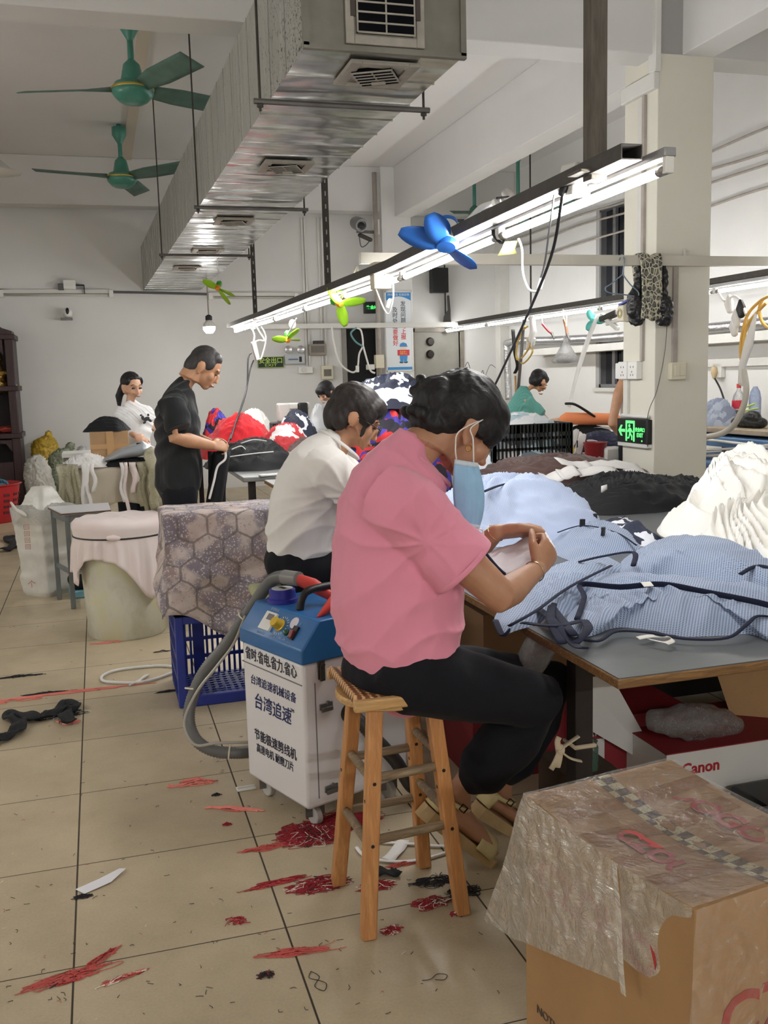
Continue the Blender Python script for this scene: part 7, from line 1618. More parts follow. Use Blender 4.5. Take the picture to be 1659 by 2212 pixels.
# far column: cctv, pipe, boxes, poster
MB_ = MB(); pcx = at_y(814, 600, 11.47); tag(MB().tube([(pcx.x, 11.46, 1.0), (pcx.x, 11.46, 4.6)], .035, 12).build('column_pipe', M_conde, smooth=True), 'yellowed vertical pipe on the left edge of the far column', 'pipe')
s = thing('socket_box', 'cream socket box on the far column beside the poster', 'socket', at_y(819, 780, 11.4)); MB().box(at_y(819, 781, 11.4), (.13, .12, .20)).build('housing', M_cream, s, bevel=.01); MB().box(at_y(800, 793, 11.4), (.12, .08, .08)).build('plug', M_white, s, bevel=.01)
s = thing('cctv_camera', 'grey bullet camera on a bracket beside the far column', 'camera', at_y(775, 485, 11.2))
cq = at_y(775, 484, 11.2); MB().lathe([(.0, -.16), (.08, -.16), (.095, -.10), (.10, .08), (.09, .12), (.07, .12), (.07, .10), (0, .10)], cq, 22, (.1, -.95, -.3)).build('body', mat('camera grey', (124, 124, 124), .4, .3), s, smooth='auto'); MB().ell(cq + Vector((.01, -.12, -.04)), (.05, .03, .05)).build('lens', M_black, s, smooth=True)
b = MB(); b.bar(at_y(772, 500, 11.25), at_y(812, 502, 11.5), .04, .04); b.build('bracket', M_steel, s); b = MB(); b.loft([at_y(778, 508, 11.25), at_y(800, 518, 11.3)], [.05, .04], [.03, .03]); b.build('adapter', M_dsteel, s, smooth=True); curve_obj('cable', [at_y(800, 518, 11.3), at_y(790, 530, 11.3), at_y(780, 532, 11.3), at_y(776, 510, 11.3)], .008, M_wire, s); MB().box(at_y(812, 490, 11.48), (.10, .05, .22)).build('plate', M_cond, s)
ps_ = thing('poster', 'tall white and blue vertical safety poster on the far column', 'poster', (4.64, 11.48, 2.28)); a, c = at_y(835, 803, 11.485), at_y(889, 629, 11.485); pw_, ph_ = c.x - a.x, c.z - a.z
MB().box2((a.x, 11.478, a.z), (c.x, 11.5, c.z)).build('board', mat('glossy white board', (226, 232, 236), .3), ps_)
M_pblue = mat('poster blue', (60, 140, 206), .4); M_pred = mat('poster red', (214, 66, 76), .5); M_pink2 = mat('poster grey ink', (92, 96, 104), .5)
def pp_(u_, v_): return Vector((a.x + pw_ * u_, 11.4765, a.z + ph_ * v_))
poly = [(0.03, 1 - .012), (.03, .88)] + [(.03 + .94 * i / 12, .88 + .055 * math.sin(PI * i / 12)) for i in range(1, 12)] + [(.97, .88), (.97, .988)]
MB().prism([(u_ * pw_, v_ * ph_) for u_, v_ in poly], (a.x, 11.477, a.z), (1, 0, 0), UP, (0, -.001, 0)).build('blue_header', M_pblue, ps_); MB().box2((a.x + .04 * pw_, 11.476, a.z + .02 * ph_), (c.x - .04 * pw_, 11.477, a.z + .055 * ph_)).build('blue_footer', M_pblue, ps_)
b = MB()
for x_ in (a.x, c.x - .018): b.box2((x_, 11.474, a.z), (x_ + .018, 11.478, c.z))
for z_ in (a.z, c.z - .018): b.box2((a.x, 11.474, z_), (c.x, 11.478, z_ + .018))
b.build('frame', M_white, ps_)
text('lettering', '持续改善 快速反映', pp_(.5, .955), (1, 0, 0), UP, .042, M_white, ps_, depth=.0008)
for k, ch_ in enumerate('发现问题马上报'): text('lettering', ch_, pp_(.66, .84 - .069 * k), (1, 0, 0), UP, .085, M_pink2 if k < 4 else M_pred, ps_, depth=.0008, bold=.001)
for k, ch_ in enumerate('及时处理要做好'): text('lettering', ch_, pp_(.36, .765 - .069 * k), (1, 0, 0), UP, .085, M_pink2 if k < 4 else M_pred, ps_, depth=.0008, bold=.001)
wk = MB().ell(pp_(.64, .30), (.052, .002, .06)).build('worker_figure', mat('poster skin', (232, 214, 196), .5), ps_); MB().prism([(-.06, 0), (-.05, .04), (0, .058), (.05, .04), (.062, 0), (.075, -.008), (-.06, -.008)], pp_(.64, .315) + Vector((0, -.003, 0)), (1, 0, 0), UP, (0, -.001, 0)).build('helmet', M_pblue, wk)
MB().prism([(-.065, 0), (-.05, -.11), (-.008, -.11), (0, -.03), (.008, -.11), (.05, -.11), (.065, 0)], pp_(.64, .205) + Vector((0, -.001, 0)), (1, 0, 0), UP, (0, -.001, 0)).build('overalls', M_pblue, wk); MB().box(pp_(.64, .235) + Vector((0, -.003, 0)), (.19, .002, .085)).build('red_sign', M_pred, wk)
text('lettering', '安全第一', pp_(.64, .235) + Vector((0, -.005, .012)), (1, 0, 0), UP, .03, mat('poster yellow', (246, 206, 80), .5), wk, depth=.0005); text('lettering', '预防为主', pp_(.64, .235) + Vector((0, -.005, -.020)), (1, 0, 0), UP, .03, MATS['poster yellow'], wk, depth=.0005)
b = MB(); 
for x_ in (-.035, .035): b.ell(pp_(.64 + x_ / pw_, .115), (.032, .002, .016))
b.build('shoes', M_black, wk)
# back-right corner
tag(MB().box(at_y(948, 606, 11.9), (.27, .16, .38)).build('wall_speaker', M_black, bevel=.01), 'black box speaker high on the back wall beside the rear tubes', 'speaker')
b = MB(); b.loft([at_y(968, 640, 11.9), at_y(970, 670, 11.9), at_y(966, 685, 11.9), at_y(966, 705, 11.9)], [.02, .025, .06, .075], [.015, .015, .02, .02], side=(1, 0, 0)); tag(b.build('hand_brush', mat('grey brush', (84, 82, 82), .7), smooth=True), 'dark hand brush hung on the back wall by the grey door', 'brush')
b = MB(); b.box2((6.44, 11.80, 0), (6.598, 11.998, CZ - .7)); tag(b.build('corner_trunking', M_cond), 'white vertical trunking in the back right corner', 'trunking')
p0, p1 = at_x(1012, 748, 6.35), at_x(1340, 727, 6.35)
du = thing('flexible_duct', 'silver flexible air pipe along the right wall below the rear tubes', 'duct', p0); M_foil = mat('crinkled foil', (200, 200, 202), .25, .9, .15, 20, .5, 40, .02)
MB().tube(catmull([(6.40, 11.4, 1.2), (6.38, 11.4, 1.95), (6.36, 11.2, 2.09), (6.35, 9.5, 2.05), (6.35, 7.6, 2.02), (6.35, 3.0, 2.03)], 12), .055, 14).build('pipe', M_foil, du, smooth=True)
b = MB(); b.box2((6.3, 2.5, 1.86), (6.595, 10.6, 1.95)); b.build('ledge', M_cond, du)
for k, y in enumerate((345, 375, 425, 300)):
    z = at_x(1600, y, 6.56).z; tag(curve_obj('wall_cable', [(6.57, yy, z + .02 * math.sin(yy * 2.1 + k)) for yy in np.linspace(2.0, 11.8, 9)], .014, M_conde), ['grey cable along the right wall, second from top', 'grey cable along the right wall, third from top', 'grey cable along the right wall, lowest', 'grey cable along the right wall, topmost'][k], 'cable', 'cables along the right wall')
# hanging things on the rear row
RX2_ = 5.55
def R2(px, py, x=RX2_): return at_x(px, py, x)
g = thing('work_gloves', 'white cotton gloves hanging from the rear rail', 'gloves', R2(1150, 715))
b = MB(); b.loft([R2(1150, 688), R2(1152, 715), R2(1146, 735)], [.05, .06, .05], [.03, .04, .03], side=(0, 1, 0))
for k in range(4): b.loft([R2(1140 + 5 * k, 732), R2(1138 + 5 * k, 752 - 2 * k)], [.016, .012], [.016, .012], side=(0, 1, 0), n=8)
b.build('glove', M_wrag, g, smooth=True)
h = thing('tool_bundle', 'yellow and black cords bundled on a rod under the rear rail', 'cords', R2(1130, 750))
MB().tube([R2(1132, 690), R2(1118, 860)], .022, 8).build('rod', M_steel, h, smooth=True)
for k, pp in enumerate(([(1135, 705), (1118, 740), (1116, 775), (1130, 770), (1145, 745), (1140, 730)], [(1140, 735), (1150, 760), (1130, 785), (1115, 770)], [(1125, 715), (1140, 705)])): curve_obj('yellow_cord', [R2(x, y) for x, y in pp], .012, mat('yellow cord', (214, 178, 96), .5), h)
curve_obj('black_strap', [R2(1108, 712), R2(1112, 760), R2(1118, 790), R2(1112, 806)], .026, M_blackrub, h, 8, 6, .4)
MB().tube([R2(1113, 812), R2(1115, 870)], .014, 8).build('wood_handle', M_woodl, h, smooth=True)
for lab, pp, mm in (('red-handled pliers hanging under the rear tube row, left', [(1172, 700), (1185, 715), (1192, 720)], M_pred), ('tan-handled pliers hanging under the rear tube row, right', [(1218, 690), (1222, 705), (1225, 722)], mat('tan handle', (176, 120, 90), .5))):
    p = thing('pliers', lab, 'pliers', R2(*pp[0])); curve_obj('handle', [R2(*q) for q in pp], .016, mm, p); MB().tube([R2(*pp[0]), R2(pp[0][0] - 2, pp[0][1] - 22)], .006, 5).build('string', M_loop, p); MB().cyl(R2(*pp[-1]), R2(pp[-1][0] + 5, pp[-1][1] + 12), .016, .008).build('jaw', M_steel, p)
cn = R2(1222, 775); f = thing('plastic_bag', 'clear bag with dark contents hanging beside the silver pipe', 'bag', cn)
MB().lathe([(.02, .27), (.03, .20), (.10, .08), (.17, -.02), (.15, -.05), (.05, -.06), (0, -.06)], cn, 22).build('bag', film_mat('hanging clear bag', (222, 222, 224), clear=.55, scale=9), f, smooth=True); MB().ell(cn + Vector((.0, 0, -.025)), (.11, .10, .03)).build('contents', mat('dark parts', (64, 62, 62), .6), f, smooth=True); MB().tube([cn + Vector((0, 0, .26)), R2(1224, 676)], .008, 6).build('cord', M_loop, f)
P = []
for i in range(15):
    f_ = i / 14; w_ = .045 + .01 * math.sin(f_ * 5); q = R2(1292 - 62 * f_ - 6 * math.sin(f_ * 3), 678 + 202 * f_, 5.56 - .36 * f_); P.append([q + Vector((0, -w_ * k, .004 * math.sin(f_ * 9 + k))) for k in (-1, 0, 1)])
tag(MB().grid(P).build('cloth_strip', M_wrag, None, smooth=True, solid=.004), 'long white cloth strip slanting down from the rear rail', 'cloth strip')
tag(curve_obj('black_strap', [at_y(1222, 872, 6.0), at_y(1240, 873, 6.0), at_y(1262, 885, 6.0), at_y(1284, 900, 6.0)], .026, M_blackrub, None, 8, 6, .5), 'black padded strap lying over the orange fabric roll', 'strap')
f = thing('clip_fan', 'teal small fan with white clips under the rear rail near the column', 'fan', R2(1290, 692)); M_teal = mat('teal plastic', (90, 190, 180), .4)
hb = R2(1282, 692); ax_ = Vector((-.5, -.85, -.1)).normalized()
for a_ in (.3, 2.4, 4.5): blade(f, hb, ax_, a_, .01, .13, .045, M_teal, .5)
b = MB(); b.ell(hb, (.03, .03, .03)); b.build('hub', M_teal, f, smooth=True); b = MB(); b.bar(R2(1300, 680), R2(1335, 710), .05, .05); b.bar(R2(1310, 700), R2(1340, 690), .04, .04); b.build('clip', M_white, f, bevel=.01); b = MB(); b.bar(R2(1300, 690), R2(1335, 675), .08, .06); b.build('grey_clamp', M_dsteel, f, bevel=.01)
# ------------------------------------------------------------------ things on the near column
s = thing('exit_sign', 'lit green arrow exit sign on the left face of the cream column', 'sign', (4.38, 4.35, 1.1)); sx_ = 4.385
MB().box2((4.37, 4.125, 1.015), (4.41, 4.60, 1.212)).build('panel', mat('black sign panel', (20, 22, 22), .3), s, bevel=.004)
t_ = NT('lit exit green'); t_.base(lin((60, 200, 90))); t_.b.inputs['Emission Color'].default_value = lin((96, 255, 120)); t_.b.inputs['Emission Strength'].default_value = .34; M_lit = t_.m
def ex(y, z): return Vector((4.3685, y, z))
su, sv = Vector((0, -1, 0)), UP; so = ex(4.36, 1.113)
b = MB()
b.prism([(-.215, 0), (-.175, .045), (-.15, .045), (-.175, .012), (-.11, .012), (-.11, -.012), (-.175, -.012), (-.15, -.045), (-.175, -.045)], so, su, sv, (-.0012, 0, 0)); b.build('arrow', M_lit, s)
b = MB(); b.prism([(-.10, -.085), (-.10, .085), (.04, .085), (.04, -.085), (.018, -.085), (.018, .062), (-.078, .062), (-.078, -.085)], so, su, sv, (-.0012, 0, 0)); b.build('door_symbol', M_lit, s)
b = MB(); b.prism([(-.042 + .014 * math.cos(q), .042 + .014 * math.sin(q)) for q in np.linspace(0, 2 * PI, 13)[:-1]], so, su, sv, (-.0012, 0, 0)); b.prism([(-.05, .022), (-.02, .026), (-.004, .008), (.012, -.008), (.004, -.014), (-.016, .002), (-.018, -.02), (.006, -.042), (.004, -.075), (-.010, -.075), (-.010, -.048), (-.030, -.030), (-.044, -.062), (-.070, -.066), (-.070, -.054), (-.052, -.050), (-.044, -.024), (-.046, 0), (-.062, -.012), (-.074, -.004)], so, su, sv, (-.0012, 0, 0)); b.build('running_figure', M_lit, s)
text('lettering', '安全出口', ex(4.36 - .118, 1.125), su, sv, .036, M_lit, s, depth=.0008, bold=.0012); text('lettering', 'EXIT', ex(4.36 - .118, 1.082), su, sv, .046, M_lit, s, depth=.0008, bold=.0012)
MB().box2((4.3695, 4.125, 1.0), (4.372, 4.155, 1.22)).build('black_end', M_black, s); MB().prism([(.15 + .008 * math.cos(q), -.075 + .008 * math.sin(q)) for q in np.linspace(0, 2 * PI, 13)[:-1]], so, su, sv, (-.0012, 0, 0)).build('test_lamp', M_lit, s); MB().box2((4.365, 4.13, .985), (4.41, 4.58, 1.013)).build('lower_bar', M_cond, s); MB().tube([(4.39, 4.56, 1.235), (4.39, 4.15, 1.235)], .016, 10).build('upper_bar', M_white, s, smooth=True)
s = thing('socket_box', 'pair of white wall sockets on the left face of the cream column', 'socket', (4.38, 4.38, 1.6))
for k, (y0_, y1_) in enumerate(((4.28, 4.42), (4.43, 4.57))):
    fb = MB().box2((4.355, y0_, 1.535), (4.41, y1_, 1.68)).build('socket', M_white, s, bevel=.006); b = MB()
    for dy, dz in ((-.02, .03), (.02, .03), (0, -.01), (-.018, -.035), (.018, -.035)): b.box((4.354, (y0_ + y1_) / 2 + dy, 1.605 + dz), (.002, .006, .014))
    b.build('socket_slot', M_black, fb)
MB().box2((4.37, 4.58, 1.54), (4.42, 4.64, 1.67)).build('side_box', M_white, s, bevel=.006)
s = thing('switch_box', 'cream two-gang light switch on the front of the cream column', 'switch', (4.59, 4.08, 1.59)); MB().box2((4.525, 4.045, 1.525), (4.66, 4.10, 1.66)).build('housing', M_cream, s, bevel=.006); MB().box2((4.555, 4.040, 1.555), (4.600, 4.046, 1.635)).build('rocker', M_cream, s, bevel=.002); MB().box2((4.602, 4.040, 1.555), (4.647, 4.046, 1.635)).build('rocker', M_cream, s, bevel=.002)
for nm, lab, aa, cc_, mm in (('conduit', 'grey vertical conduit on the front of the column above the switch', (4.555, 4.075, 1.66), (4.60, 4.10, 2.40), M_conde), ('conduit', 'grey vertical conduit on the left face of the column above the sockets', (4.385, 4.25, 1.68), (4.41, 4.285, 3.72), M_conde), ('conduit', 'white trunking on the left face of the column below the sockets', (4.385, 4.47, 1.24), (4.41, 4.51, 1.535), M_cond), ('conduit', 'flat white trunking on the upper left face of the column', (4.395, 4.30, 2.0), (4.41, 4.36, 3.7), M_cond)):
    tag(MB().box2(aa, cc_).build(nm, mm, bevel=.003), lab, 'conduit')
b = MB(); b.box2((4.36, 4.08, 3.72), (4.41, 4.56, 3.84)); b.box2((4.36, 4.06, 3.84), (4.41, 4.16, CZ)); tag(b.build('trunking_bend', M_cond, bevel=.006), 'white trunking bending under the beam at the column head', 'trunking')
tag(curve_obj('thin_cable', [at_y(1442, 680, 4.05), at_y(1436, 760, 4.06), at_y(1420, 840, 4.07), at_y(1404, 880, 4.08), at_y(1398, 905, 4.09)], .0035, M_wire), 'thin grey cable slanting down the column to the lit exit sign', 'cable')
hg = thing('coat_hanger', 'thin blue-grey wire hanger on the bar left of the leopard scarf', 'hanger', (4.06, 4.0, 2.48)); M_hw = mat('blue grey wire', (120, 136, 152), .5)
curve_obj('wire', [at_y(1338, 562, 3.98), at_y(1343, 550, 4.03), at_y(1349, 562, 3.98), at_y(1346, 585, 3.98), at_y(1347, 595, 3.98), at_y(1362, 615, 3.98), at_y(1378, 630, 3.98), at_y(1376, 640, 3.98), at_y(1345, 636, 3.98), at_y(1315, 632, 3.98), at_y(1308, 622, 3.98), at_y(1322, 612, 3.98), at_y(1346, 592, 3.98)], .005, M_hw, hg)
def leopard():
    t = NT('leopard print'); d = t.voro(30, 'DISTANCE_TO_EDGE', t.mapped((1, 1, .8))); f1 = t.voro(30, 'F1', t.mapped((1, 1, .8)))
    t.base(t.mix(t.ramp(d, [(.06, (1, 1, 1)), (.14, (0, 0, 0))]), t.ramp(f1, [(.10, lin((70, 66, 66))), (.30, lin((120, 118, 112))), (.5, lin((58, 56, 56)))]), lin((196, 192, 168)))); t.rough(.8); return t.m
P = []; sc0 = 4.20; 
for i in range(24):
    f_ = i / 23; s_ = f_ * 2 - 1; z = 2.49 - abs(s_) ** 1.2 * (.50 if s_ < 0 else .36) + (0 if abs(s_) > .1 else .0); y = 4.03 + (.055 if s_ > 0 else -.055) * min(1, abs(s_) * 6)
    P.append([Vector((sc0 + .19 * j / 8 + .01 * math.sin(f_ * 9 + j), y - (.010 * math.sin(j * 2.2 + f_ * 4) + .004) * (1 if s_ < 0 else -1), z + .012 * math.sin(j))) for j in range(9)])
tag(MB().grid(P).build('scarf', leopard(), None, smooth=True, solid=.012), 'leopard-print scarf slung over the bar in front of the column', 'scarf')
M_bag = mat('black bin bag', (28, 28, 30), .3, 0, .2, 10, .6, 25, .02)
for lab, c_, r_ in (('black plastic bag hanging behind the leopard scarf, left', (4.205, 4.03, 2.10), (.085, .06, .16)), ('black plastic bag hanging right of the leopard scarf', (4.425, 4.0, 2.06), (.07, .07, .13))):
    b = MB(); b.ell(c_, r_); b.loft([(c_[0], c_[1], c_[2] + r_[2] * .6), (c_[0] + .02, 4.03, 2.44)], [.04, .012], [.03, .012]); tag(organic('plastic_bag', b, M_bag, None, .010, 3, lambda c, n_: .014 * nz(c, 16, 2) + .008 * ridge(c, 24, 3)), lab, 'bag')
s = thing('alarm_box', 'cream box with a round emblem and a blue clip on the column edge', 'box', (4.38, 4.55, 2.0)); q = at_x(1346, 677, 4.36); MB().box(q, (.06, .10, .13)).build('housing', M_cream, s, bevel=.008)
for rr_ in (.035, .022): MB().lathe([(rr_, -.002), (rr_ + .005, 0), (rr_, .002)], q + Vector((-.032, 0, 0)), 24, (-1, 0, 0), closed=True).build('ring', mat('gold print', (170, 150, 80), .5), s)
b = MB(); b.bar(at_x(1338, 660, 4.36), at_x(1364, 645, 4.36), .03, .02); b.build('blue_clip', M_blue, s, bevel=.004)
# ------------------------------------------------------------------ rear workstations by the right wall
t3 = thing('sewing_table', 'white sewing table with garments left of the cream column', 'table', (4.9, 6.0, .83)); MB().box2((4.35, 5.72, .79), (5.45, 6.25, .83)).build('top', M_white, t3, bevel=.006)
for x in (4.42, 5.38):
    for y in (5.78, 6.19): MB().box2((x - .025, y - .025, 0), (x + .025, y + .025, .79)).build('leg', M_steel, t3)
oa, ob_ = at_y(1222, 904, 6.05), at_y(1330, 906, 6.05); rl = thing('fabric_roll', 'orange fabric roll lying across the rear sewing table', 'roll', (oa + ob_) / 2); MB().loft([oa, ob_], [.062, .062], [.062, .062], n=18, cap=1).build('roll', mat('orange cloth', (232, 140, 92), .8), rl, smooth=True); 
poly_heap('grey_fabric', ellp((oa.x + ob_.x) / 2, 6.08, .42, .14), .83, .25, M_bcl, 'dark grey fabric under the orange roll', 'fabric', None, 71, .02, 8)
poly_heap('yellow_fabric', ellp(at_y(1212, 930, 5.9).x, 5.88, .15, .12), .83, .17, fabric('yellow jersey', (222, 186, 60), fold=.5, fscale=(9, 9, 9)), 'bright yellow fabric heap beside the black crate', 'fabric', None, 72, .025, 10)
poly_heap('white_fabric', ellp(at_y(1245, 935, 5.98).x, 5.98, .16, .12), .83, .19, M_wrag, 'off-white scraps behind the yellow fabric heap', 'fabric', None, 73, .025, 10)
poly_heap('navy_jersey', ellp(at_y(1295, 940, 5.86).x, 5.84, .34, .15), .83, .20, M_navyc, 'navy jersey with white sides heaped left of the lit exit sign', 'clothes', None, 74, .03, 9)
nj = bpy.data.objects['navy_jersey']
for pp in ([(1245, 925), (1238, 950), (1232, 970)], [(1262, 935), (1250, 965), (1248, 990)], [(1282, 925), (1310, 922), (1325, 930)], [(1268, 950), (1290, 958), (1295, 968)]): 
    P = [[at_y(x, y, 5.66) + Vector((-.05, 0, 0)), at_y(x, y, 5.66) + Vector((.05, -.01, .01))] for x, y in pp]; MB().grid(P).build('white_panel', M_wrag, nj, smooth=True, solid=.004, sub=1)
text('lettering', '1', at_y(1247, 960, 5.645), (1, 0, .1), UP, .10, M_bind, nj, depth=.002)
rc = at_y(1286, 968, 5.55); rk = thing('red_basket', 'small dark red bucket below the navy jersey', 'bucket', (rc.x, 5.55, .70)); MB().lathe([(0, -.14), (.08, -.14), (.11, .09), (.118, .10), (.105, .10), (.075, -.12), (0, -.12)], (rc.x, 5.55, .84), 24).build('tub', mat('dark red plastic', (140, 36, 40), .4), rk, smooth='auto')
tag(MB().box2((rc.x - .35, 5.4, .0), (rc.x + .28, 5.70, .695)).build('low_cabinet', mat('dark cabinet', (58, 56, 54), .6), bevel=.01), 'dark low cabinet under the small red bucket', 'cabinet')
wb = at_y(1318, 975, 5.5); tag(MB().box2((wb.x - .09, 5.42, .70), (wb.x + .12, 5.6, .70 + .19)).build('white_box', M_white, bevel=.02), 'white sewing machine head box left of the exit sign', 'box')
# right of the column
t4 = thing('workbench', 'plywood-topped blue bench against the right wall', 'bench', (6.2, 5.2, 1.03)); MB().box2((5.75, 4.2, 1.0), (6.55, 6.1, 1.05)).build('top', mat('frayed ply top', (176, 160, 138), .7, 0, .15, 6), t4, bevel=.01)
MB().box2((5.70, 4.3, .88), (6.4, 6.0, .97)).build('blue_beam', mat('pale blue steel', (108, 146, 190), .5, .1, .08, 6), t4, bevel=.01); MB().box2((5.6, 3.6, .66), (6.5, 6.0, .74)).build('blue_shelf', MATS['pale blue steel'], t4, bevel=.01)
for x in (5.72, 6.4):
    for y in (3.75, 5.9): MB().box2((x - .03, y - .03, 0), (x + .03, y + .03, 1.0)).build('leg', M_dsteel, t4)
for x in (5.85, 6.45):
    MB().box2((x - .03, 4.25, .74), (x + .03, 4.32, 1.0)).build('post', M_dsteel, t4)
b = MB(); b.box2((6.45, 3.6, .1), (6.5, 6.0, .66)); b.build('back_panel', mat('dark panel', (54, 52, 50), .7), t4)
for k, pp in enumerate(([(1528, 950), (1600, 958), (1659, 966)], [(1528, 972), (1600, 968), (1659, 962)], [(1528, 985), (1600, 980), (1659, 974)])):
    q_ = [at_x(x, y, 5.58) for x, y in pp]; tag(curve_obj('white_strap', q_, .035, M_wrag, None, 8, 6, .35), ['white webbing strap stretched before the blue bench, upper', 'white webbing strap stretched before the blue bench, middle', 'white webbing strap stretched before the blue bench, lower'][k], 'strap', 'white straps before the blue bench')
bx_ = 6.15; bb = at_x(1595, 884, bx_); bt_ = thing('soda_bottle', 'red-capped plastic bottle with red label and dark drink on the bench', 'bottle', (bx_, bb.y, 1.05)); M_pet = film_mat('clear bottle', (230, 232, 236), clear=.75, scale=3, strength=.1)
by_ = bb.y; MB().lathe([(0, 0), (.055, 0), (.06, .02), (.058, .16), (.062, .22), (.05, .29), (.02, .34), (.018, .36), (0, .36)], (bx_, by_, 1.05), 22).build('bottle', M_pet, bt_, smooth='auto'); MB().lathe([(0, .005), (.052, .005), (.053, .15), (0, .15)], (bx_, by_, 1.05), 20).build('drink', mat('cola', (44, 20, 18), .15), bt_, smooth='auto'); MB().lathe([(.061, .16), (.0625, .165), (.0625, .235), (.061, .24)], (bx_, by_, 1.05), 22, closed=True).build('label', mat('bottle label', (206, 50, 70), .45), bt_); MB().lathe([(0, .40), (.022, .40), (.022, .36), (0, .36)], (bx_, by_, 1.05), 16).build('cap', M_red, bt_, smooth='auto')
b2 = thing('water_bottle', 'pale blue empty bottle behind the red-capped bottle', 'bottle', (bx_ + .15, by_ - .04, 1.05)); MB().lathe([(0, 0), (.055, 0), (.058, .25), (.045, .32), (.018, .37), (0, .37)], (bx_ + .15, by_ - .05, 1.05), 22).build('bottle', film_mat('blue bottle', (176, 196, 236), clear=.5, scale=3, strength=.1), b2, smooth='auto')
sh = at_x(1618, 892, 5.95); b = MB(); b.loft([(5.95, sh.y + .16, 1.10), (5.95, sh.y, 1.11), (5.95, sh.y - .17, 1.10)], [.075, .085, .07], [.045, .065, .05], side=(1, 0, 0), n=18); b.ell((5.95, sh.y - .05, 1.16), (.06, .10, .05))
st_ = tag(organic('sports_bag', b, M_bag, None, .009, 4), 'black sports bag with neon green laces on the plywood bench', 'bag')
for pp in ([(1600, 880), (1615, 878), (1630, 872)], [(1605, 888), (1622, 885), (1638, 882)], [(1595, 892), (1608, 890)]): curve_obj('neon_trim', [at_x(x, y, 5.865) for x, y in pp], .016, mat('neon green', (196, 226, 120), .5), st_, 6, 5, .5)
b = MB(); cl = at_x(1550, 880, 6.0); poly_heap('striped_cloth', ellp(6.0, cl.y, .18, .26), 1.05, .24, camo('blue grey stripes', [(150, 160, 178), (132, 140, 160), (170, 178, 192)], 14), 'blue-grey striped cloth heap on the bench beside the column', 'cloth', None, 81, .03, 9)
yc = thing('yellow_hose', 'yellow coiled hose loops hanging at the right frame edge', 'hose', at_x(1640, 650, 5.5)); M_yh = mat('yellow hose', (226, 178, 84), .4)
for pp in ([(1659, 640), (1640, 652), (1615, 680), (1603, 725), (1600, 760), (1604, 800)], [(1655, 655), (1640, 670), (1616, 700), (1606, 740), (1604, 790)], [(1648, 645), (1640, 670), (1650, 700), (1680, 715), (1700, 690), (1690, 650), (1660, 640)]): curve_obj('coil', [at_x(x, y, 5.5) for x, y in pp], .014, M_yh, yc)
wh = thing('white_hose', 'white flexible hose with taped cloth curving down behind the column', 'hose', at_x(1610, 850, 5.5)); curve_obj('hose', [at_x(x, y, 5.45) for x, y in [(1606, 798), (1612, 840), (1605, 880), (1585, 918), (1555, 938), (1515, 945)]], .026, mat('milk hose', (206, 202, 192), .45), wh, 12)
b = MB(); b.loft([at_x(1632, 680, 5.45), at_x(1618, 740, 5.45), at_x(1604, 790, 5.45), at_x(1604, 825, 5.45)], [.012, .05, .03, .045], [.01, .03, .03, .035], side=(0, 1, 0)); b.build('taped_cloth', M_wrag, wh, smooth=True)
g = thing('work_gloves', 'white and black gloves hanging below the rear tube right of the column', 'gloves', at_x(1588, 670, 5.5))
for k, (px, py, mm) in enumerate(((1575, 655, M_wrag), (1590, 685, M_wrag), (1600, 665, M_black), (1585, 705, M_wrag))):
    b = MB(); b.loft([at_x(px, py - 14, 5.48), at_x(px, py, 5.48), at_x(px + 2, py + 16, 5.48)], [.02, .055, .035], [.02, .03, .025], side=(0, 1, 0)); b.build('glove', mm, g, smooth=True)
curve_obj('white_cord', [at_x(x, y, 5.48) for x, y in [(1552, 632), (1565, 650), (1585, 640), (1600, 650), (1612, 680)]], .012, M_loop, g)
s = thing('socket_box', 'white socket with a tan plug on the right wall', 'socket', at_x(1545, 800, 6.58)); q = at_x(1552, 800, 6.57); MB().box(q, (.06, .16, .16)).build('housing', M_white, s, bevel=.01); q2 = at_x(1543, 805, 6.52); MB().loft([q2 + Vector((0, 0, .04)), q2, q2 - Vector((0, 0, .05))], [.035, .04, .02], [.03, .035, .02]).build('plug', mat('tan plug', (200, 178, 140), .5), s, smooth=True); curve_obj('cord', [q2 - Vector((0, 0, .05)), at_x(1556, 840, 6.5), at_x(1566, 870, 6.4)], .010, M_black, s)
b = MB(); b.box2((6.54, 2.5, 1.62), (6.599, 7.2, 1.70)); tag(b.build('wall_trunking', M_cond), 'white horizontal trunking low on the right wall', 'trunking')
# ------------------------------------------------------------------ left rear: altar cabinet, sacks, rag table
M_mahog = mat('dark mahogany', (52, 30, 32), .4, 0, .3, 8, stretch=(4, 4, .6)); ab = thing('altar_cabinet', 'dark mahogany altar cabinet at the left edge', 'cabinet', (-1.5, 11.6, 0)); ax0_, ax1_, ay0_, ay1_ = -2.3, -.87, 11.35, 11.98
for x0_, x1_ in ((ax0_, ax0_ + .10), (ax1_ - .11, ax1_)): MB().box2((x0_, ay0_, 0), (x1_, ay1_, 2.30)).build('side', M_mahog, ab, bevel=.01)
for z in (.02, .92, 1.56, 2.25): MB().box2((ax0_ - .02, ay0_ - .04, z), (ax1_ + .03, ay1_, z + .07)).build('shelf', M_mahog, ab, bevel=.008)
MB().box2((ax0_, ay1_ - .03, 0), (ax1_, ay1_, 2.3)).build('back', mat('shadow brown', (34, 24, 26), .6), ab)
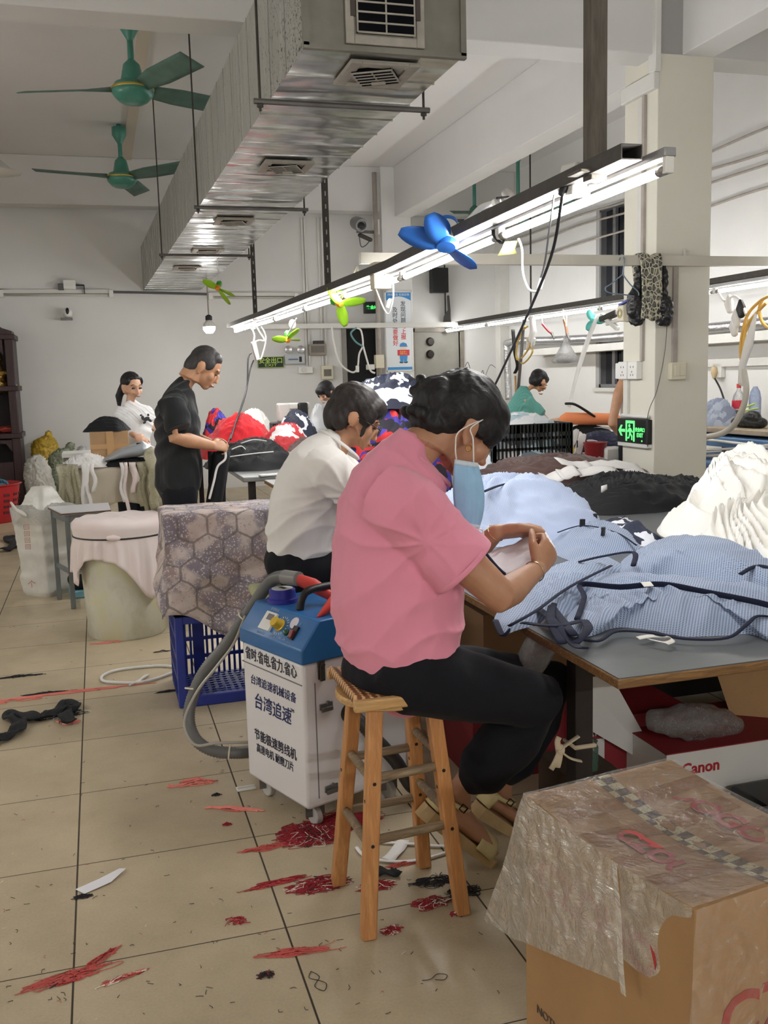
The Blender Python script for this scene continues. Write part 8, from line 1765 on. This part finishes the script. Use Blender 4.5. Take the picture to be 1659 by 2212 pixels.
MB().prism([(0, 0), (0, .06), (.12, .10), (.2, .16), (1.23, .16), (1.31, .10), (1.43, .06), (1.43, 0)], (ax0_, ay0_ - .03, 2.30), (1, 0, 0), UP, (0, .4, 0)).build('cornice', M_mahog, ab); MB().prism([(0, 0), (1.2, 0), (1.2, -.22), (1.12, -.10), (1.0, -.06), (.2, -.06), (.08, -.10), (0, -.22)], (ax0_ + .1, ay0_, 2.26), (1, 0, 0), UP, (0, .03, 0)).build('arched_trim', M_mahog, ab)
dr_ = MB().box2((ax0_ + .1, ay0_ + .01, .09), (ax1_ - .11, ay0_ + .05, .60)).build('door', M_mahog, ab, bevel=.01); MB().prism([(0, 0), (1.22, 0), (1.22, -.16), (1.14, -.05), (.08, -.05), (0, -.16)], (ax0_ + .1, ay0_, .90), (1, 0, 0), UP, (0, .03, 0)).build('apron', M_mahog, ab)
M_goldst = mat('gilded statue', (150, 116, 58), .35, .7, .35, 30); sg = at_y(6, 815, 11.5); b = MB(); b.loft([(sg.x - .05, 11.55, 1.63), (sg.x - .05, 11.55, 1.80), (sg.x - .05, 11.55, 1.92)], [.13, .09, .06], [.10, .08, .05]); b.ell((sg.x - .05, 11.55, 2.0), (.06, .06, .07)); b.lathe([(0, 0), (.14, 0), (.12, .05), (0, .05)], (sg.x - .05, 11.55, 1.63)); b.loft([(sg.x - .15, 11.5, 1.86), (sg.x + .06, 11.5, 1.80)], [.035, .03], [.03, .03])
tag(organic('statue', b, M_goldst, None, .010, 2, lambda c, n_: .012 * nz(c, 30, 2)), 'small gilded seated statue on the upper altar shelf', 'statue')
cx_ = at_y(28, 815, 11.45); cn_ = thing('electric_candle', 'electric candle with a glowing red flame bulb on the altar shelf', 'candle', (cx_.x, 11.45, 1.63)); MB().lathe([(0, 0), (.05, 0), (.035, .03), (.022, .04), (.022, .19), (0, .19)], (cx_.x, 11.45, 1.63), 16).build('stick', mat('candle cream', (214, 190, 140), .4), cn_, smooth='auto')
t_ = NT('red glow'); t_.base(lin((220, 30, 40))); t_.b.inputs['Emission Color'].default_value = lin((255, 50, 60)); t_.b.inputs['Emission Strength'].default_value = .5; MB().ell((cx_.x, 11.45, 1.875), (.028, .028, .058)).build('flame_bulb', t_.m, cn_, smooth=True)
b = MB(); q = at_y(15, 925, 11.5); b.ell((q.x, 11.55, 1.04), (.14, .10, .05)); b.ell((q.x + .1, 11.5, 1.10), (.03, .03, .11)); tag(organic('offering_bag', b, mat('red clear packet', (176, 70, 60), .35), None, .012, 3, lambda c, n_: .015 * nz(c, 20, 1)), 'red plastic packet on the lower altar shelf', 'packet')
rb_ = thing('laundry_basket', 'red slotted basket of coloured scraps at the left edge', 'basket', (-1.1, 9.55, 0)); MB().lathe([(0, 0), (.24, 0), (.26, .02), (.33, .44), (.36, .46), (.34, .47), (.31, .44), (.24, .03), (0, .03)], (-1.13, 9.75, 0), 28).build('tub', mat('red basket plastic', (182, 36, 44), .4), rb_, smooth='auto')
b = MB()
for k in range(14):
    a_ = 2 * PI * k / 14
    for j in range(4): r_ = .275 + .012 * j + .004; b.box((-1.13 + r_ * math.cos(a_), 9.75 + r_ * math.sin(a_), .13 + .07 * j), (.008, .07, .03), (0, 0, a_))
b.build('slot', mat('dark slot red', (84, 18, 24), .6), rb_)
poly_heap('fabric_scraps', ellp(-1.13, 9.75, .28, .28), .38, .13, camo('blue green scraps', [(40, 70, 130), (60, 140, 80), (30, 40, 70), (50, 130, 150)], 16), 'blue and green scraps heaped in the red basket', 'scraps', None, 91, .04, 12)
def sack(nm, label, px0, px1, py0, zb, Y, ry, m_, seed, neck=None):
    x0, x1 = at_y(px0, 1000, Y).x, at_y(px1, 1000, Y).x; cx2 = (x0 + x1) / 2; r = (x1 - x0) / 2; zt = at_y((px0 + px1) / 2, py0, Y).z; b = MB(); hh = zt - zb
    b.loft([(cx2, Y, zb + .10), (cx2 + .02, Y, zb + hh * .35), (cx2, Y, zb + hh * .7), (cx2 - .01, Y, zt - .06)], [r * .95, r, r * .98, r * .86], [ry * .95, ry, ry * .95, ry * .8], side=(1, 0, 0), n=8)
    if neck: b.loft([(cx2, Y, zt - .08), (cx2 + neck * .4, Y, zt + .06), (cx2 + neck, Y, zt + .13)], [.05, .03, .05], [.05, .03, .04], n=10)
    return tag(organic('sack', b, m_, None, .016, 4, lambda c, n_: .022 * nz(c, 7, seed) + .035 * crease(c, 22, seed)), label, 'sack', None)
M_sy = mat('yellow bag', (190, 158, 52), .4, 0, .15, 6, .4, 14, .02); M_sg = mat('green woven sack', (142, 150, 128), .6, 0, .1, 8, .3, 20, .01); M_sw = mat('grey white sack', (196, 194, 186), .5, 0, .12, 7, .3, 20, .01)
sack('sack', 'yellow plastic sack tied at the top by the back wall', 68, 136, 958, 0, 11.62, .20, M_sy, 3, .04); sack('sack', 'tall green woven sack tied at the top by the back wall', 100, 172, 985, 0, 11.0, .20, M_sg, 5, .12); sack('sack', 'off-white sack slumped against the altar cabinet', 50, 112, 1000, 0, 10.75, .20, M_sw, 7); sack('sack', 'translucent pale sack behind the cardboard box', 165, 200, 968, 0, 11.5, .2, mat('pale translucent bag', (200, 202, 204), .35), 8)
for lab, px0, px1, py0, Y, sd_ in (('low white bag of offcuts on the floor before the green sack', 44, 140, 1072, 8.6, 11), ('flat white bag behind the woven bale', 50, 130, 1082, 7.2, 13)):
    x0, x1 = at_y(px0, 1000, Y).x, at_y(px1, 1000, Y).x; poly_heap('white_bag', ellp((x0 + x1) / 2, Y, (x1 - x0) / 2, .34), 0, max(.1, at_y(90, py0, Y).z), M_pp, lab, 'bag', None, sd_, .05, 6, 3)
# rag table
rt_ = thing('rag_table', 'small table draped in beige cloth with hanging rags behind the bucket', 'table', (.25, 5.65, .93)); MB().box2((-.10, 5.42, .90), (.62, 5.95, .94)).build('top', M_cond, rt_)
for x in (-.05, .57):
    for y in (5.47, 5.9): MB().box2((x - .02, y - .02, 0), (x + .02, y + .02, .9)).build('leg', M_gframe, rt_)
rows = []
for i in range(49):
    s_ = i / 48; x = -.12 + .76 * s_; r = [Vector((x, 5.95, .945)), Vector((x, 5.6, .948)), Vector((x, 5.42, .945))]
    for j in range(1, 11): f_ = j / 10; r.append(Vector((x + .01 * math.sin(f_ * 5 + i), 5.405 - .012 * math.sin(x * 34) * f_ - .02 * f_, .945 - (.30 + .02 * math.sin(x * 15)) * f_)))
    rows.append(r)
MB().grid(rows).build('beige_cloth', fabric('beige knit', (196, 186, 168), fold=.3), rt_, smooth=True, solid=.004)
rr = random.Random(9); M_clear = film_mat('yellowed film strips', (226, 220, 190), clear=.45, scale=18)
for k in range(34):
    x = -.14 + .80 * (k / 33) if k % 3 else (-.16 + rr.uniform(0, .12) if rr.random() < .6 else .50 + rr.uniform(0, .12)); L_ = rr.uniform(.14, .42) if .05 < x < .42 else rr.uniform(.35, .55); w_ = rr.uniform(.012, .03); mm = M_clear if (x < 0 or x > .42) else (M_wrag if rr.random() < .5 else M_pcl)
    if .10 < x < .40 and rr.random() < .45: continue
    P = [[Vector((x - w_ + .012 * math.sin(j * .9 + k), 5.36 - .012 * j * .3 + .01 * math.sin(k * 3 + j), .975 - (L_ * j / 8 if j else 0))), Vector((x + w_ + .012 * math.sin(j * .9 + k), 5.355 - .01 * math.sin(j + k), .975 - (L_ * j / 8 if j else 0)))] for j in range(9)]
    P.insert(0, [P[0][0] + Vector((0, .14, .01)), P[0][1] + Vector((0, .14, .01))]); MB().grid(P).build('hanging_rag', mm, rt_, smooth=True, solid=.002)
poly_heap('white_rags', ellp(.05, 5.55, .22, .16), .95, .09, M_wrag, 'white and grey rags piled on the left of the rag table', 'rags', None, 95, .03, 12)
bx2 = thing('cardboard_box', 'small taped brown carton on the rag table under black cloth', 'box', (.24, 5.8, .95)); MB().box2((.09, 5.66, .95), (.40, 5.94, 1.225)).build('carton', mat('pale carton', (172, 138, 100), .7, 0, .1, 5), bx2, bevel=.004); b = MB(); b.box2((.22, 5.652, .95), (.28, 5.66, 1.225)); b.box2((.09, 5.656, 1.08), (.40, 5.66, 1.12)); b.build('tape', mat('clear brown tape', (190, 150, 104), .2), bx2)
poly_heap('black_cloth', ellp(.24, 5.8, .19, .16), 1.222, .115, M_bcl, 'black cloth bundled on top of the small carton', 'cloth', None, 96, .02, 10)
b = MB(); b.loft([(.19, 5.52, 1.0), (.34, 5.52, 1.05), (.50, 5.52, 1.08), (.60, 5.52, 1.05)], [.10, .13, .13, .08], [.012, .045, .06, .03], side=(0, 1, 0), n=18); gb = tag(organic('poly_bag', b, mat('silver grey poly bag', (158, 164, 170), .3, .1), None, .010, 3, lambda c, n_: .008 * nz(c, 14, 2)), 'silver-grey plastic bag with black letters on the rag table', 'bag')
text('lettering', 'SH', (.485, 5.468, 1.085), (.05, -.12, 1), (-1, -.1, .05), .085, M_black, gb, depth=.001, bold=.002)
poly_heap('grey_garments', ellp(.38, 5.50, .24, .12), .948, .06, M_bcl, 'folded dark garments under the silver-grey bag', 'clothes', None, 97, .01, 10)
b = MB(); b.loft([(.55, 5.4, 1.05), (.57, 5.36, .9), (.56, 5.34, .62)], [.06, .09, .07], [.05, .05, .04], n=14); tag(organic('clear_bag', b, M_clear, None, .012, 3, lambda c, n_: .02 * nz(c, 16, 2)), 'yellowed clear plastic hanging beside the standing man', 'plastic')
wt = thing('side_table', 'small white-topped grey table by the green sack', 'table', (-.05, 6.8, .85)); MB().box2((-.17, 6.5, .965), (.12, 6.9, 1.0)).build('top', M_white, wt); 
for x, y in ((-.14, 6.53), (.09, 6.53), (-.14, 6.87), (.09, 6.87)): MB().box2((x - .018, y - .018, 0), (x + .018, y + .018, .97)).build('leg', M_gframe, wt)
# sewing machine far on the rear table
sm = thing('sewing_machine', 'pale sewing machine head far on the rear table', 'sewing machine', at_y(625, 895, 8.5)); q = at_y(612, 895, 8.5); b = MB(); b.box((q.x, 8.5, q.z + .02), (.14, .14, .22)); b.box((q.x + .14, 8.5, q.z + .09), (.34, .12, .08)); b.build('head', M_cond, sm, bevel=.02); MB().box((q.x + .22, 8.46, q.z + .03), (.12, .12, .20)).build('motor', M_black, sm, bevel=.02); MB().box2((q.x - .15, 8.38, TZ), (q.x + .4, 8.62, q.z - .09)).build('bed', M_black, sm, bevel=.01)
poly_heap('grey_bag', ellp(at_y(690, 890, 8.3).x, 8.3, .22, .18), TZ, at_y(690, 874, 8.3).z - TZ, mat('grey film bag', (176, 178, 180), .35), 'grey plastic bag beside the far sewing worker', 'bag', None, 98, .03, 8)
# ------------------------------------------------------------------ litter on the tiles
M_rth = mat('dark red thread', (150, 26, 40), .8); M_rth2 = mat('faded red thread', (196, 92, 84), .8); M_wth = mat('white thread', (226, 220, 206), .8); M_bth = mat('black thread', (34, 32, 36), .8); M_pth = mat('pink plastic string', (226, 132, 120), .35)
def clump(px, py, rx, ry, n, mats, label, seed, r=.0011, hgt=.012, rot=0, tails=0, group='thread clumps on the tiles', name='thread_clump'):
    c = at_z(px, py, 0); rr = random.Random(seed); b = MB(); ca, sa = math.cos(rot), math.sin(rot)
    for k in range(n):
        b.cur = 0 if rr.random() < .8 or len(mats) == 1 else rr.randrange(1, len(mats)); p = [rr.gauss(0, .42), rr.gauss(0, .42)]; lim = rr.uniform(.55, 1.25); a = rr.uniform(0, 6.28); pts = []
        for j in range(rr.randint(4, 8)):
            a += rr.uniform(-1.3, 1.3); p = [p[0] + .46 * math.cos(a), p[1] + .46 * math.sin(a)]; a = math.atan2(-p[1], -p[0]) + rr.uniform(-.9, .9) if math.hypot(*p) > lim else a; x, y = p[0] * rx, p[1] * ry; q = max(0, 1 - math.hypot(*p)); pts.append(Vector((c.x + x * ca - y * sa, c.y + x * sa + y * ca, .002 + hgt * q * rr.random())))
        b.tube(catmull(pts, 3), r * rr.uniform(.7, 1.3), 4)
    for k in range(tails):
        b.cur = 0; a = rr.uniform(0, 6.28); p0 = Vector((c.x, c.y, .003)); b.tube(catmull([p0, p0 + Vector((math.cos(a) * rx * 1.2, math.sin(a) * ry * 1.2, .001)), p0 + Vector((math.cos(a + .5) * rx * 2, math.sin(a + .5) * ry * 2.2, -.001))], 6), r, 4)
    return tag(b.build(name, mats), label, 'thread', group)
R_ = [M_rth, M_wth, M_bth]; F_ = [M_rth2, M_rth]
clump(150, 2110, .09, .022, 60, [M_rth2, M_rth, M_bth], 'long faded red thread tangle at the lower left of the floor', 1, rot=.25); clump(215, 2075, .06, .012, 24, F_, 'red thread tail running up-right from the lower-left tangle', 2, rot=.75); clump(262, 2115, .055, .010, 26, [M_rth2, M_rth, M_wth], 'curled red thread end right of the lower-left tangle', 3, rot=.3)
clump(513, 1990, .022, .018, 30, [M_rth, M_rth2], 'small dark red thread star left of the near stool leg', 4, tails=2); clump(640, 2058, .075, .014, 50, [M_rth2, M_rth], 'faded red thread strip crossing the tile joint before the stool', 5, rot=-.12, tails=2); clump(595, 1908, .075, .013, 60, [M_rth, M_rth2], 'dark red thread streak left of the left stool leg', 6, rot=.12)
clump(690, 1912, .075, .035, 190, R_, 'dense dark red thread mass at the foot of the left stool leg', 7, hgt=.03); clump(672, 1800, .10, .07, 260, [M_rth, M_bth, M_wth], 'wide dark red thread mass under the machine caster', 8, hgt=.03); clump(742, 1775, .10, .06, 160, [M_rth, M_rth], 'red thread heap between machine and stool', 9, hgt=.03); clump(575, 1832, .07, .016, 40, F_, 'loose red thread loops before the machine', 10, rot=.05)
clump(845, 2012, .026, .018, 46, [M_rth, M_wth], 'small red and white thread knot beside the near stool leg', 11); clump(930, 1952, .045, .025, 90, [M_rth, M_wth, M_wth, M_bth], 'red and white thread tangle between the front stool legs', 12, hgt=.022); clump(990, 1975, .022, .014, 40, [M_rth, M_wth], 'dark red thread knot at the right stool leg', 13); clump(815, 1915, .05, .03, 70, [M_rth, M_wth], 'red thread clump behind the near stool leg', 14); clump(870, 1868, .04, .012, 26, [M_rth2], 'faint red threads at the rear stool leg', 15)
clump(575, 2108, .018, .016, 30, [M_bth, M_wth, M_rth], 'small black and white thread knot at the bottom centre', 16); clump(178, 1938, .022, .010, 34, [M_bth], 'black thread tuft at the end of the white paper strip', 17); clump(490, 1782, .014, .008, 22, [M_rth], 'tiny dark red scrap left of the machine', 18); clump(467, 1718, .016, .008, 24, [M_bth], 'tiny black thread tuft beside the pink string', 19); clump(935, 1905, .06, .03, 46, [M_bth], 'black thread wisps between the stool legs', 20); clump(1000, 1930, .05, .03, 40, [M_bth], 'black thread wisps beside the right stool leg', 21); clump(100, 1498, .10, .01, 40, [M_bth], 'black lint line above the black fabric strip', 22); clump(120, 1545, .10, .05, 120, [M_bth, M_bth, M_wth], 'grey-black thread tangle on the black fabric strip', 23, hgt=.03); clump(40, 1462, .10, .016, 40, [M_bth], 'black lint on the tile joint at the left edge', 24); clump(365, 1494, .05, .012, 26, [M_bth], 'black lint tufts beside the white hanger', 25); clump(350, 1408, .04, .01, 14, [M_bth], 'black lint under the blue crate edge', 26)
clump(425, 1690, .085, .03, 16, [M_pth, M_rth2], 'pink plastic string loop left of the hose', 30, r=.0022, group='pink plastic strings'); clump(495, 1748, .11, .012, 12, [M_pth, M_rth2], 'pink plastic string trailing towards the machine caster', 31, r=.003, rot=-.45, group='pink plastic strings'); clump(170, 1494, .30, .014, 18, [M_pth], 'long pink plastic string lying above the black strip', 32, r=.0025, group='pink plastic strings'); clump(15, 1516, .12, .03, 12, [M_pth], 'pink plastic string at the left frame edge', 33, r=.0025, group='pink plastic strings'); clump(135, 1562, .06, .03, 8, [M_pth], 'pink plastic ribbon beside the black strip', 34, r=.004, group='pink plastic strings'); clump(240, 1388, .10, .012, 8, [M_pth], 'pink plastic string in front of the bucket', 35, r=.003, group='pink plastic strings')
rr = random.Random(77); b = MB()
for k in range(230):
    px, py = rr.uniform(0, 1080), rr.uniform(1330, 2200)
    if px > 900 and py < 1700: continue
    c = at_z(px, py, 0)
    if (abs(c.x - .26) < .3 and abs(c.y - 3.7) < .3): continue
    b.cur = 0 if rr.random() < .75 else (1 if rr.random() < .5 else 2); a = rr.uniform(0, 6.28); L_ = rr.uniform(.006, .022); p0 = Vector((c.x, c.y, .0015)); p2 = p0 + Vector((math.cos(a) * L_, math.sin(a) * L_, 0)); b.tube(catmull([p0, p0.lerp(p2, .5) + Vector((rr.uniform(-.006, .006), rr.uniform(-.006, .006), 0)), p2], 3), .0008, 3)
tag(b.build('lint', [M_bth, M_wth, M_rth2]), 'tiny scattered thread ends and lint on the floor tiles', 'lint', None, 'stuff')
# larger litter
def ribbon(nm, pp, w_, m_, label, cat, th=.003, z=.006, wave=.008, res=8):
    c = catmull([at_z(x, y, z) for x, y in pp], res); P = []
    for i, p in enumerate(c):
        d = (c[min(i + 1, len(c) - 1)] - c[max(i - 1, 0)]).normalized(); s = Vector((-d.y, d.x, 0)); P.append([p + s * w_ * q + Vector((0, 0, wave * (1 + math.sin(i * .7 + q * 2)) * .5)) for q in (-1, -.3, .3, 1)])
    return tag(MB().grid(P).build(nm, m_, None, smooth=True, solid=th), label, cat)
ribbon('fabric_strip', [(-60, 1615), (0, 1598), (36, 1580), (40, 1560), (20, 1548), (40, 1545), (85, 1552), (120, 1540), (150, 1520), (160, 1530), (140, 1540), (150, 1562)], .035, M_bcl, 'black fabric strip snaking in from the left edge', 'fabric strip', .006, .012, .02)
ribbon('fabric_scrap', [(8, 1190), (35, 1178), (20, 1165), (45, 1160)], .06, M_bcl, 'black fabric scraps on the floor left of the bale', 'fabric scrap', .006, .012, .03)
pa, pb_, pc_, pd_ = at_z(163, 1921, .004), at_z(182, 1931, .004), at_z(240, 1905, .006), at_z(272, 1876, .010); pe = at_z(215, 1898, .008)
b = MB(); b.add([pa, pb_, pc_, pd_, pe, at_z(258, 1876, .012)], [(0, 1, 2, 4), (4, 2, 3, 5)]); tag(b.build('paper_strip', mat('white paper', (224, 224, 228), .7), None, solid=.001), 'pointed white paper strip on the floor at the left', 'paper')
hw_ = thing('coat_hanger', 'white plastic hanger on the floor beside the blue crate', 'hanger', at_z(290, 1470, .01)); curve_obj('hanger_frame', [at_z(x, y, .01) for x, y in [(375, 1440), (340, 1438), (260, 1446), (224, 1458), (222, 1470), (250, 1474), (300, 1474), (340, 1465), (375, 1452)]], .008, M_white, hw_, 8); curve_obj('hook', [at_z(x, y, .01) for x, y in [(300, 1474), (310, 1462), (320, 1458), (300, 1470), (280, 1480)]], .006, M_white, hw_, 8)
tag(curve_obj('white_ribbon', [at_z(x, y, .008) for x, y in [(770, 1830), (790, 1850), (840, 1860), (900, 1858), (960, 1842), (975, 1830), (930, 1826), (880, 1822), (800, 1818)]], .007, M_wrag, None, 6, 6, .5), 'white ribbon looped on the floor between the stool legs', 'ribbon')
ribbon('fabric_scrap', [(790, 1895), (815, 1885), (845, 1888), (862, 1884)], .022, M_bcl, 'black fabric scrap behind the near stool leg', 'fabric scrap', .004, .008, .012); ribbon('white_sliver', [(838, 1858), (860, 1835), (872, 1815)], .022, M_wrag, 'white paper sliver under the stool', 'paper', .002, .006, .004)
b = MB(); q = at_z(532, 1702, .008); b.box(q + Vector((0, .012, 0)), (.075, .006, .010), (0, 0, .05)); b.box(q + Vector((0, -.012, 0)), (.075, .006, .010), (0, 0, .05)); b.box(q + Vector((-.036, 0, 0)), (.006, .028, .010), (0, 0, .05)); tag(b.build('plastic_clip', M_white, None, bevel=.002), 'small white plastic clip on the floor beside the machine caster', 'clip')
for lab, pp in (('thin thread loop on the floor before the near stool leg', [(672, 2098), (690, 2110), (680, 2130), (700, 2140), (705, 2125), (690, 2118), (668, 2112), (672, 2098)]), ('thin thread loop at the edge of the carton shadow', [(912, 2118), (930, 2115), (945, 2104), (965, 2106), (960, 2116), (940, 2116)]), ('thin brown thread loop left of the machine', [(460, 1640), (485, 1638), (488, 1642), (470, 1646), (462, 1643)])):
    tag(curve_obj('loose_thread', [at_z(x, y, .002) for x, y in pp], .0011, M_conde if 'brown' in lab else M_bth, None, 4), lab, 'thread')
bs = at_z(165, 1290, 0); tag(MB().box((bs.x + .02, 5.0, .03), (.14, .2, .06), (0, 0, .1)).build('blue_box', mat('light blue plastic', (120, 176, 196), .5), None, bevel=.01), 'light blue plastic piece on the floor under the grey stool', 'plastic piece')
b = MB(); b.ell((bs.x + .03, 5.0, .12), (.09, .1, .075)); tag(organic('black_bundle', b, M_bcl, None, .010, 3, lambda c, n_: .02 * nz(c, 16, 2)), 'black cloth bundle on the light blue piece behind the bucket', 'cloth')
